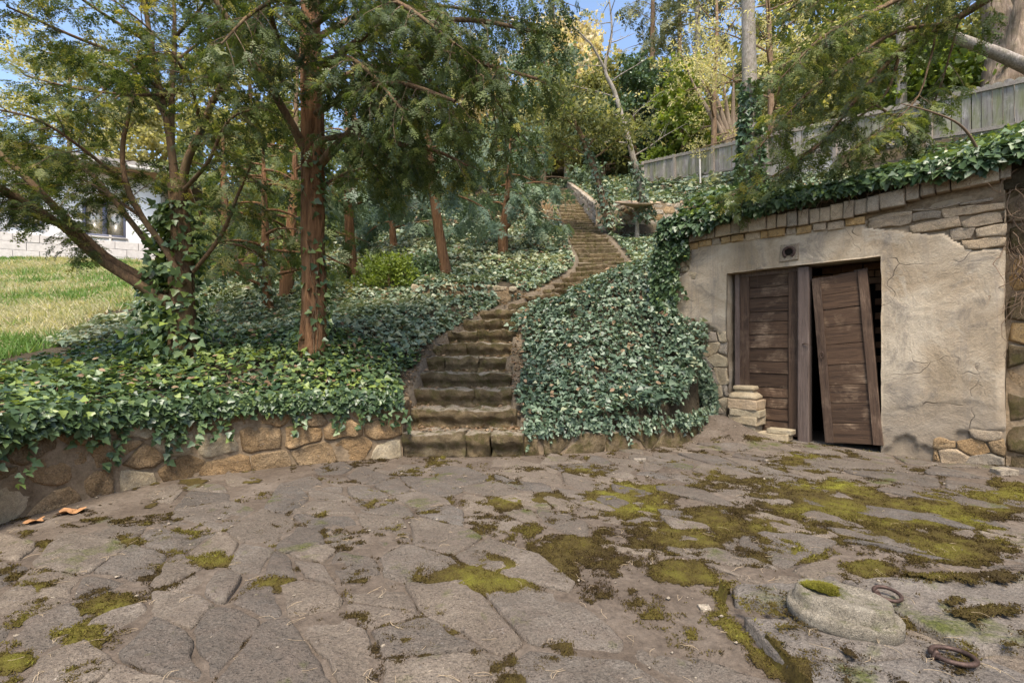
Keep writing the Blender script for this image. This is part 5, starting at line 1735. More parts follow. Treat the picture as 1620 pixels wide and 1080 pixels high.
def bark_strips(root, path, z0, z1, n, seed, m, r=(0.004, 0.010), L=(0.2, 0.9)):
    """Loose fibrous strips standing off the trunk."""
    g = np.random.default_rng(seed)
    p, _ = resample(np.asarray(path, float), 60)
    geo = Geo()
    for k in range(n):
        a, zs = g.uniform(0, 6.28), g.uniform(z0, z1)
        zz = np.linspace(zs, min(zs + g.uniform(*L), z1 + 0.2), 9)
        c = np.stack([np.interp(zz, p[:, 2], p[:, q]) for q in (0, 1)] + [zz], 1)
        rr = np.interp(zz, p[:, 2], p[:, 3]) * 0.93
        an = a + np.cumsum(g.normal(0, 0.035, 9))
        rr = rr + np.r_[g.uniform(0.004, 0.03), np.zeros(7), g.uniform(0.002, 0.02)]
        V, Fs = tube_vf(np.c_[c + np.stack([np.cos(an) * rr, np.sin(an) * rr, 0 * an], 1), g.uniform(*r) * np.sin(np.linspace(0.25, 2.9, 9))], 5, 2)
        geo.add(V, Fs)
    o = geo.make('bark_strips', m, root)
    o['kind'] = 'stuff'
bark_strips(t2, T2_trunk[0], 0.9, 5.4, 260, 77, M['yew_bark'])
bark_strips(t1, T1_trunk[0], 0.9, 2.6, 130, 78, M['limb_bark'])

# ------------------------------------------------------------------ yew boughs reaching over the cellar from the right
T3_trunk = [np.array([[7.6, 5.2, 3.2, .26], [7.5, 5.15, 4.2, .22], [7.3, 5.1, 5.2, .18], [7.2, 5.1, 6.4, .13], [7.2, 5.0, 8.0, .05]])]
q = lambda rows: px_path(rows)
T3_limbs = [
    np.vstack([[7.32, 5.1, 5.2, .07], q([(1640, -50, 5.2, .055), (1560, 0, 5.3, .045), (1500, 38, 5.4, .036), (1425, 80, 5.5, .028), (1360, 150, 5.6, .022), (1300, 225, 5.65, .016), (1235, 275, 5.7, .008)])]),
    np.vstack([[7.3, 5.1, 5.6, .06], q([(1640, -130, 5.0, .045), (1540, -60, 5.0, .036), (1440, -10, 5.0, .028), (1340, 40, 5.1, .02), (1230, 110, 5.2, .01)])]),
    q([(1500, 38, 5.4, .026), (1420, 50, 5.2, .02), (1340, 100, 5.0, .015), (1260, 165, 4.9, .01), (1200, 235, 4.9, .006)]),
    q([(1425, 80, 5.5, .02), (1400, 150, 5.6, .014), (1330, 205, 5.7, .01), (1260, 250, 5.8, .006)]),
    np.vstack([[7.25, 5.1, 6.0, .05], q([(1600, -200, 5.2, .04), (1480, -120, 5.4, .03), (1360, -50, 5.6, .022), (1240, 20, 5.8, .012)])]),
    q([(1440, -10, 5.0, .022), (1380, 20, 4.7, .016), (1300, 60, 4.5, .012), (1230, 130, 4.4, .006)]),
    q([(1300, 225, 5.65, .014), (1240, 268, 5.75, .01), (1180, 300, 5.85, .007), (1140, 312, 5.9, .004)]),
    q([(1360, 150, 5.6, .016), (1420, 190, 5.5, .012), (1450, 220, 5.45, .006)]),
    q([(1480, 55, 5.4, .012), (1470, 100, 5.3, .01), (1440, 170, 5.2, .008), (1330, 250, 5.2, .004)]),
    q([(1520, 20, 5.4, .012), (1490, 130, 5.5, .009), (1460, 200, 5.6, .005)]),
]
t3, n = yew('yew_tree', 'overhanging yew whose long thin boughs reach out above the cellar roof', T3_trunk, T3_limbs, M['limb_bark'], M['yew'], 303, sp=(0.045, 0.3), tw=(0.25, 0.7), spacing2=0.075, sp_anchor=0.036, droop=0.5, spr=(0.09, 0.16), limb_t0=0.42, tint=(0.5, 0.22))
NTRI['t3'] = n
print('tris', NTRI)
# ------------------------------------------------------------------ smaller yews on the slope
def limbs_round(base, z0, z1, n, L, r, g, lift=0.25, droop=0.12, toward=None):
    """Limbs leaving a trunk (polyline base) between heights z0 and z1."""
    base = np.asarray(base, float)
    res = []
    for i in range(n):
        t = (i + g.random() * 0.7) / n
        z = z0 + (z1 - z0) * t
        c = np.array([np.interp(z, base[:, 2], base[:, k]) for k in range(2)] + [z])
        a = i * 2.4 + g.normal(0, 0.4)
        d = np.array([math.cos(a), math.sin(a), lift + g.normal(0, 0.12)])
        ll = L * (1.0 - 0.55 * t) * g.uniform(0.75, 1.15)
        pts, q = [], c.copy()
        for s in range(6):
            pts.append([*q, r * (1 - 0.45 * t) * (1 - 0.85 * s / 5)])
            q = q + nrm(d) * ll / 5
            d = d + np.array([0, 0, -droop]) + g.normal(0, 0.09, 3)
        res.append(np.array(pts))
    return res

def slope_yew(rows, label, n, L, z_lo, z_hi, seed, mat='yew_blue', group='small yews on the ivy slope', lr=0.035, sp=(0.16, 0.3), bark='yew_bark', droop=0.8, lo=True, spr=(0.3, 0.46), tint=(0.45, 0.2), lift=0.2, more=()):
    g = np.random.default_rng(seed)
    tp = px_path(rows)
    tp[0, 2] = float(hill(tp[0, 0], tp[0, 1])) - 0.1
    L_ = limbs_round(tp, tp[-1, 2] * (1 - z_lo) + tp[0, 2] * z_lo if z_lo > 1 else tp[0, 2] + (tp[-1, 2] - tp[0, 2]) * z_lo, tp[0, 2] + (tp[-1, 2] - tp[0, 2]) * z_hi, n, L, lr, g, lift)
    L_ += [px_path(m) for m in more]
    return yew('small_yew', label, [tp], L_, M[bark], M[mat], seed, sp=sp, tw=(0.4, 0.9), tw2=True, droop=droop, spr=spr, spacing2=0.2, sp_anchor=0.13, limb_t0=0.2, group=group, lo=lo, tint=tint)

slope_yew([(561, 445, 10.9, .13), (555, 400, 10.9, .105), (552, 340, 10.9, .09), (550, 270, 10.9, .07), (548, 170, 10.9, .03)], 'small yew with thin red trunk just right of the big straight yew', 15, 1.5, 0.42, 0.97, 401)
slope_yew([(708, 455, 10.5, .125), (700, 400, 10.5, .105), (688, 320, 10.5, .09), (680, 250, 10.5, .07), (676, 150, 10.5, .03)], 'leaning yew with bare orange trunk in the middle of the ivy slope', 16, 1.9, 0.46, 0.97, 402, tint=(0.35, 0.18))
slope_yew([(795, 405, 13.1, .14), (796, 372, 13.1, .12), (800, 330, 13.1, .08), (806, 260, 13.1, .05), (808, 210, 13.1, .02)], 'low spreading yew forking near the ground, left of the upper stairs', 17, 1.65, 0.35, 0.97, 403,
          more=[[(800, 362, 13.1, .06), (815, 345, 13.0, .05), (826, 326, 12.9, .03), (836, 306, 12.8, .012)], [(792, 360, 13.1, .05), (770, 335, 13.1, .035), (740, 315, 13.1, .02)]])
slope_yew([(425, 488, 8.3, .085), (423, 440, 8.3, .07), (420, 380, 8.3, .055), (418, 300, 8.3, .04), (415, 215, 8.3, .015)], 'thin grey green yew with ivy wrapped stem between the two big yews', 17, 1.45, 0.22, 0.97, 404, mat='yew', spr=(0.2, 0.3), tint=(0.5, 0.25),
          more=[[(422, 455, 8.3, .03), (390, 440, 8.1, .026), (355, 420, 7.9, .018), (325, 405, 7.7, .008)], [(423, 445, 8.3, .028), (385, 420, 8.5, .02), (350, 375, 8.7, .01)]])
slope_yew([(452, 455, 9.6, .13), (456, 410, 9.6, .11), (462, 340, 9.6, .08), (466, 270, 9.6, .05), (468, 200, 9.6, .02)], 'bushy yew with crooked brown stem behind the straight red trunk', 15, 1.7, 0.3, 0.97, 405, mat='yew', spr=(0.22, 0.34), tint=(0.4, 0.22))
slope_yew([(625, 430, 15.5, .12), (622, 380, 15.5, .1), (618, 300, 15.5, .08), (615, 200, 15.5, .03)], 'dark yew set back up the slope between two small trunks', 18, 2.4, 0.2, 0.97, 406, spr=(0.36, 0.55), tint=(0.3, 0.18))
slope_yew([(360, 450, 13.5, .12), (358, 400, 13.5, .1), (355, 310, 13.5, .08), (352, 200, 13.5, .03)], 'dense olive yew at the far edge of the lawn', 18, 2.2, 0.12, 0.97, 407, spr=(0.34, 0.5), mat='yew', tint=(0.5, 0.2))

# ------------------------------------------------------------------ broadleaf and forest trees
def leafy(name, label, trunk, n_limb, L, z_lo, z_hi, mat, bark, seed, n_tuft, size, group=None, temps=None, lift=0.5, tint=(0.5, 0.25), clump=0.55, wood_r=0.05, bare=0, droop=0.03, cat='tree', limb_extra=(), sub=3, upz=0.5, trunk_jit=0.1):
    """Trunk, limbs with side branches, leaf tufts gathered in loose clumps along the branch ends."""
    g = np.random.default_rng(seed)
    trunk = np.asarray(trunk, float)
    root = tag(empty(name, trunk[0][:3]), label, cat, group)
    V, Fs = tube_vf(trunk, 10, 4, trunk_jit, seed)
    build('trunk', V, Fs, M[bark], root, origin=trunk[0][:3])
    z0, z1 = trunk[0][2], trunk[-1][2]
    limbs = limbs_round(trunk, z0 + (z1 - z0) * z_lo, z0 + (z1 - z0) * z_hi, n_limb, L, wood_r, g, lift, droop) + [np.asarray(e) for e in limb_extra]
    w = Geo()
    subs = []
    for p in limbs:
        V, Fs = tube_vf(p, 6, 2)
        w.add(V, Fs)
        subs += twigs_from(p, g, 0.3, L / (sub + 2), (L * 0.3, L * 0.55), 0.15, 0.3, r=wood_r * 0.35)
    for p in subs:
        V, Fs = tube_vf(p, 4, 1)
        w.add(V, Fs)
    fine = []
    if bare:
        for p in subs + limbs:
            fine += twigs_from(p, g, 0.2, bare, (L * 0.12, L * 0.3), -0.1, 0.2, r=wood_r * 0.16)
        for p in fine:
            V, Fs = tube_vf(p[::2], 3, 1)
            w.add(V, Fs)
    if w.n:
        w.make('branches', M[bark], root)['kind'] = 'stuff'
    if n_tuft:
        src = subs + limbs + fine
        ends = np.array([p[int(g.integers(len(p) // 2, len(p)))][:3] for p in (src[int(k)] for k in g.integers(len(src), size=n_tuft))])
        A = ends + g.normal(0, clump, ends.shape) * np.array([1, 1, 0.6])
        D = g.normal(size=A.shape)
        Z = g.normal(size=A.shape) * 0.6 + [0, 0, upz]
        geo = Geo()
        scatter(geo, temps or TUFTS_LO, A, D, Z, size * g.uniform(0.6, 1.3, len(A)), np.clip(g.normal(tint[0], tint[1], len(A)) + 0.12 * fbm(A * 0.8, 2, seed), 0, 1), seed)
        geo.make('crown', M[mat], root, smooth=False)
    return root

def stem(px, py, Y, top, r, lean=0.0, n=6, wob=0.06, seed=0, bury=0.25):
    """Trunk path from the slope at pixel px up to height top (metres above its foot)."""
    g = np.random.default_rng(seed)
    x = (px - CX) / F * Y
    z = float(hill(x, Y, stairs=False)) - bury
    pts = []
    for i in range(n + 1):
        t = i / n
        pts.append([x + lean * top * t + g.normal(0, wob) * t, Y + g.normal(0, wob) * t, z + top * t, r * (1 - 0.8 * t) + 0.01])
    return np.array(pts)

# trees beyond the lawn on the left, sunlight painted into the gold leaves
leafy('leafy_tree', 'added tree behind the house roof, its leaves painted sunlit gold', stem(110, 0, 33, 15, .25, 0.0, seed=1), 16, 6.4, 0.25, 0.98, 'gold', 'brown_bark', 501, 2000, 0.5, temps=TUFTS, tint=(0.35, 0.3), clump=0.4, bare=0.5)  # put in for the near yew's sunlit outer leaves
leafy('leafy_tree', 'yellow green tree between the house corner and the many stemmed yew', stem(262, 0, 30, 11.0, .18, 0.0, seed=2), 14, 3.2, 0.3, 0.98, 'gold', 'brown_bark', 502, 1300, 0.5, tint=(0.2, 0.25), clump=0.45, bare=0.5)
leafy('leafy_tree', 'pale yellow tree showing between the stems of the many stemmed yew', stem(395, 0, 24, 11, .2, 0.0, seed=3), 12, 3.2, 0.3, 0.98, 'hill_leaf', 'brown_bark', 503, 900, 0.6, tint=(0.75, 0.2), clump=0.5)

# the wood above the stairs
leafy('leaning_tree', 'ivy wrapped tree leaning left over the upper stairs', px_path([(968, 362, 15.2, .13), (955, 320, 15.2, .12), (940, 268, 15.1, .10), (924, 225, 15.0, .08), (905, 185, 14.9, .05), (880, 150, 14.7, .02)]), 9, 1.6, 0.5, 0.97, 'hill_leaf', 'brown_bark', 511, 560, 0.32, temps=TUFTS, tint=(0.3, 0.28), clump=0.28, wood_r=0.035)
leafy('bare_tree', 'slender bare pale tree leaning beside the fence end', px_path([(1020, 330, 15.8, .12), (1008, 275, 15.8, .10), (990, 205, 15.8, .085), (972, 145, 15.8, .07), (957, 108, 15.8, .05), (968, 50, 15.8, .035), (960, -30, 15.8, .015)]), 12, 2.2, 0.22, 0.96, 'gold', 'grey_bark', 512, 60, 0.18, temps=TUFTS, bare=0.22, lift=0.5, wood_r=0.03, sub=4,
      limb_extra=[px_path([(958, 112, 15.8, .05), (935, 70, 15.6, .035), (905, 40, 15.4, .02), (890, 5, 15.3, .01)])])
for i, (px, Y, top, r, mat, tint, lab, L) in enumerate([
        (1003, 28, 6.8, .16, 'dark_leaf', .55, 'rounded dark evergreen behind the slender bare tree', 2.6),
        (955, 29, 7.0, .16, 'hill_leaf', .5, 'olive tree standing above the top of the stairs', 2.4),
        (860, 27, 8.5, .18, 'yew_blue', .55, 'grey green tree left of the stair top', 2.8)]):
    leafy('evergreen_tree', lab, stem(px, 0, Y, top, r, 0, seed=20 + i), 16, L, 0.12, 0.97, mat, 'brown_bark', 520 + i, 1700, 0.40, tint=(tint, 0.22), clump=0.4, lift=0.3)
def conifer(label, px, Y, top, r, mat, seed, L, n=34, tint=(0.5, 0.2), z_lo=0.25, lean=0.0, bark='brown_bark', group='tall conifers in the wood', spr=(0.55, 0.95), sp=0.3):
    g = np.random.default_rng(seed)
    tr = stem(px, 0, Y, top, r, lean, 7, 0.04, seed)
    root = tag(empty('conifer', tr[0][:3]), label, 'tree', group)
    V, Fs = tube_vf(tr, 10, 3, 0.06, seed)
    build('trunk', V, Fs, M[bark], root, origin=tr[0][:3])
    L_ = limbs_round(tr, tr[0][2] + top * z_lo, tr[0][2] + top * 0.98, n, L, 0.04, g, 0.12, 0.10)
    w = Geo()
    tws = []
    for p in L_:
        V, Fs = tube_vf(p, 4, 1)
        w.add(V, Fs)
        tws += twigs_from(p, g, 0.15, sp, (0.5, 1.0), 0.7, 0.7, r=0.01)
    w.make('branches', M[bark], root)['kind'] = 'stuff'
    A, D = anchors(tws, g, 0.26)
    D = nrm(D + [0, 0, -0.5])
    geo = Geo()
    scatter(geo, SPRAYS_LO, A, D, np.array([0, 0, 1.0]) + g.normal(0, 0.4, D.shape), g.uniform(*spr, len(A)), np.clip(g.normal(*tint, len(A)), 0, 1), seed)
    geo.make('crown', M[mat], root, smooth=False)
conifer('tall hazy conifer right behind the slender bare tree', 1032, 33, 16, .28, 'fir', 531, 3.0)
conifer('conifer with clean pale trunk standing behind the fence end', 1104, 26, 15, .22, 'fir', 532, 2.4, z_lo=0.5, bark='grey_bark', tint=(0.6, 0.2))
conifer('tall conifer left of the golden maple', 1075, 38, 17, .28, 'fir', 533, 3.2, tint=(0.65, 0.2))
conifer('dark conifer seen through the straight yew boughs', 640, 27, 12, .25, 'fir', 534, 3.2, tint=(0.3, 0.2), z_lo=0.1)
conifer('olive conifer seen left of the straight red trunk', 470, 22, 9.5, .22, 'yew', 536, 2.8, tint=(0.45, 0.2), z_lo=0.08)
conifer('olive conifer seen just right of the straight red trunk', 560, 20, 8.5, .22, 'yew', 537, 2.8, tint=(0.35, 0.2), z_lo=0.08)
for i, (px, Y, top, lab, tint, L) in enumerate([(905, 40, 11.5, 'pale tan tree glowing above the stair top', .75, 3.8), (862, 46, 13.5, 'tall tan tree left of the stair top, far up the hill', .6, 4.2), (945, 50, 9, 'low tan tree far behind the dark evergreens', .7, 3.6), (898, 33, 9.5, 'pale tree with backlight painted in its leaves, just above the stair top', .8, 2.8), (760, 42, 11, 'tan tree far up the hill above the low spreading yew', .5, 4.2)]):
    leafy('far_tree', lab, stem(px, 0, Y, top, .25, 0, seed=40 + i), 14, L, 0.15, 0.97, 'tan', 'grey_bark', 540 + i, 1500, 0.65, tint=(tint, 0.25), clump=0.6, bare=0.8)
# maple with young golden leaves round the ivy clad trunk
kt = px_path([(1188, 300, 17.3, .31), (1187, 240, 17.3, .28), (1186, 140, 17.3, .25), (1184, 40, 17.3, .23), (1182, -80, 17.3, .2), (1180, -200, 17.3, .15)])
leafy('tall_tree', 'thick pale trunk clad in ivy below, in front of the fence', kt, 6, 2.6, 0.6, 0.97, 'gold', 'grey_bark', 551, 0, 0.3, wood_r=0.05, trunk_jit=0.05)
leafy('maple_tree', 'golden young maple spreading round the thick ivy clad trunk', stem(1222, 0, 18.4, 10.5, .13, -0.02, seed=52), 24, 3.8, 0.12, 0.97, 'gold', 'brown_bark', 552, 800, 0.27, temps=TUFTS, tint=(0.6, 0.22), clump=0.25, lift=0.35, sub=5, bare=0.7)
leafy('maple_tree', 'second golden maple between the pale conifer trunk and the ivy clad trunk', stem(1128, 0, 22.5, 10.5, .14, 0.02, seed=53), 20, 3.2, 0.15, 0.97, 'gold', 'brown_bark', 553, 700, 0.28, temps=TUFTS, tint=(0.75, 0.2), clump=0.25, lift=0.35, sub=5, bare=0.7)
leafy('ivy_shrub', 'bright yellow green ivy tree right behind the fence end', stem(1082, 0, 25.5, 5.6, .14, 0, seed=54), 14, 1.7, 0.05, 0.97, 'bush', 'brown_bark', 554, 900, 0.45, tint=(0.75, 0.2), clump=0.35)
# reddish stems
g = np.random.default_rng(3)
rt = tag(empty('many_stemmed_tree', P(1150, 240, 23.5)), 'reddish many stemmed trunk fanning out behind the fence', 'tree')
for i in range(6):
    a = (i - 2.5) * 9
    V, Fs = tube_vf(px_path([(1158 + a * 0.15, 250, 23.5, .17), (1154 + a * 0.5, 215, 23.5, .15), (1146 + a * 1.0, 180, 23.5, .11), (1136 + a * 1.8, 130, 23.5 + g.normal(0, .3), .05), (1126 + a * 2.4, 70, 23.5, .02)]), 8, 3, 0.1, i)
    build('trunk', V, Fs, M['rough_bark'], rt)
# big furrowed trunk, pale leaning bough, pale snag, shrubs behind the right fence
Yb = 13.6
zb = float(hill((1592 - CX) / F * Yb, Yb, stairs=False))
bt = tag(empty('big_tree', [(1592 - CX) / F * Yb, Yb, zb]), 'big furrowed forked trunk behind the fence at the right edge', 'tree')
for rows in ([(1588, 200, Yb, .52), (1590, 130, Yb, .46), (1592, 80, Yb, .42), (1578, 30, Yb, .30), (1566, -40, Yb, .25), (1556, -140, Yb, .2)], [(1598, 190, Yb, .45), (1604, 100, Yb + .1, .40), (1622, 30, Yb + .2, .34), (1636, -60, Yb + .2, .28), (1650, -200, Yb, .2)],
             [(1590, 90, Yb - .2, .12), (1602, 50, Yb - .4, .10), (1610, 10, Yb - .6, .09), (1625, -50, Yb - .7, .06)]):
    V, Fs = tube_vf(px_path(rows), 36, 10, 0.16, 9, ridge=0.25)
    build('trunk', V, Fs, M['rough_bark'], bt)
V, Fs = tube_vf(px_path([(1700, 135, 12.9, .19), (1640, 112, 12.8, .17), (1570, 82, 12.7, .14), (1520, 62, 12.7, .12), (1490, 48, 12.7, .09), (1476, 40, 12.7, .03)]), 12, 4, 0.08, 5)
lb = build('leaning_bough', V, Fs, M['grey_bark'])
tag(lb, 'pale smooth bough slanting across the big furrowed trunk', 'branch')
leafy('snag_tree', 'pale straight trunk rising behind the right part of the fence', px_path([(1426, 200, 15.0, .15), (1426, 140, 15.0, .14), (1425, 80, 15.0, .12), (1424, 0, 15.0, .09), (1424, -90, 15.0, .03)]), 6, 1.4, 0.5, 0.95, 'gold', 'grey_bark', 561, 60, 0.3, bare=0.5)
for i, (px, Y, top, L, mat, lab) in enumerate([(1350, 17.5, 2.6, 1.9, 'hill_leaf', 'olive shrub behind the fence left of the pale straight trunk'), (1475, 15.5, 2.5, 1.9, 'bush', 'green bramble mound behind the fence right of the pale straight trunk'), (1545, 15.8, 3.0, 2.0, 'hill_leaf', 'tangled olive shrub beside the big furrowed trunk'), (1265, 20.5, 2.8, 2.0, 'hill_leaf', 'olive shrub behind the fence near the golden maple')]):
    leafy('shrub', lab, stem(px, 0, Y, top, .07, 0, seed=70 + i, n=4), 16, L, 0.02, 0.97, mat, 'twig' if False else 'brown_bark', 570 + i, 800, 0.36, tint=(0.4, 0.25), clump=0.32, bare=0.35, cat='shrub', wood_r=0.025)
for i, (px, Y, top, lab) in enumerate([(1330, 27, 13, 'hazy tree behind the overhanging yew boughs'), (1440, 24, 11, 'hazy tree up the hill behind the pale straight trunk'), (1240, 36, 15, 'tall hazy tree far behind the golden maple')]):
    leafy('far_tree', lab, stem(px, 0, Y, top, .2, 0, seed=80 + i), 14, 3.2, 0.2, 0.97, 'hill_leaf', 'grey_bark', 580 + i, 750, 0.6, tint=(0.5, 0.25), clump=0.5, bare=0.6)
# bright green bush by the plank steps
bb = P(615, 455, 10.2)
bz = float(hill(bb[0], bb[1]))
leafy('bush', 'bright yellow green bush beside the plank steps', np.array([[bb[0], bb[1], bz - .1, .04], [bb[0], bb[1], bz + .3, .03], [bb[0], bb[1], bz + .62, .01]]), 14, 0.62, 0.02, 0.95, 'bush', 'brown_bark', 591, 620, 0.17, temps=TUFTS, tint=(0.55, 0.22), clump=0.13, wood_r=0.015, cat='bush', lift=0.3)
bb = P(672, 455, 10.6)
bz = float(hill(bb[0], bb[1]))
leafy('bush', 'small dark green bush right of the bright bush', np.array([[bb[0], bb[1], bz - .1, .04], [bb[0], bb[1], bz + .2, .03], [bb[0], bb[1], bz + .4, .01]]), 12, 0.45, 0.02, 0.95, 'dark_leaf', 'brown_bark', 592, 300, 0.17, temps=TUFTS, tint=(0.6, 0.22), clump=0.11, wood_r=0.012, cat='bush', lift=0.3)
# the far wood that closes the hill top
g = np.random.default_rng(44)
N = 5200
fx, fy = g.uniform(-34, 40, N), g.uniform(30, 62, N)
fx, fy = np.where(g.random(N) < 0.3, fx, fx), fy
fh = g.random(N) ** 0.8 * (5.0 + 3.0 * vnoise(p3(fx * 0.22, fy * 0.22), 4))
A = np.stack([fx, fy, hill(fx, fy, stairs=False, noise=False) + fh], 1)
geo = Geo()
scatter(geo, TUFTS_LO, A, g.normal(size=A.shape), g.normal(size=A.shape) * 0.6 + [0, 0, 0.5], g.uniform(0.8, 1.7, N), np.clip(g.normal(0.45, 0.25, N), 0, 1), 3)
o = geo.make('far_wood', M['hill_leaf'], None, smooth=False)
tag(o, 'far off wooded hilltop read as one mass of foliage', kind='stuff')
# ------------------------------------------------------------------ ivy on the ground
def normals_of(fn, x, y, e=0.05):
    zx = (fn(x + e, y) - fn(x - e, y)) / (2 * e)
    zy = (fn(x, y + e) - fn(x, y - e)) / (2 * e)
    return nrm(np.stack([-zx, -zy, np.ones_like(zx)], -1)), zx, zy

LAWN_X = lambda y: -5.7 - 0.42 * np.clip(y - 5.2, 0, 5.6) + 0.0 * y
def ivy_ok(x, y, margin=0.03):
    d, par = dist_poly(x, y, ST)
    hw = np.interp(par, np.arange(len(ST)), ST[:, 2])
    ok = (d > hw + margin - 0.22 * (np.abs(vnoise(p3(x * 1.7, y * 1.7), 3)) ** 1.5)) | (y < 4.8)
    ok &= (d > hw + 0.10) | (y < 9.5)
    ok &= (d > hw + 0.09 + 0.14 * vnoise(p3(x * 2.5, y * 2.5), 5)) | (y > 7.2) | (y < 4.9)
    ok &= ~inside(x, y, TERR)
    q = np.stack([x, y], -1) - SH_L
    u, w = q @ SD, q @ SB
    ok &= ~((u > 0) & (u < SH_W + 3) & (w > -0.02) & (w < 2.3))
    return ok

def ivy_patch(label, x0, x1, y0, y1, dens, size, temp, mat, seed, pile=0.10, tilt=0.55, where=None, tint=(0.45, 0.2), lawn=True, brown=0.03, surf=hill):
    g = np.random.default_rng(seed)
    N = int((x1 - x0) * (y1 - y0) * dens * 2.2)
    x, y = g.uniform(x0, x1, N), g.uniform(y0, y1, N)
    ok = ivy_ok(x, y)
    if lawn:
        ok &= x > LAWN_X(y) + 0.5 * fbm(p3(x * 1.1, y * 1.1), 2, 7)
    if where is not None:
        ok &= where(x, y)
    thin = fbm(p3(x * 1.3, y * 1.3), 3, 17)
    nz = normals_of(surf, x, y)[0][:, 2]
    ok &= g.random(N) < np.clip(1.15 + thin * 0.9, 0.4, 1) * np.clip(1.0 / nz, 1, 2.2) / 2.2
    x, y = x[ok], y[ok]
    nn, zx, zy = normals_of(surf, x, y)
    h = g.random(len(x)) ** 0.7 * pile * (1 + 0.8 * fbm(p3(x * 2.2, y * 2.2), 2, 27))
    A = np.stack([x, y, surf(x, y)], 1) + nn * (h[:, None] + 0.012)
    down = np.stack([-zx, -zy, -(zx ** 2 + zy ** 2)], 1)
    X = nrm(nrm(down + 1e-3) * 0.7 + g.normal(0, 0.75, A.shape) * [1, 1, 0.35])
    Z = nn + g.normal(0, tilt, A.shape) + np.array([0, 0, 0.25])
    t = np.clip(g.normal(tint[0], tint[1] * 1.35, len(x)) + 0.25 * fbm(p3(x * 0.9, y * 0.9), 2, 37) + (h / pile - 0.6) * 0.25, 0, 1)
    geo = Geo()
    b = g.random(len(x)) < brown
    place(temp[0], temp[1], A[~b], X[~b], Z[~b], (size[0] + size[1]) * 0.5 * np.clip(np.exp(g.normal(-0.05, 0.34, (~b).sum())), 0.45, 1.75), t[~b], geo)
    o = geo.make('ivy', M[mat], None, smooth=False)
    tag(o, label, kind='stuff')
    return A[b], X[b], Z[b]
IV, IV2, KT = (IVY_V, IVY_F), (IVY2_V, IVY2_F), (KITE_V, KITE_F)
dead = []
dead.append(ivy_patch('glossy ivy bed along the top of the low retaining wall', -5.4, -0.9, 0.6, 6.6, 1050, (0.04, 0.09), IV, 'ivy', 601, 0.10, 0.5, tint=(0.55, 0.24)))
dead.append(ivy_patch('ivy carpet round the feet of the two big yews', -8.5, -0.3, 6.6, 10.0, 820, (0.06, 0.10), IV2, 'ivy_far', 602, 0.10, tint=(0.72, 0.2)))
dead.append(ivy_patch('ivy mound between the stairs and the cellar', 0.0, 3.2, 4.95, 9.6, 1350, (0.032, 0.08), IV, 'ivy_far', 603, 0.13, 0.6, lawn=False, tint=(0.27, 0.22), brown=0.02))
dead.append(ivy_patch('pale ivy carpet on the slope left of the stairs', -8.0, 2.4, 10.0, 18.2, 430, (0.08, 0.125), IV2, 'ivy_far', 604, 0.12, where=lambda x, y: x > -8.5, tint=(0.78, 0.2), brown=0.04))
dead.append(ivy_patch('ivy carpet right of the upper stairs', 2.4, 10.5, 9.6, 20.5, 330, (0.08, 0.13), IV2, 'ivy_far', 605, 0.10, lawn=False, tint=(0.65, 0.2)))
dead.append(ivy_patch('distant ivy covering the upper slope', -9.0, 9.0, 18.2, 32.0, 120, (0.15, 0.24), KT, 'ivy_far', 606, 0.25, lawn=False, tint=(0.55, 0.22), brown=0.06))
dead.append(ivy_patch('ivy on the bank behind the cellar roof', 4.3, 13.0, 3.0, 13.2, 190, (0.10, 0.15), IV2, 'ivy', 607, 0.2, lawn=False, tint=(0.5, 0.2)))
g = np.random.default_rng(19)
geo = Geo()
for k in range(340):                                        # bare runners creeping over the beds
    if k < 170: x0, y0 = g.uniform(0.15, 3.0), g.uniform(5.3, 8.6)
    else: x0, y0 = g.uniform(-4.6, -1.0), g.uniform(3.4, 7.5)
    a, n = g.uniform(0, 6.28), 9
    xs, ys = [x0], [y0]
    for j in range(n):
        a += g.normal(0, 0.35)
        xs.append(xs[-1] + 0.07 * math.cos(a)); ys.append(ys[-1] + 0.07 * math.sin(a))
    xs, ys = np.array(xs), np.array(ys)
    if not ivy_ok(xs, ys).all():
        continue
    V, Fs = tube_vf(np.c_[xs, ys, hill(xs, ys) + 0.05 + 0.03 * np.sin(np.arange(n + 1) * 1.3 + k), np.full(n + 1, 0.0035)], 4, 1)
    geo.add(V, Fs)
tag(geo.make('ivy_runners', M['twig'], None), 'bare brown ivy runners creeping over the beds', kind='stuff')
geo = Geo()
g = np.random.default_rng(9)
for A, X, Z in dead:
    s = np.clip(0.035 + A[:, 1] * 0.006, 0.06, 0.16)
    place(LEAF_V * [1, 1.5, 1], LEAF_F, A + [0, 0, 0.02], X, Z, s, g.random(len(A)), geo)
tag(geo.make('fallen_leaves', M['brown_leaf'], None, smooth=False), 'brown fallen leaves caught in the ivy', kind='stuff')

# ------------------------------------------------------------------ ivy on the cellar roof and its hanging fringe
g = np.random.default_rng(71)
N = 5200
u, w = g.uniform(-0.14, 4.4, N), g.random(N) ** 1.3 * 2.4 - 0.06
z = roof_z(u, w)
h = g.random(N) ** 0.7 * (0.17 + 0.06 * np.sin(u * 3))
A = FW(u, z + h, -w)
okk = (u > -0.1) | (A[:, 2] < 9)
X = nrm(-np.r_[SB, 0] * 0.5 * -1 * -1 + g.normal(0, 0.8, A.shape) * [1, 1, 0.4] + [0, 0, -0.25])
X = nrm(np.r_[-SB, -0.3] * 0.7 + g.normal(0, 0.75, A.shape) * [1, 1, 0.4])
Z = np.array([-SB[0] * 0.4, -SB[1] * 0.4, 1.0]) + g.normal(0, 0.5, A.shape)
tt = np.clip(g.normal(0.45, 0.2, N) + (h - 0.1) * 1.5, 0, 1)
geo = Geo()
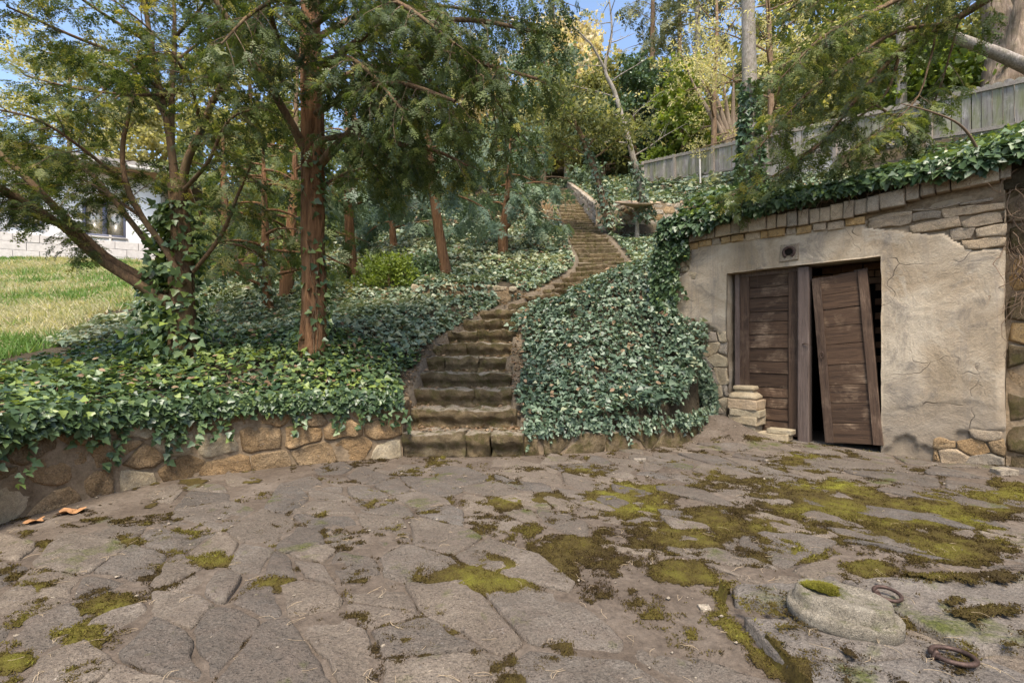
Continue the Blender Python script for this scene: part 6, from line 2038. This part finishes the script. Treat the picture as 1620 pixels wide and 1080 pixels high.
place(IVY_V, IVY_F, A, X, Z, g.uniform(0.07, 0.125, N), tt, geo)
# fringe rolling over the brick row
N = 2600
u = g.uniform(-0.12, 3.75, N)
drop = g.random(N) ** 1.6
lng = 0.10 + 0.10 * np.clip(fbm(p3(u * 2.3, u * 0), 3, 73) + 0.3, 0, 1) + 0.10 * (1 - sstep(0.2, 1.2, u))
z = roof_z(u, 0 * u) + 0.16 - drop * (lng * 0.75 + 0.06)
n = 0.02 + 0.10 * np.sin(np.clip(drop, 0, 1) * 2.2) * g.random(N) + 0.05
A = FW(u, z, n)
X = nrm(np.array([-SB[0] * 0.4, -SB[1] * 0.4, -0.9]) + g.normal(0, 0.5, A.shape))
Z = nrm(np.array([-SB[0], -SB[1], 0.5]) + g.normal(0, 0.45, A.shape))
place(IVY_V, IVY_F, A, X, Z, g.uniform(0.06, 0.11, N), np.clip(g.normal(0.42, 0.2, N), 0, 1), geo)
tag(geo.make('roof_ivy', M['ivy'], None, smooth=False), 'thick glossy ivy covering the cellar roof and rolling over its edge', kind='stuff')

def strand(p, g, L, step, sway, out, lean):
    pts, d = [], np.array([0, 0, -1.0])
    n = max(2, int(L / step))
    q = np.array(p, float)
    for i in range(n + 1):
        pts.append(q.copy())
        d = nrm(d + g.normal(0, sway, 3) + lean)
        q = q + d * step
    return np.array(pts)

def hang(label, starts, outs, Ls, seed, size=(0.035, 0.065), mat='ivy', step=0.045, lean=None, stems=True, tint=(0.5, 0.2), sway=0.22):
    g = np.random.default_rng(seed)
    lg, sg = Geo(), Geo()
    for p, o, L in zip(starts, outs, Ls):
        pts = strand(p, g, L, step, sway, o, (np.zeros(3) if lean is None else lean) + np.array([0, 0, -0.25]))
        dv = (pts - pts[0]) @ o
        pts = pts - np.minimum(dv, 0)[:, None] * o                     # keep out of the wall
        pts = pts - (np.maximum(dv - 0.05, 0))[:, None] * o * 0.7
        if stems:
            V, Fs = tube_vf(np.c_[pts, np.full(len(pts), 0.002)], 3, 1)
            sg.add(V, Fs)
        k = np.repeat(pts, 2, 0) + g.normal(0, 0.012, (len(pts) * 2, 3))
        X = nrm(np.array([0, 0, -0.7]) + g.normal(0, 0.6, k.shape) + o * 0.3)
        Z = nrm(o + [0, 0, 0.35] + g.normal(0, 0.35, k.shape))
        place(IVY_V, IVY_F, k + o * 0.015, X, Z, g.uniform(*size, len(k)), np.clip(g.normal(*tint, len(k)), 0, 1), lg)
    if stems and sg.n:
        V, Fs, t = sg.get()
        lV, lF, lt = lg.get()
        ob = build('hanging_ivy', np.vstack([lV, V]), np.vstack([lF, Fs + len(lV)]), [M[mat], M['twig']], None, False, np.r_[lt, t])
        idx = np.zeros(len(lF) + len(Fs), dtype=np.int32)
        idx[len(lF):] = 1
        ob.data.polygons.foreach_set('material_index', idx)
    else:
        ob = lg.make('hanging_ivy', M[mat], None, smooth=False)
    return tag(ob, label, kind='stuff')

g = np.random.default_rng(81)
S, O, Ls = [], [], []
for i in range(620):
    u = g.uniform(1.0, cw.L - 0.02)
    c, nn = cw.at(np.array([u]))
    far = 1 - u / cw.L
    S.append([c[0, 0] + nn[0, 0] * 0.03, c[0, 1] + nn[0, 1] * 0.03, 0.63 + g.uniform(-0.03, 0.07)])
    O.append([nn[0, 0], nn[0, 1], 0])
    Ls.append(g.uniform(0.02, 0.09) + (0.08 if far > 0.35 else 0) * g.random() + (g.random() < 0.07) * g.uniform(0.1, 0.38) + (0.28 * g.random() if far > 0.66 else 0))
hang('ivy trails hanging over the face of the low retaining wall', S, np.array(O), Ls, 82, (0.04, 0.075), tint=(0.55, 0.2))
S, O, Ls = [], [], []
for i in range(430):
    u = g.uniform(0.0, ck.L - 0.35) if i < 190 else g.uniform(1.5, ck.L + 0.0)
    c, nn = ck.at(np.array([u]))
    bk = 0.0 if i < 190 else g.uniform(0.03, 0.38)
    xx_, yy_ = c[0, 0] - nn[0, 0] * bk, c[0, 1] - nn[0, 1] * bk
    S.append([xx_, yy_, 0.30 + g.uniform(-0.02, 0.08) if i < 190 else float(hill(xx_, yy_)) + 0.05])
    O.append([nn[0, 0], nn[0, 1], 0])
    Ls.append(g.uniform(0.03, 0.12) + (g.random() < 0.06) * 0.15)
hang('ivy tips drooping over the mossy kerb', S, np.array(O), Ls, 83, (0.035, 0.06), 'ivy_far')
S, O, Ls = [], [], []
for i in range(150):
    u = g.uniform(-0.12, 0.10) if g.random() < 0.8 else g.uniform(0.1, 0.28)
    top = 2.85 if u < 0.1 else 2.7
    S.append(FW(u, top + g.uniform(-0.6, 0.05) * (1 if u < 0.1 else 0.2), 0.06))
    O.append([-SB[0], -SB[1], 0])
    Ls.append(g.uniform(0.3, 1.1) if u < 0.06 else g.uniform(0.1, 0.35))
hang('ivy curtain down the left corner of the cellar', S, np.array(O), Ls, 84, (0.05, 0.085), tint=(0.45, 0.2))
# ivy climbing the lower left of the cellar front
S, O, Ls = [], [], []
for i in range(170):
    u = g.uniform(0.0, 0.75)
    lim = 1.9 - 1.9 * u
    if lim < 0.3: lim = 0.3
    S.append(FW(u, lim * g.uniform(0.55, 1.0) + 0.1, 0.05 + 0.1 * g.random()))
    O.append([-SB[0], -SB[1], 0])
    Ls.append(g.uniform(0.1, 0.3))
hang('ivy creeping from the mound onto the lower left of the cellar front', S, np.array(O), Ls, 85, (0.045, 0.075), 'ivy_far')
# dry stems over the brick row and down the gap at the right
S, O, Ls = [], [], []
vg = Geo()
for i in range(130):
    u = g.uniform(0.2, 3.3)
    p = strand(FW(u, 2.78 + g.uniform(-0.03, 0.06), 0.075), g, g.uniform(0.08, 0.34), 0.04, 0.5, None, np.array([0, 0, -0.1]))
    V, Fs = tube_vf(np.c_[p, np.linspace(0.0035, 0.001, len(p))], 4, 1)
    vg.add(V, Fs)
for i in range(120):
    u = g.uniform(3.30, 3.75)
    p = strand(FW(u, g.uniform(1.6, 2.8), -0.06 + g.uniform(-0.05, 0.05)), g, g.uniform(0.3, 1.0), 0.06, 0.4, None, np.array([0, 0, -0.15]))
    V, Fs = tube_vf(np.c_[p, np.linspace(0.005, 0.0015, len(p))], 4, 1)
    vg.add(V, Fs)
tag(vg.make('dry_stems', M['twig'], None), 'dry brown ivy stems over the brick row and in the gap beside the cellar', kind='stuff')
p = px_path([(1560, 268, 4.62, .012), (1548, 240, 4.6, .013), (1532, 212, 4.55, .011), (1510, 192, 4.5, .009), (1470, 176, 4.45, .007), (1425, 164, 4.4, .004)])
V, Fs = tube_vf(p, 6, 4)
tag(build('bare_shoot', V, Fs, M['twig']), 'bare brown shoot curving up from the roof ivy before the fence', 'branch')

# ------------------------------------------------------------------ ivy climbing trunks
def climb(label, path, z0, z1, n, seed, size=(0.05, 0.10), spread=0.10, mat='ivy', tint=(0.6, 0.2), stems=6, side=None):
    g = np.random.default_rng(seed)
    p, L = resample(np.asarray(path, float), 40)
    t = g.random(n) ** 1.25
    z = z0 + (z1 - z0) * t
    c = np.stack([np.interp(z, p[:, 2], p[:, k]) for k in (0, 1)] + [z], 1)
    r = np.interp(z, p[:, 2], p[:, 3])
    a = g.uniform(0, 2 * math.pi, n)
    if side is not None:
        a = np.where(g.random(n) < 0.6, g.normal(side, 0.8, n), a)
    o = np.stack([np.cos(a), np.sin(a), 0 * a], 1)
    A = c + o * (r + g.random(n) ** 1.5 * spread * (1.4 - t))[:, None]
    X = nrm(o * 0.5 + [0, 0, -0.5] + g.normal(0, 0.55, A.shape))
    Z = nrm(o + [0, 0, 0.5] + g.normal(0, 0.45, A.shape))
    geo = Geo()
    place(IVY_V, IVY_F, A, X, Z, g.uniform(*size, n), np.clip(g.normal(*tint, n), 0, 1), geo)
    lV, lF, lt = geo.get()
    sg = Geo()
    for k in range(stems):
        aa = g.uniform(0, 6.28)
        zz = np.linspace(z0 - 0.1, z0 + (z1 - z0) * g.uniform(0.6, 1.1), 24)
        cc = np.stack([np.interp(zz, p[:, 2], p[:, q]) for q in (0, 1)] + [zz], 1)
        rr = np.interp(zz, p[:, 2], p[:, 3]) + 0.006
        an = aa + np.cumsum(g.normal(0, 0.16, 24))
        V, Fs = tube_vf(np.c_[cc + np.stack([np.cos(an) * rr, np.sin(an) * rr, 0 * an], 1), np.linspace(0.009, 0.003, 24)], 4, 1)
        sg.add(V, Fs)
    V, Fs, t2_ = sg.get()
    ob = build('climbing_ivy', np.vstack([lV, V]), np.vstack([lF, Fs + len(lV)]), [M[mat], M['limb_bark']], None, False, np.r_[lt, t2_])
    idx = np.zeros(len(lF) + len(Fs), dtype=np.int32)
    idx[len(lF):] = 1
    ob.data.polygons.foreach_set('material_index', idx)
    tag(ob, label, kind='stuff')
climb('ivy climbing the many stemmed yew', T1_trunk[0], 0.85, 2.8, 1900, 91, (0.05, 0.115), 0.34, tint=(0.68, 0.22), stems=9, side=math.pi)
climb('sparse ivy climbing the straight red trunk', T2_trunk[0], 0.95, 3.6, 330, 92, spread=0.10, stems=10, side=-0.2)
climb('dense ivy sleeve on the thick pale trunk by the fence', kt, 6.9, 10.6, 1000, 93, (0.15, 0.24), 0.18, 'dark_leaf', stems=4)
climb('ivy sleeve on the tree leaning over the stairs', px_path([(968, 362, 15.2, .13), (955, 320, 15.2, .12), (940, 268, 15.1, .10), (924, 225, 15.0, .08)]), 4.9, 7.6, 420, 94, (0.09, 0.15), 0.16, 'ivy_far', stems=4)
climb('ivy on the foot of the slender bare tree', px_path([(1020, 330, 15.8, .12), (1008, 275, 15.8, .10), (990, 205, 15.8, .085)]), 5.3, 7.2, 420, 95, (0.1, 0.16), 0.22, 'ivy_far', stems=3)
climb('ivy on the thin grey green yew', px_path([(425, 488, 8.3, .085), (423, 440, 8.3, .07), (420, 380, 8.3, .055)]), 1.7, 2.9, 260, 96, (0.06, 0.1), 0.14, 'ivy_far', stems=3)
xx = P(738, 370, 15.5)
climb('ivy covered stump on the slope left of the low yew', np.array([[xx[0], 15.5, 4.3, .12], [xx[0], 15.5, 6.0, .08]]), 4.4, 5.9, 380, 97, (0.1, 0.16), 0.18, 'ivy_far', stems=4)
# ivy patch on the block wall
g = np.random.default_rng(98)
N = 420
s, zz = g.normal(-5.6, 0.42, N), 4.4 + g.random(N) ** 1.2 * 1.4
A = np.array([HP(a, 0.68 + 0.1 * g.random(), b) for a, b in zip(s, zz)])
geo = Geo()
place(IVY2_V, IVY2_F, A, np.array([0, 0, -1.0]) + g.normal(0, 0.6, A.shape), np.r_[-hin, 0.3] + g.normal(0, 0.4, A.shape), g.uniform(0.12, 0.2, N), np.clip(g.normal(0.5, 0.2, N), 0, 1), geo)
tag(geo.make('wall_ivy', M['ivy_far'], None, smooth=False), 'ivy patch growing on the low block wall', kind='stuff')

# ------------------------------------------------------------------ lawn
lx, ly = np.arange(-26, -4.5, 0.25), np.arange(4.0, 20.3, 0.25)
LX, LY = np.meshgrid(lx, ly, indexing='ij')
lf = grid_faces(len(lx), len(ly))
ctr_x, ctr_y = LX.ravel()[lf].mean(1), LY.ravel()[lf].mean(1)
front = (np.stack([ctr_x, ctr_y], 1) - hb[:2]) @ hin < -0.3
kp = (ctr_x < LAWN_X(ctr_y) - 0.6 + 0.4 * fbm(p3(ctr_x, ctr_y), 2, 7)) & front
M['lawn'] = soil_mat('lawn earth', [(0.09, 0.105, 0.035), (0.17, 0.155, 0.075), (0.28, 0.24, 0.15)])
V = np.stack([LX, LY, hill(LX, LY) + 0.02], -1).reshape(-1, 3)
used = np.unique(lf[kp])
rm = -np.ones(len(V), int)
rm[used] = np.arange(len(used))
tag(build('lawn', V[used], rm[lf[kp]], M['lawn']), 'rough sloping lawn below the white house', kind='structure')
g = np.random.default_rng(55)
N = 120000
x, y = g.uniform(-23, -4.6, N), 5.0 + 15.0 * g.random(N) ** 1.2
ok = (x < LAWN_X(y) - 0.15 + 0.6 * fbm(p3(x, y), 2, 7)) & (((np.stack([x, y], 1) - hb[:2]) @ hin) < -0.7) & (x / y > -1.35)
x, y = x[ok], y[ok]
N = len(x)
dry = sstep(-0.15, 0.25, fbm(p3(x * 0.55, y * 0.9), 3, 56) + g.normal(0, 0.12, N))
hgt = g.uniform(0.05, 0.17, N) * (1 + 0.4 * dry) * (1 + 0.9 * fbm(p3(x * 1.3, y * 1.3), 3, 57))
A = np.stack([x, y, hill(x, y)], 1)
a = g.uniform(0, 6.28, N)
side = np.stack([np.cos(a), np.sin(a), 0 * a], 1) * (0.006 + 0.0012 * y)[:, None]
tip = np.stack([g.normal(0, 0.45, N) * hgt, g.normal(0, 0.45, N) * hgt - 0.2 * dry * hgt, hgt * (1 - 0.35 * dry)], 1)
V = np.stack([A - side, A + side, A + tip], 1).reshape(-1, 3)
t = np.clip(0.25 + 0.6 * dry + g.normal(0, 0.12, N), 0, 1)
o = build('grass', V, np.arange(3 * N).reshape(-1, 3), M['grass'], None, False, np.repeat(t, 3))
tag(o, 'rough green and straw coloured lawn grass', kind='stuff')

# ------------------------------------------------------------------ moss on the terrace
MOSS = [  # photograph pixels: x, y, rx, ry, strength
    (790, 795, 34, 14, 1), (872, 790, 34, 13, .9), (840, 840, 30, 12, 1), (745, 915, 120, 34, 1), (900, 880, 70, 34, 1), (960, 890, 55, 25, .8), (1000, 790, 90, 30, .9), (1085, 905, 58, 22, 1.1),
    (1080, 850, 90, 30, .9), (1180, 830, 110, 40, 1.1), (1160, 760, 120, 22, .7), (1290, 790, 140, 36, 1.1), (1290, 735, 100, 18, .8), (1440, 815, 130, 34, 1.1), (1510, 870, 110, 26, 1.1), (1400, 850, 110, 26, 1), (1580, 800, 70, 40, .9), (1370, 903, 46, 18, 1.2),
    (1230, 880, 80, 16, .7), (340, 890, 40, 15, .9), (160, 955, 52, 24, 1), (150, 1008, 66, 28, .9), (45, 940, 55, 26, .7), (20, 1050, 50, 14, .9), (430, 928, 46, 14, .9), (690, 880, 30, 10, .6), (695, 830, 22, 9, .6), (200, 850, 30, 12, .5), (120, 890, 40, 10, .5), (1560, 990, 60, 14, 1), (1510, 976, 24, 9, .9), (860, 742, 60, 6, .6), (930, 745, 50, 6, .5), (1340, 960, 30, 18, .0)]
def moss_mask(x, y):
    px, py = CX + F * x / y, CY + F * EYE / y
    m = np.full(np.shape(x), -1.0)
    for a, b, rx, ry, s in MOSS:
        m = np.maximum(m, s * (1 - ((px - a) / rx) ** 2 * 0.7 - ((py - b) / ry) ** 2 * 0.7))
    # the vertical joint of the raised slab and its top rim
    e = np.minimum(np.abs(x - 0.90 - 0.03 * np.sin(y * 9)) / 0.085, 9)
    m = np.maximum(m, np.where((y > 1.2) & (y < 2.2), 0.7 - e * 0.7, -1))
    e = np.abs(y - 2.26 - 0.03 * np.sin(x * 5)) / 0.06
    m = np.maximum(m, np.where((x > 1.4) & (x < 2.9), 0.65 - e * 0.5, -1))
    return m + 0.85 * fbm(p3(x * 5.5, y * 5.5), 4, 66) + 0.75 * fbm(p3(x * 20, y * 20), 4, 65) - 0.06
def top_z(x, y):
    s = inside(x, y, [(0.92, 1.0), (0.92, 2.16), (1.5, 2.22), (2.45, 2.26), (3.3, 1.6), (3.2, 1.0)])
    return np.where(s, SLAB_Z + 0.012, ground(x, y) + 0.004)
g = np.random.default_rng(67)
def moss_tufts(N, x0, x1, y0, y1, sz, thr=0.12):
    x, y = g.uniform(x0, x1, N), y0 + (y1 - y0) * g.random(N)
    m = moss_mask(x, y)
    ok = (m > thr + 0.35 * g.random(N) ** 2) & inside(x, y, TERR)
    return x[ok], y[ok], m[ok]
parts_ = [moss_tufts(420000, -3.2, 3.4, 1.4, 3.3, 1), moss_tufts(200000, -2, 5.0, 3.3, 5.6, 1)]
geo = Geo()
for (x, y, m) in parts_:
    N = len(x)
    cush = np.clip(m, 0, 0.8)
    z = top_z(x, y) + 0.018 * cush * (0.7 + 0.6 * fbm(p3(x * 14, y * 14), 2, 68)) - 0.003
    s = (0.0045 + 0.0015 * y) * g.uniform(0.6, 1.3, N)
    a = g.uniform(0, 6.28, N)
    side = np.stack([np.cos(a), np.sin(a), 0 * a], 1) * (s * 0.42)[:, None]
    tip = np.stack([g.normal(0, 0.6, N) * s, g.normal(0, 0.6, N) * s, s * g.uniform(0.5, 1.1, N)], 1)
    A = np.stack([x, y, z], 1)
    V = np.stack([A - side, A + side, A + tip], 1).reshape(-1, 3)
    t = np.clip(0.05 + 0.40 * m + 0.60 * fbm(p3(x * 3.1, y * 3.1), 4, 69) + g.normal(0, 0.13, N), 0, 1)
    geo.add(V, np.arange(3 * N).reshape(-1, 3), np.repeat(t, 3))
tag(geo.make('moss', M['moss'], None, smooth=False), 'yellow green moss cushions spreading over the terrace', kind='stuff')
# the felted bed under the tufts
bx, by = np.arange(-3.2, 5.0, 0.016), np.arange(1.4, 5.6, 0.016)
BX, BY = np.meshgrid(bx, by, indexing='ij')
bm = moss_mask(BX, BY)
bz_ = top_z(BX, BY) + 0.024 * np.clip(bm - 0.36, -0.3, 0.6) * (0.8 + 0.6 * fbm(p3(BX * 14, BY * 14), 2, 68)) + 0.004 * fbm(p3(BX * 45, BY * 45), 2, 64)
bf = grid_faces(len(bx), len(by))
kp = (bm.ravel()[bf].mean(1) > 0.36) & inside(BX, BY, TERR).ravel()[bf].all(1)
used = np.unique(bf[kp])
rm = -np.ones(BX.size, int)
rm[used] = np.arange(len(used))
bt_ = np.clip(0.05 + 0.40 * bm + 0.60 * fbm(p3(BX * 3.1, BY * 3.1), 4, 69), 0, 1)
tag(build('moss_bed', np.stack([BX, BY, bz_], -1).reshape(-1, 3)[used], rm[bf[kp]], M['moss_bed'], None, True, bt_.ravel()[used]), 'brownish felt of old moss under the green tufts', kind='stuff')
# moss cap on the pedestal stone
N = 9000
r, a = np.sqrt(g.random(N)), g.uniform(0, 6.28, N)
x, y = PED[0] - 0.06 + r * np.cos(a) * 0.08, PED[1] + 0.04 + r * np.sin(a) * 0.06
keep_ = r + 0.8 * fbm(p3(x * 18, y * 18), 3, 70) < 0.75
x, y, r = x[keep_], y[keep_], r[keep_]
N = len(x)
A = np.stack([x, y, SLAB_Z + 0.100 + 0.016 * (1 - r ** 2)], 1)
s = 0.009 * g.uniform(0.7, 1.3, N)
a = g.uniform(0, 6.28, N)
side = np.stack([np.cos(a), np.sin(a), 0 * a], 1) * (s * 0.4)[:, None]
tip = np.stack([g.normal(0, 0.6, N) * s, g.normal(0, 0.6, N) * s, s], 1)
tag(build('moss_cap', np.stack([A - side, A + side, A + tip], 1).reshape(-1, 3), np.arange(3 * N).reshape(-1, 3), M['moss'], None, False, np.repeat(np.clip(g.normal(0.85, 0.12, N), 0, 1), 3)), 'bright moss cap on the carved pedestal stone', kind='stuff')

# ------------------------------------------------------------------ litter
geo = Geo()
for k in range(300):
    y = 1.5 + 4.0 * g.random() ** 1.4
    x = g.uniform(-1.05, 1.05) * y
    if not inside(np.array([x]), np.array([y]), TERR)[0]:
        continue
    z = float(top_z(np.array([x]), np.array([y]))[0]) + 0.012
    a = g.uniform(0, 6.28)
    L = g.uniform(0.02, 0.085)
    p = np.array([[x, y, z, .0008], [x + math.cos(a) * L * .5, y + math.sin(a) * L * .5, z + g.uniform(0.0, 0.006), .0008], [x + math.cos(a + .3) * L, y + math.sin(a + .3) * L, z, .0007]])
    V, Fs = tube_vf(p, 3, 2)
    geo.add(V, Fs)
    if g.random() < 0.4:
        p[1:, :2] += g.normal(0, 0.012, (2, 2))
        V, Fs = tube_vf(p, 3, 2)
        geo.add(V, Fs)
tag(geo.make('needle_litter', M['needle'], None), 'dry pine needles and thin twigs strewn over the terrace', kind='stuff')
geo = Geo()
N = 900
for k in range(N):
    if k < 560:
        y = 1.5 + 4.2 * g.random()
        x = g.uniform(-1.05, 1.05) * y
    else:
        x, y = g.normal(2.75, 0.5), g.normal(5.65, 0.35)
    if not inside(np.array([x]), np.array([y]), TERR)[0]:
        continue
    s = 0.004 + 0.010 * g.random() ** 3
    if g.random() < 0.02: s *= 2.5
    V = np.array([[1, 0, 0], [-1, 0, 0], [0, .8, 0], [0, -.8, 0], [0, 0, .55], [0, 0, -.5], [.6, .5, .3], [-.6, -.4, .35]]) * s * g.uniform(0.75, 1.25, (8, 3))
    Fs = np.array([[4, 6, 7], [0, 6, 4], [6, 2, 4], [0, 2, 6], [2, 1, 4], [1, 7, 4], [1, 3, 7], [3, 4, 7], [3, 0, 4], [0, 3, 5], [3, 1, 5], [1, 2, 5], [2, 0, 5]])
    geo.add(V + [x, y, float(top_z(np.array([x]), np.array([y]))[0]) + s * .3], Fs)
tag(geo.make('pebbles', M['far_stone'], None), 'small stones and grit scattered on the terrace', kind='stuff')
def dry_leaf(px, py, size, yaw, seed, lab):
    gg = np.random.default_rng(seed)
    Y = EYE * F / (py - CY)
    c = P(px, py, Y)
    n = 22
    a = np.linspace(0, 2 * math.pi, n, endpoint=False)
    r = size * (0.62 + 0.38 * np.abs(np.cos(a * 2.5)) ** 1.5) * gg.uniform(0.85, 1.1, n)
    V = np.vstack([[0, 0, 0.0]] + [np.stack([np.cos(a) * r * f, np.sin(a) * r * f * 0.8, 0.25 * size * (f ** 2) * (np.sin(a * 3 + seed) * 0.6 + 0.4)], 1) for f in (0.5, 1.0)])
    Fs = [(0, 1 + i, 1 + (i + 1) % n) for i in range(n)] + [(1 + i, 1 + n + i, 1 + n + (i + 1) % n, 1 + (i + 1) % n) for i in range(n)]
    cy_, sy_ = math.cos(yaw), math.sin(yaw)
    V = np.stack([V[:, 0] * cy_ - V[:, 1] * sy_, V[:, 0] * sy_ + V[:, 1] * cy_, V[:, 2]], 1)
    z = float(ground(np.array([c[0]]), np.array([c[1]]))[0]) + 0.012
    tag(link('dry_leaf', mesh('dry_leaf', V, Fs, M['dry_leaf']), None, (c[0], c[1], z)), lab, 'leaf', 'dry plane leaves by the wall foot')
dry_leaf(112, 812, 0.085, 0.4, 1, 'larger curled brown plane leaf at the foot of the retaining wall')
dry_leaf(55, 826, 0.06, 1.4, 2, 'smaller brown plane leaf nearest the frame edge by the wall')
def chip(px, py, w, seed, lab, d=0.6, name='stone_chip'):
    Y = EYE * F / (py - CY)
    c = P(px, py, Y)
    V, Fs = block_vf((w / 2, w * d / 2, w * .16), (4, 3, 2), w * .12, w * .08, 12, seed)
    z = float(ground(np.array([c[0]]), np.array([c[1]]))[0]) + w * .1
    tag(link(name, mesh(name, V, Fs, M['far_stone']), None, (c[0], c[1], z)), lab, 'stone', 'loose stones on the terrace')
chip(1012, 729, .12, 1, 'pale flat stone splinter lying before the mossy kerb', .35)
chip(1216, 731, .07, 2, 'pale stone chip lying in front of the left door')
chip(1590, 757, .16, 3, 'loose pale stone at the right foot of the cellar wall')
chip(1115, 962, .045, 4, 'pale leaf shaped flake beside the raised slab', .9)
# leaves, twigs and crumbs lying on the treads and along the path edges
g = np.random.default_rng(111)
A, X, Z, S_ = [], [], [], []
for k in range(2600):
    i = int(len(ST) * g.random() ** 1.7)
    cx, cy, hw_ = ST[i]
    f2 = ST_DIR[i]
    s2 = np.array([f2[1], -f2[0]])
    u = g.normal(0, 0.5)
    u = np.sign(u) * min(abs(u), 1.0) * hw_
    if g.random() < 0.5: u = np.sign(u) * hw_ * g.uniform(0.6, 1.0)
    v = g.uniform(0.12, 0.40)
    A.append([cx + s2[0] * u + f2[0] * v, cy + s2[1] * u + f2[1] * v, ST_Z[i] + 0.012])
    S_.append(g.uniform(0.015, 0.05) * (1 + 0.03 * cy))
for k in range(2600):                                        # and down the bare earth beside the steps
    i = int(14 * g.random())
    cx, cy, hw_ = ST[i]
    s2 = np.array([ST_DIR[i][1], -ST_DIR[i][0]])
    u = (hw_ + abs(g.normal(0.05, 0.17))) * (1 if g.random() < 0.5 else -1)
    xx, yy = cx + s2[0] * u, cy + s2[1] * u + g.uniform(-0.2, 0.25)
    if yy < 5.05 or inside(np.array([xx]), np.array([yy]), TERR)[0]:
        continue
    A.append([xx, yy, float(hill(xx, yy)) + 0.015])
    S_.append(g.uniform(0.015, 0.055))
A = np.array(A)
geo = Geo()
place(LEAF_V * [1, 1.4, 1], LEAF_F, A, g.normal(size=A.shape) * [1, 1, 0.2], np.array([0, 0, 1.0]) + g.normal(0, 0.35, A.shape), np.array(S_), g.random(len(A)), geo)
tag(geo.make('leaf_litter', M['brown_leaf'], None, smooth=False), 'dry leaves and crumbs lying on the stair treads', kind='stuff')
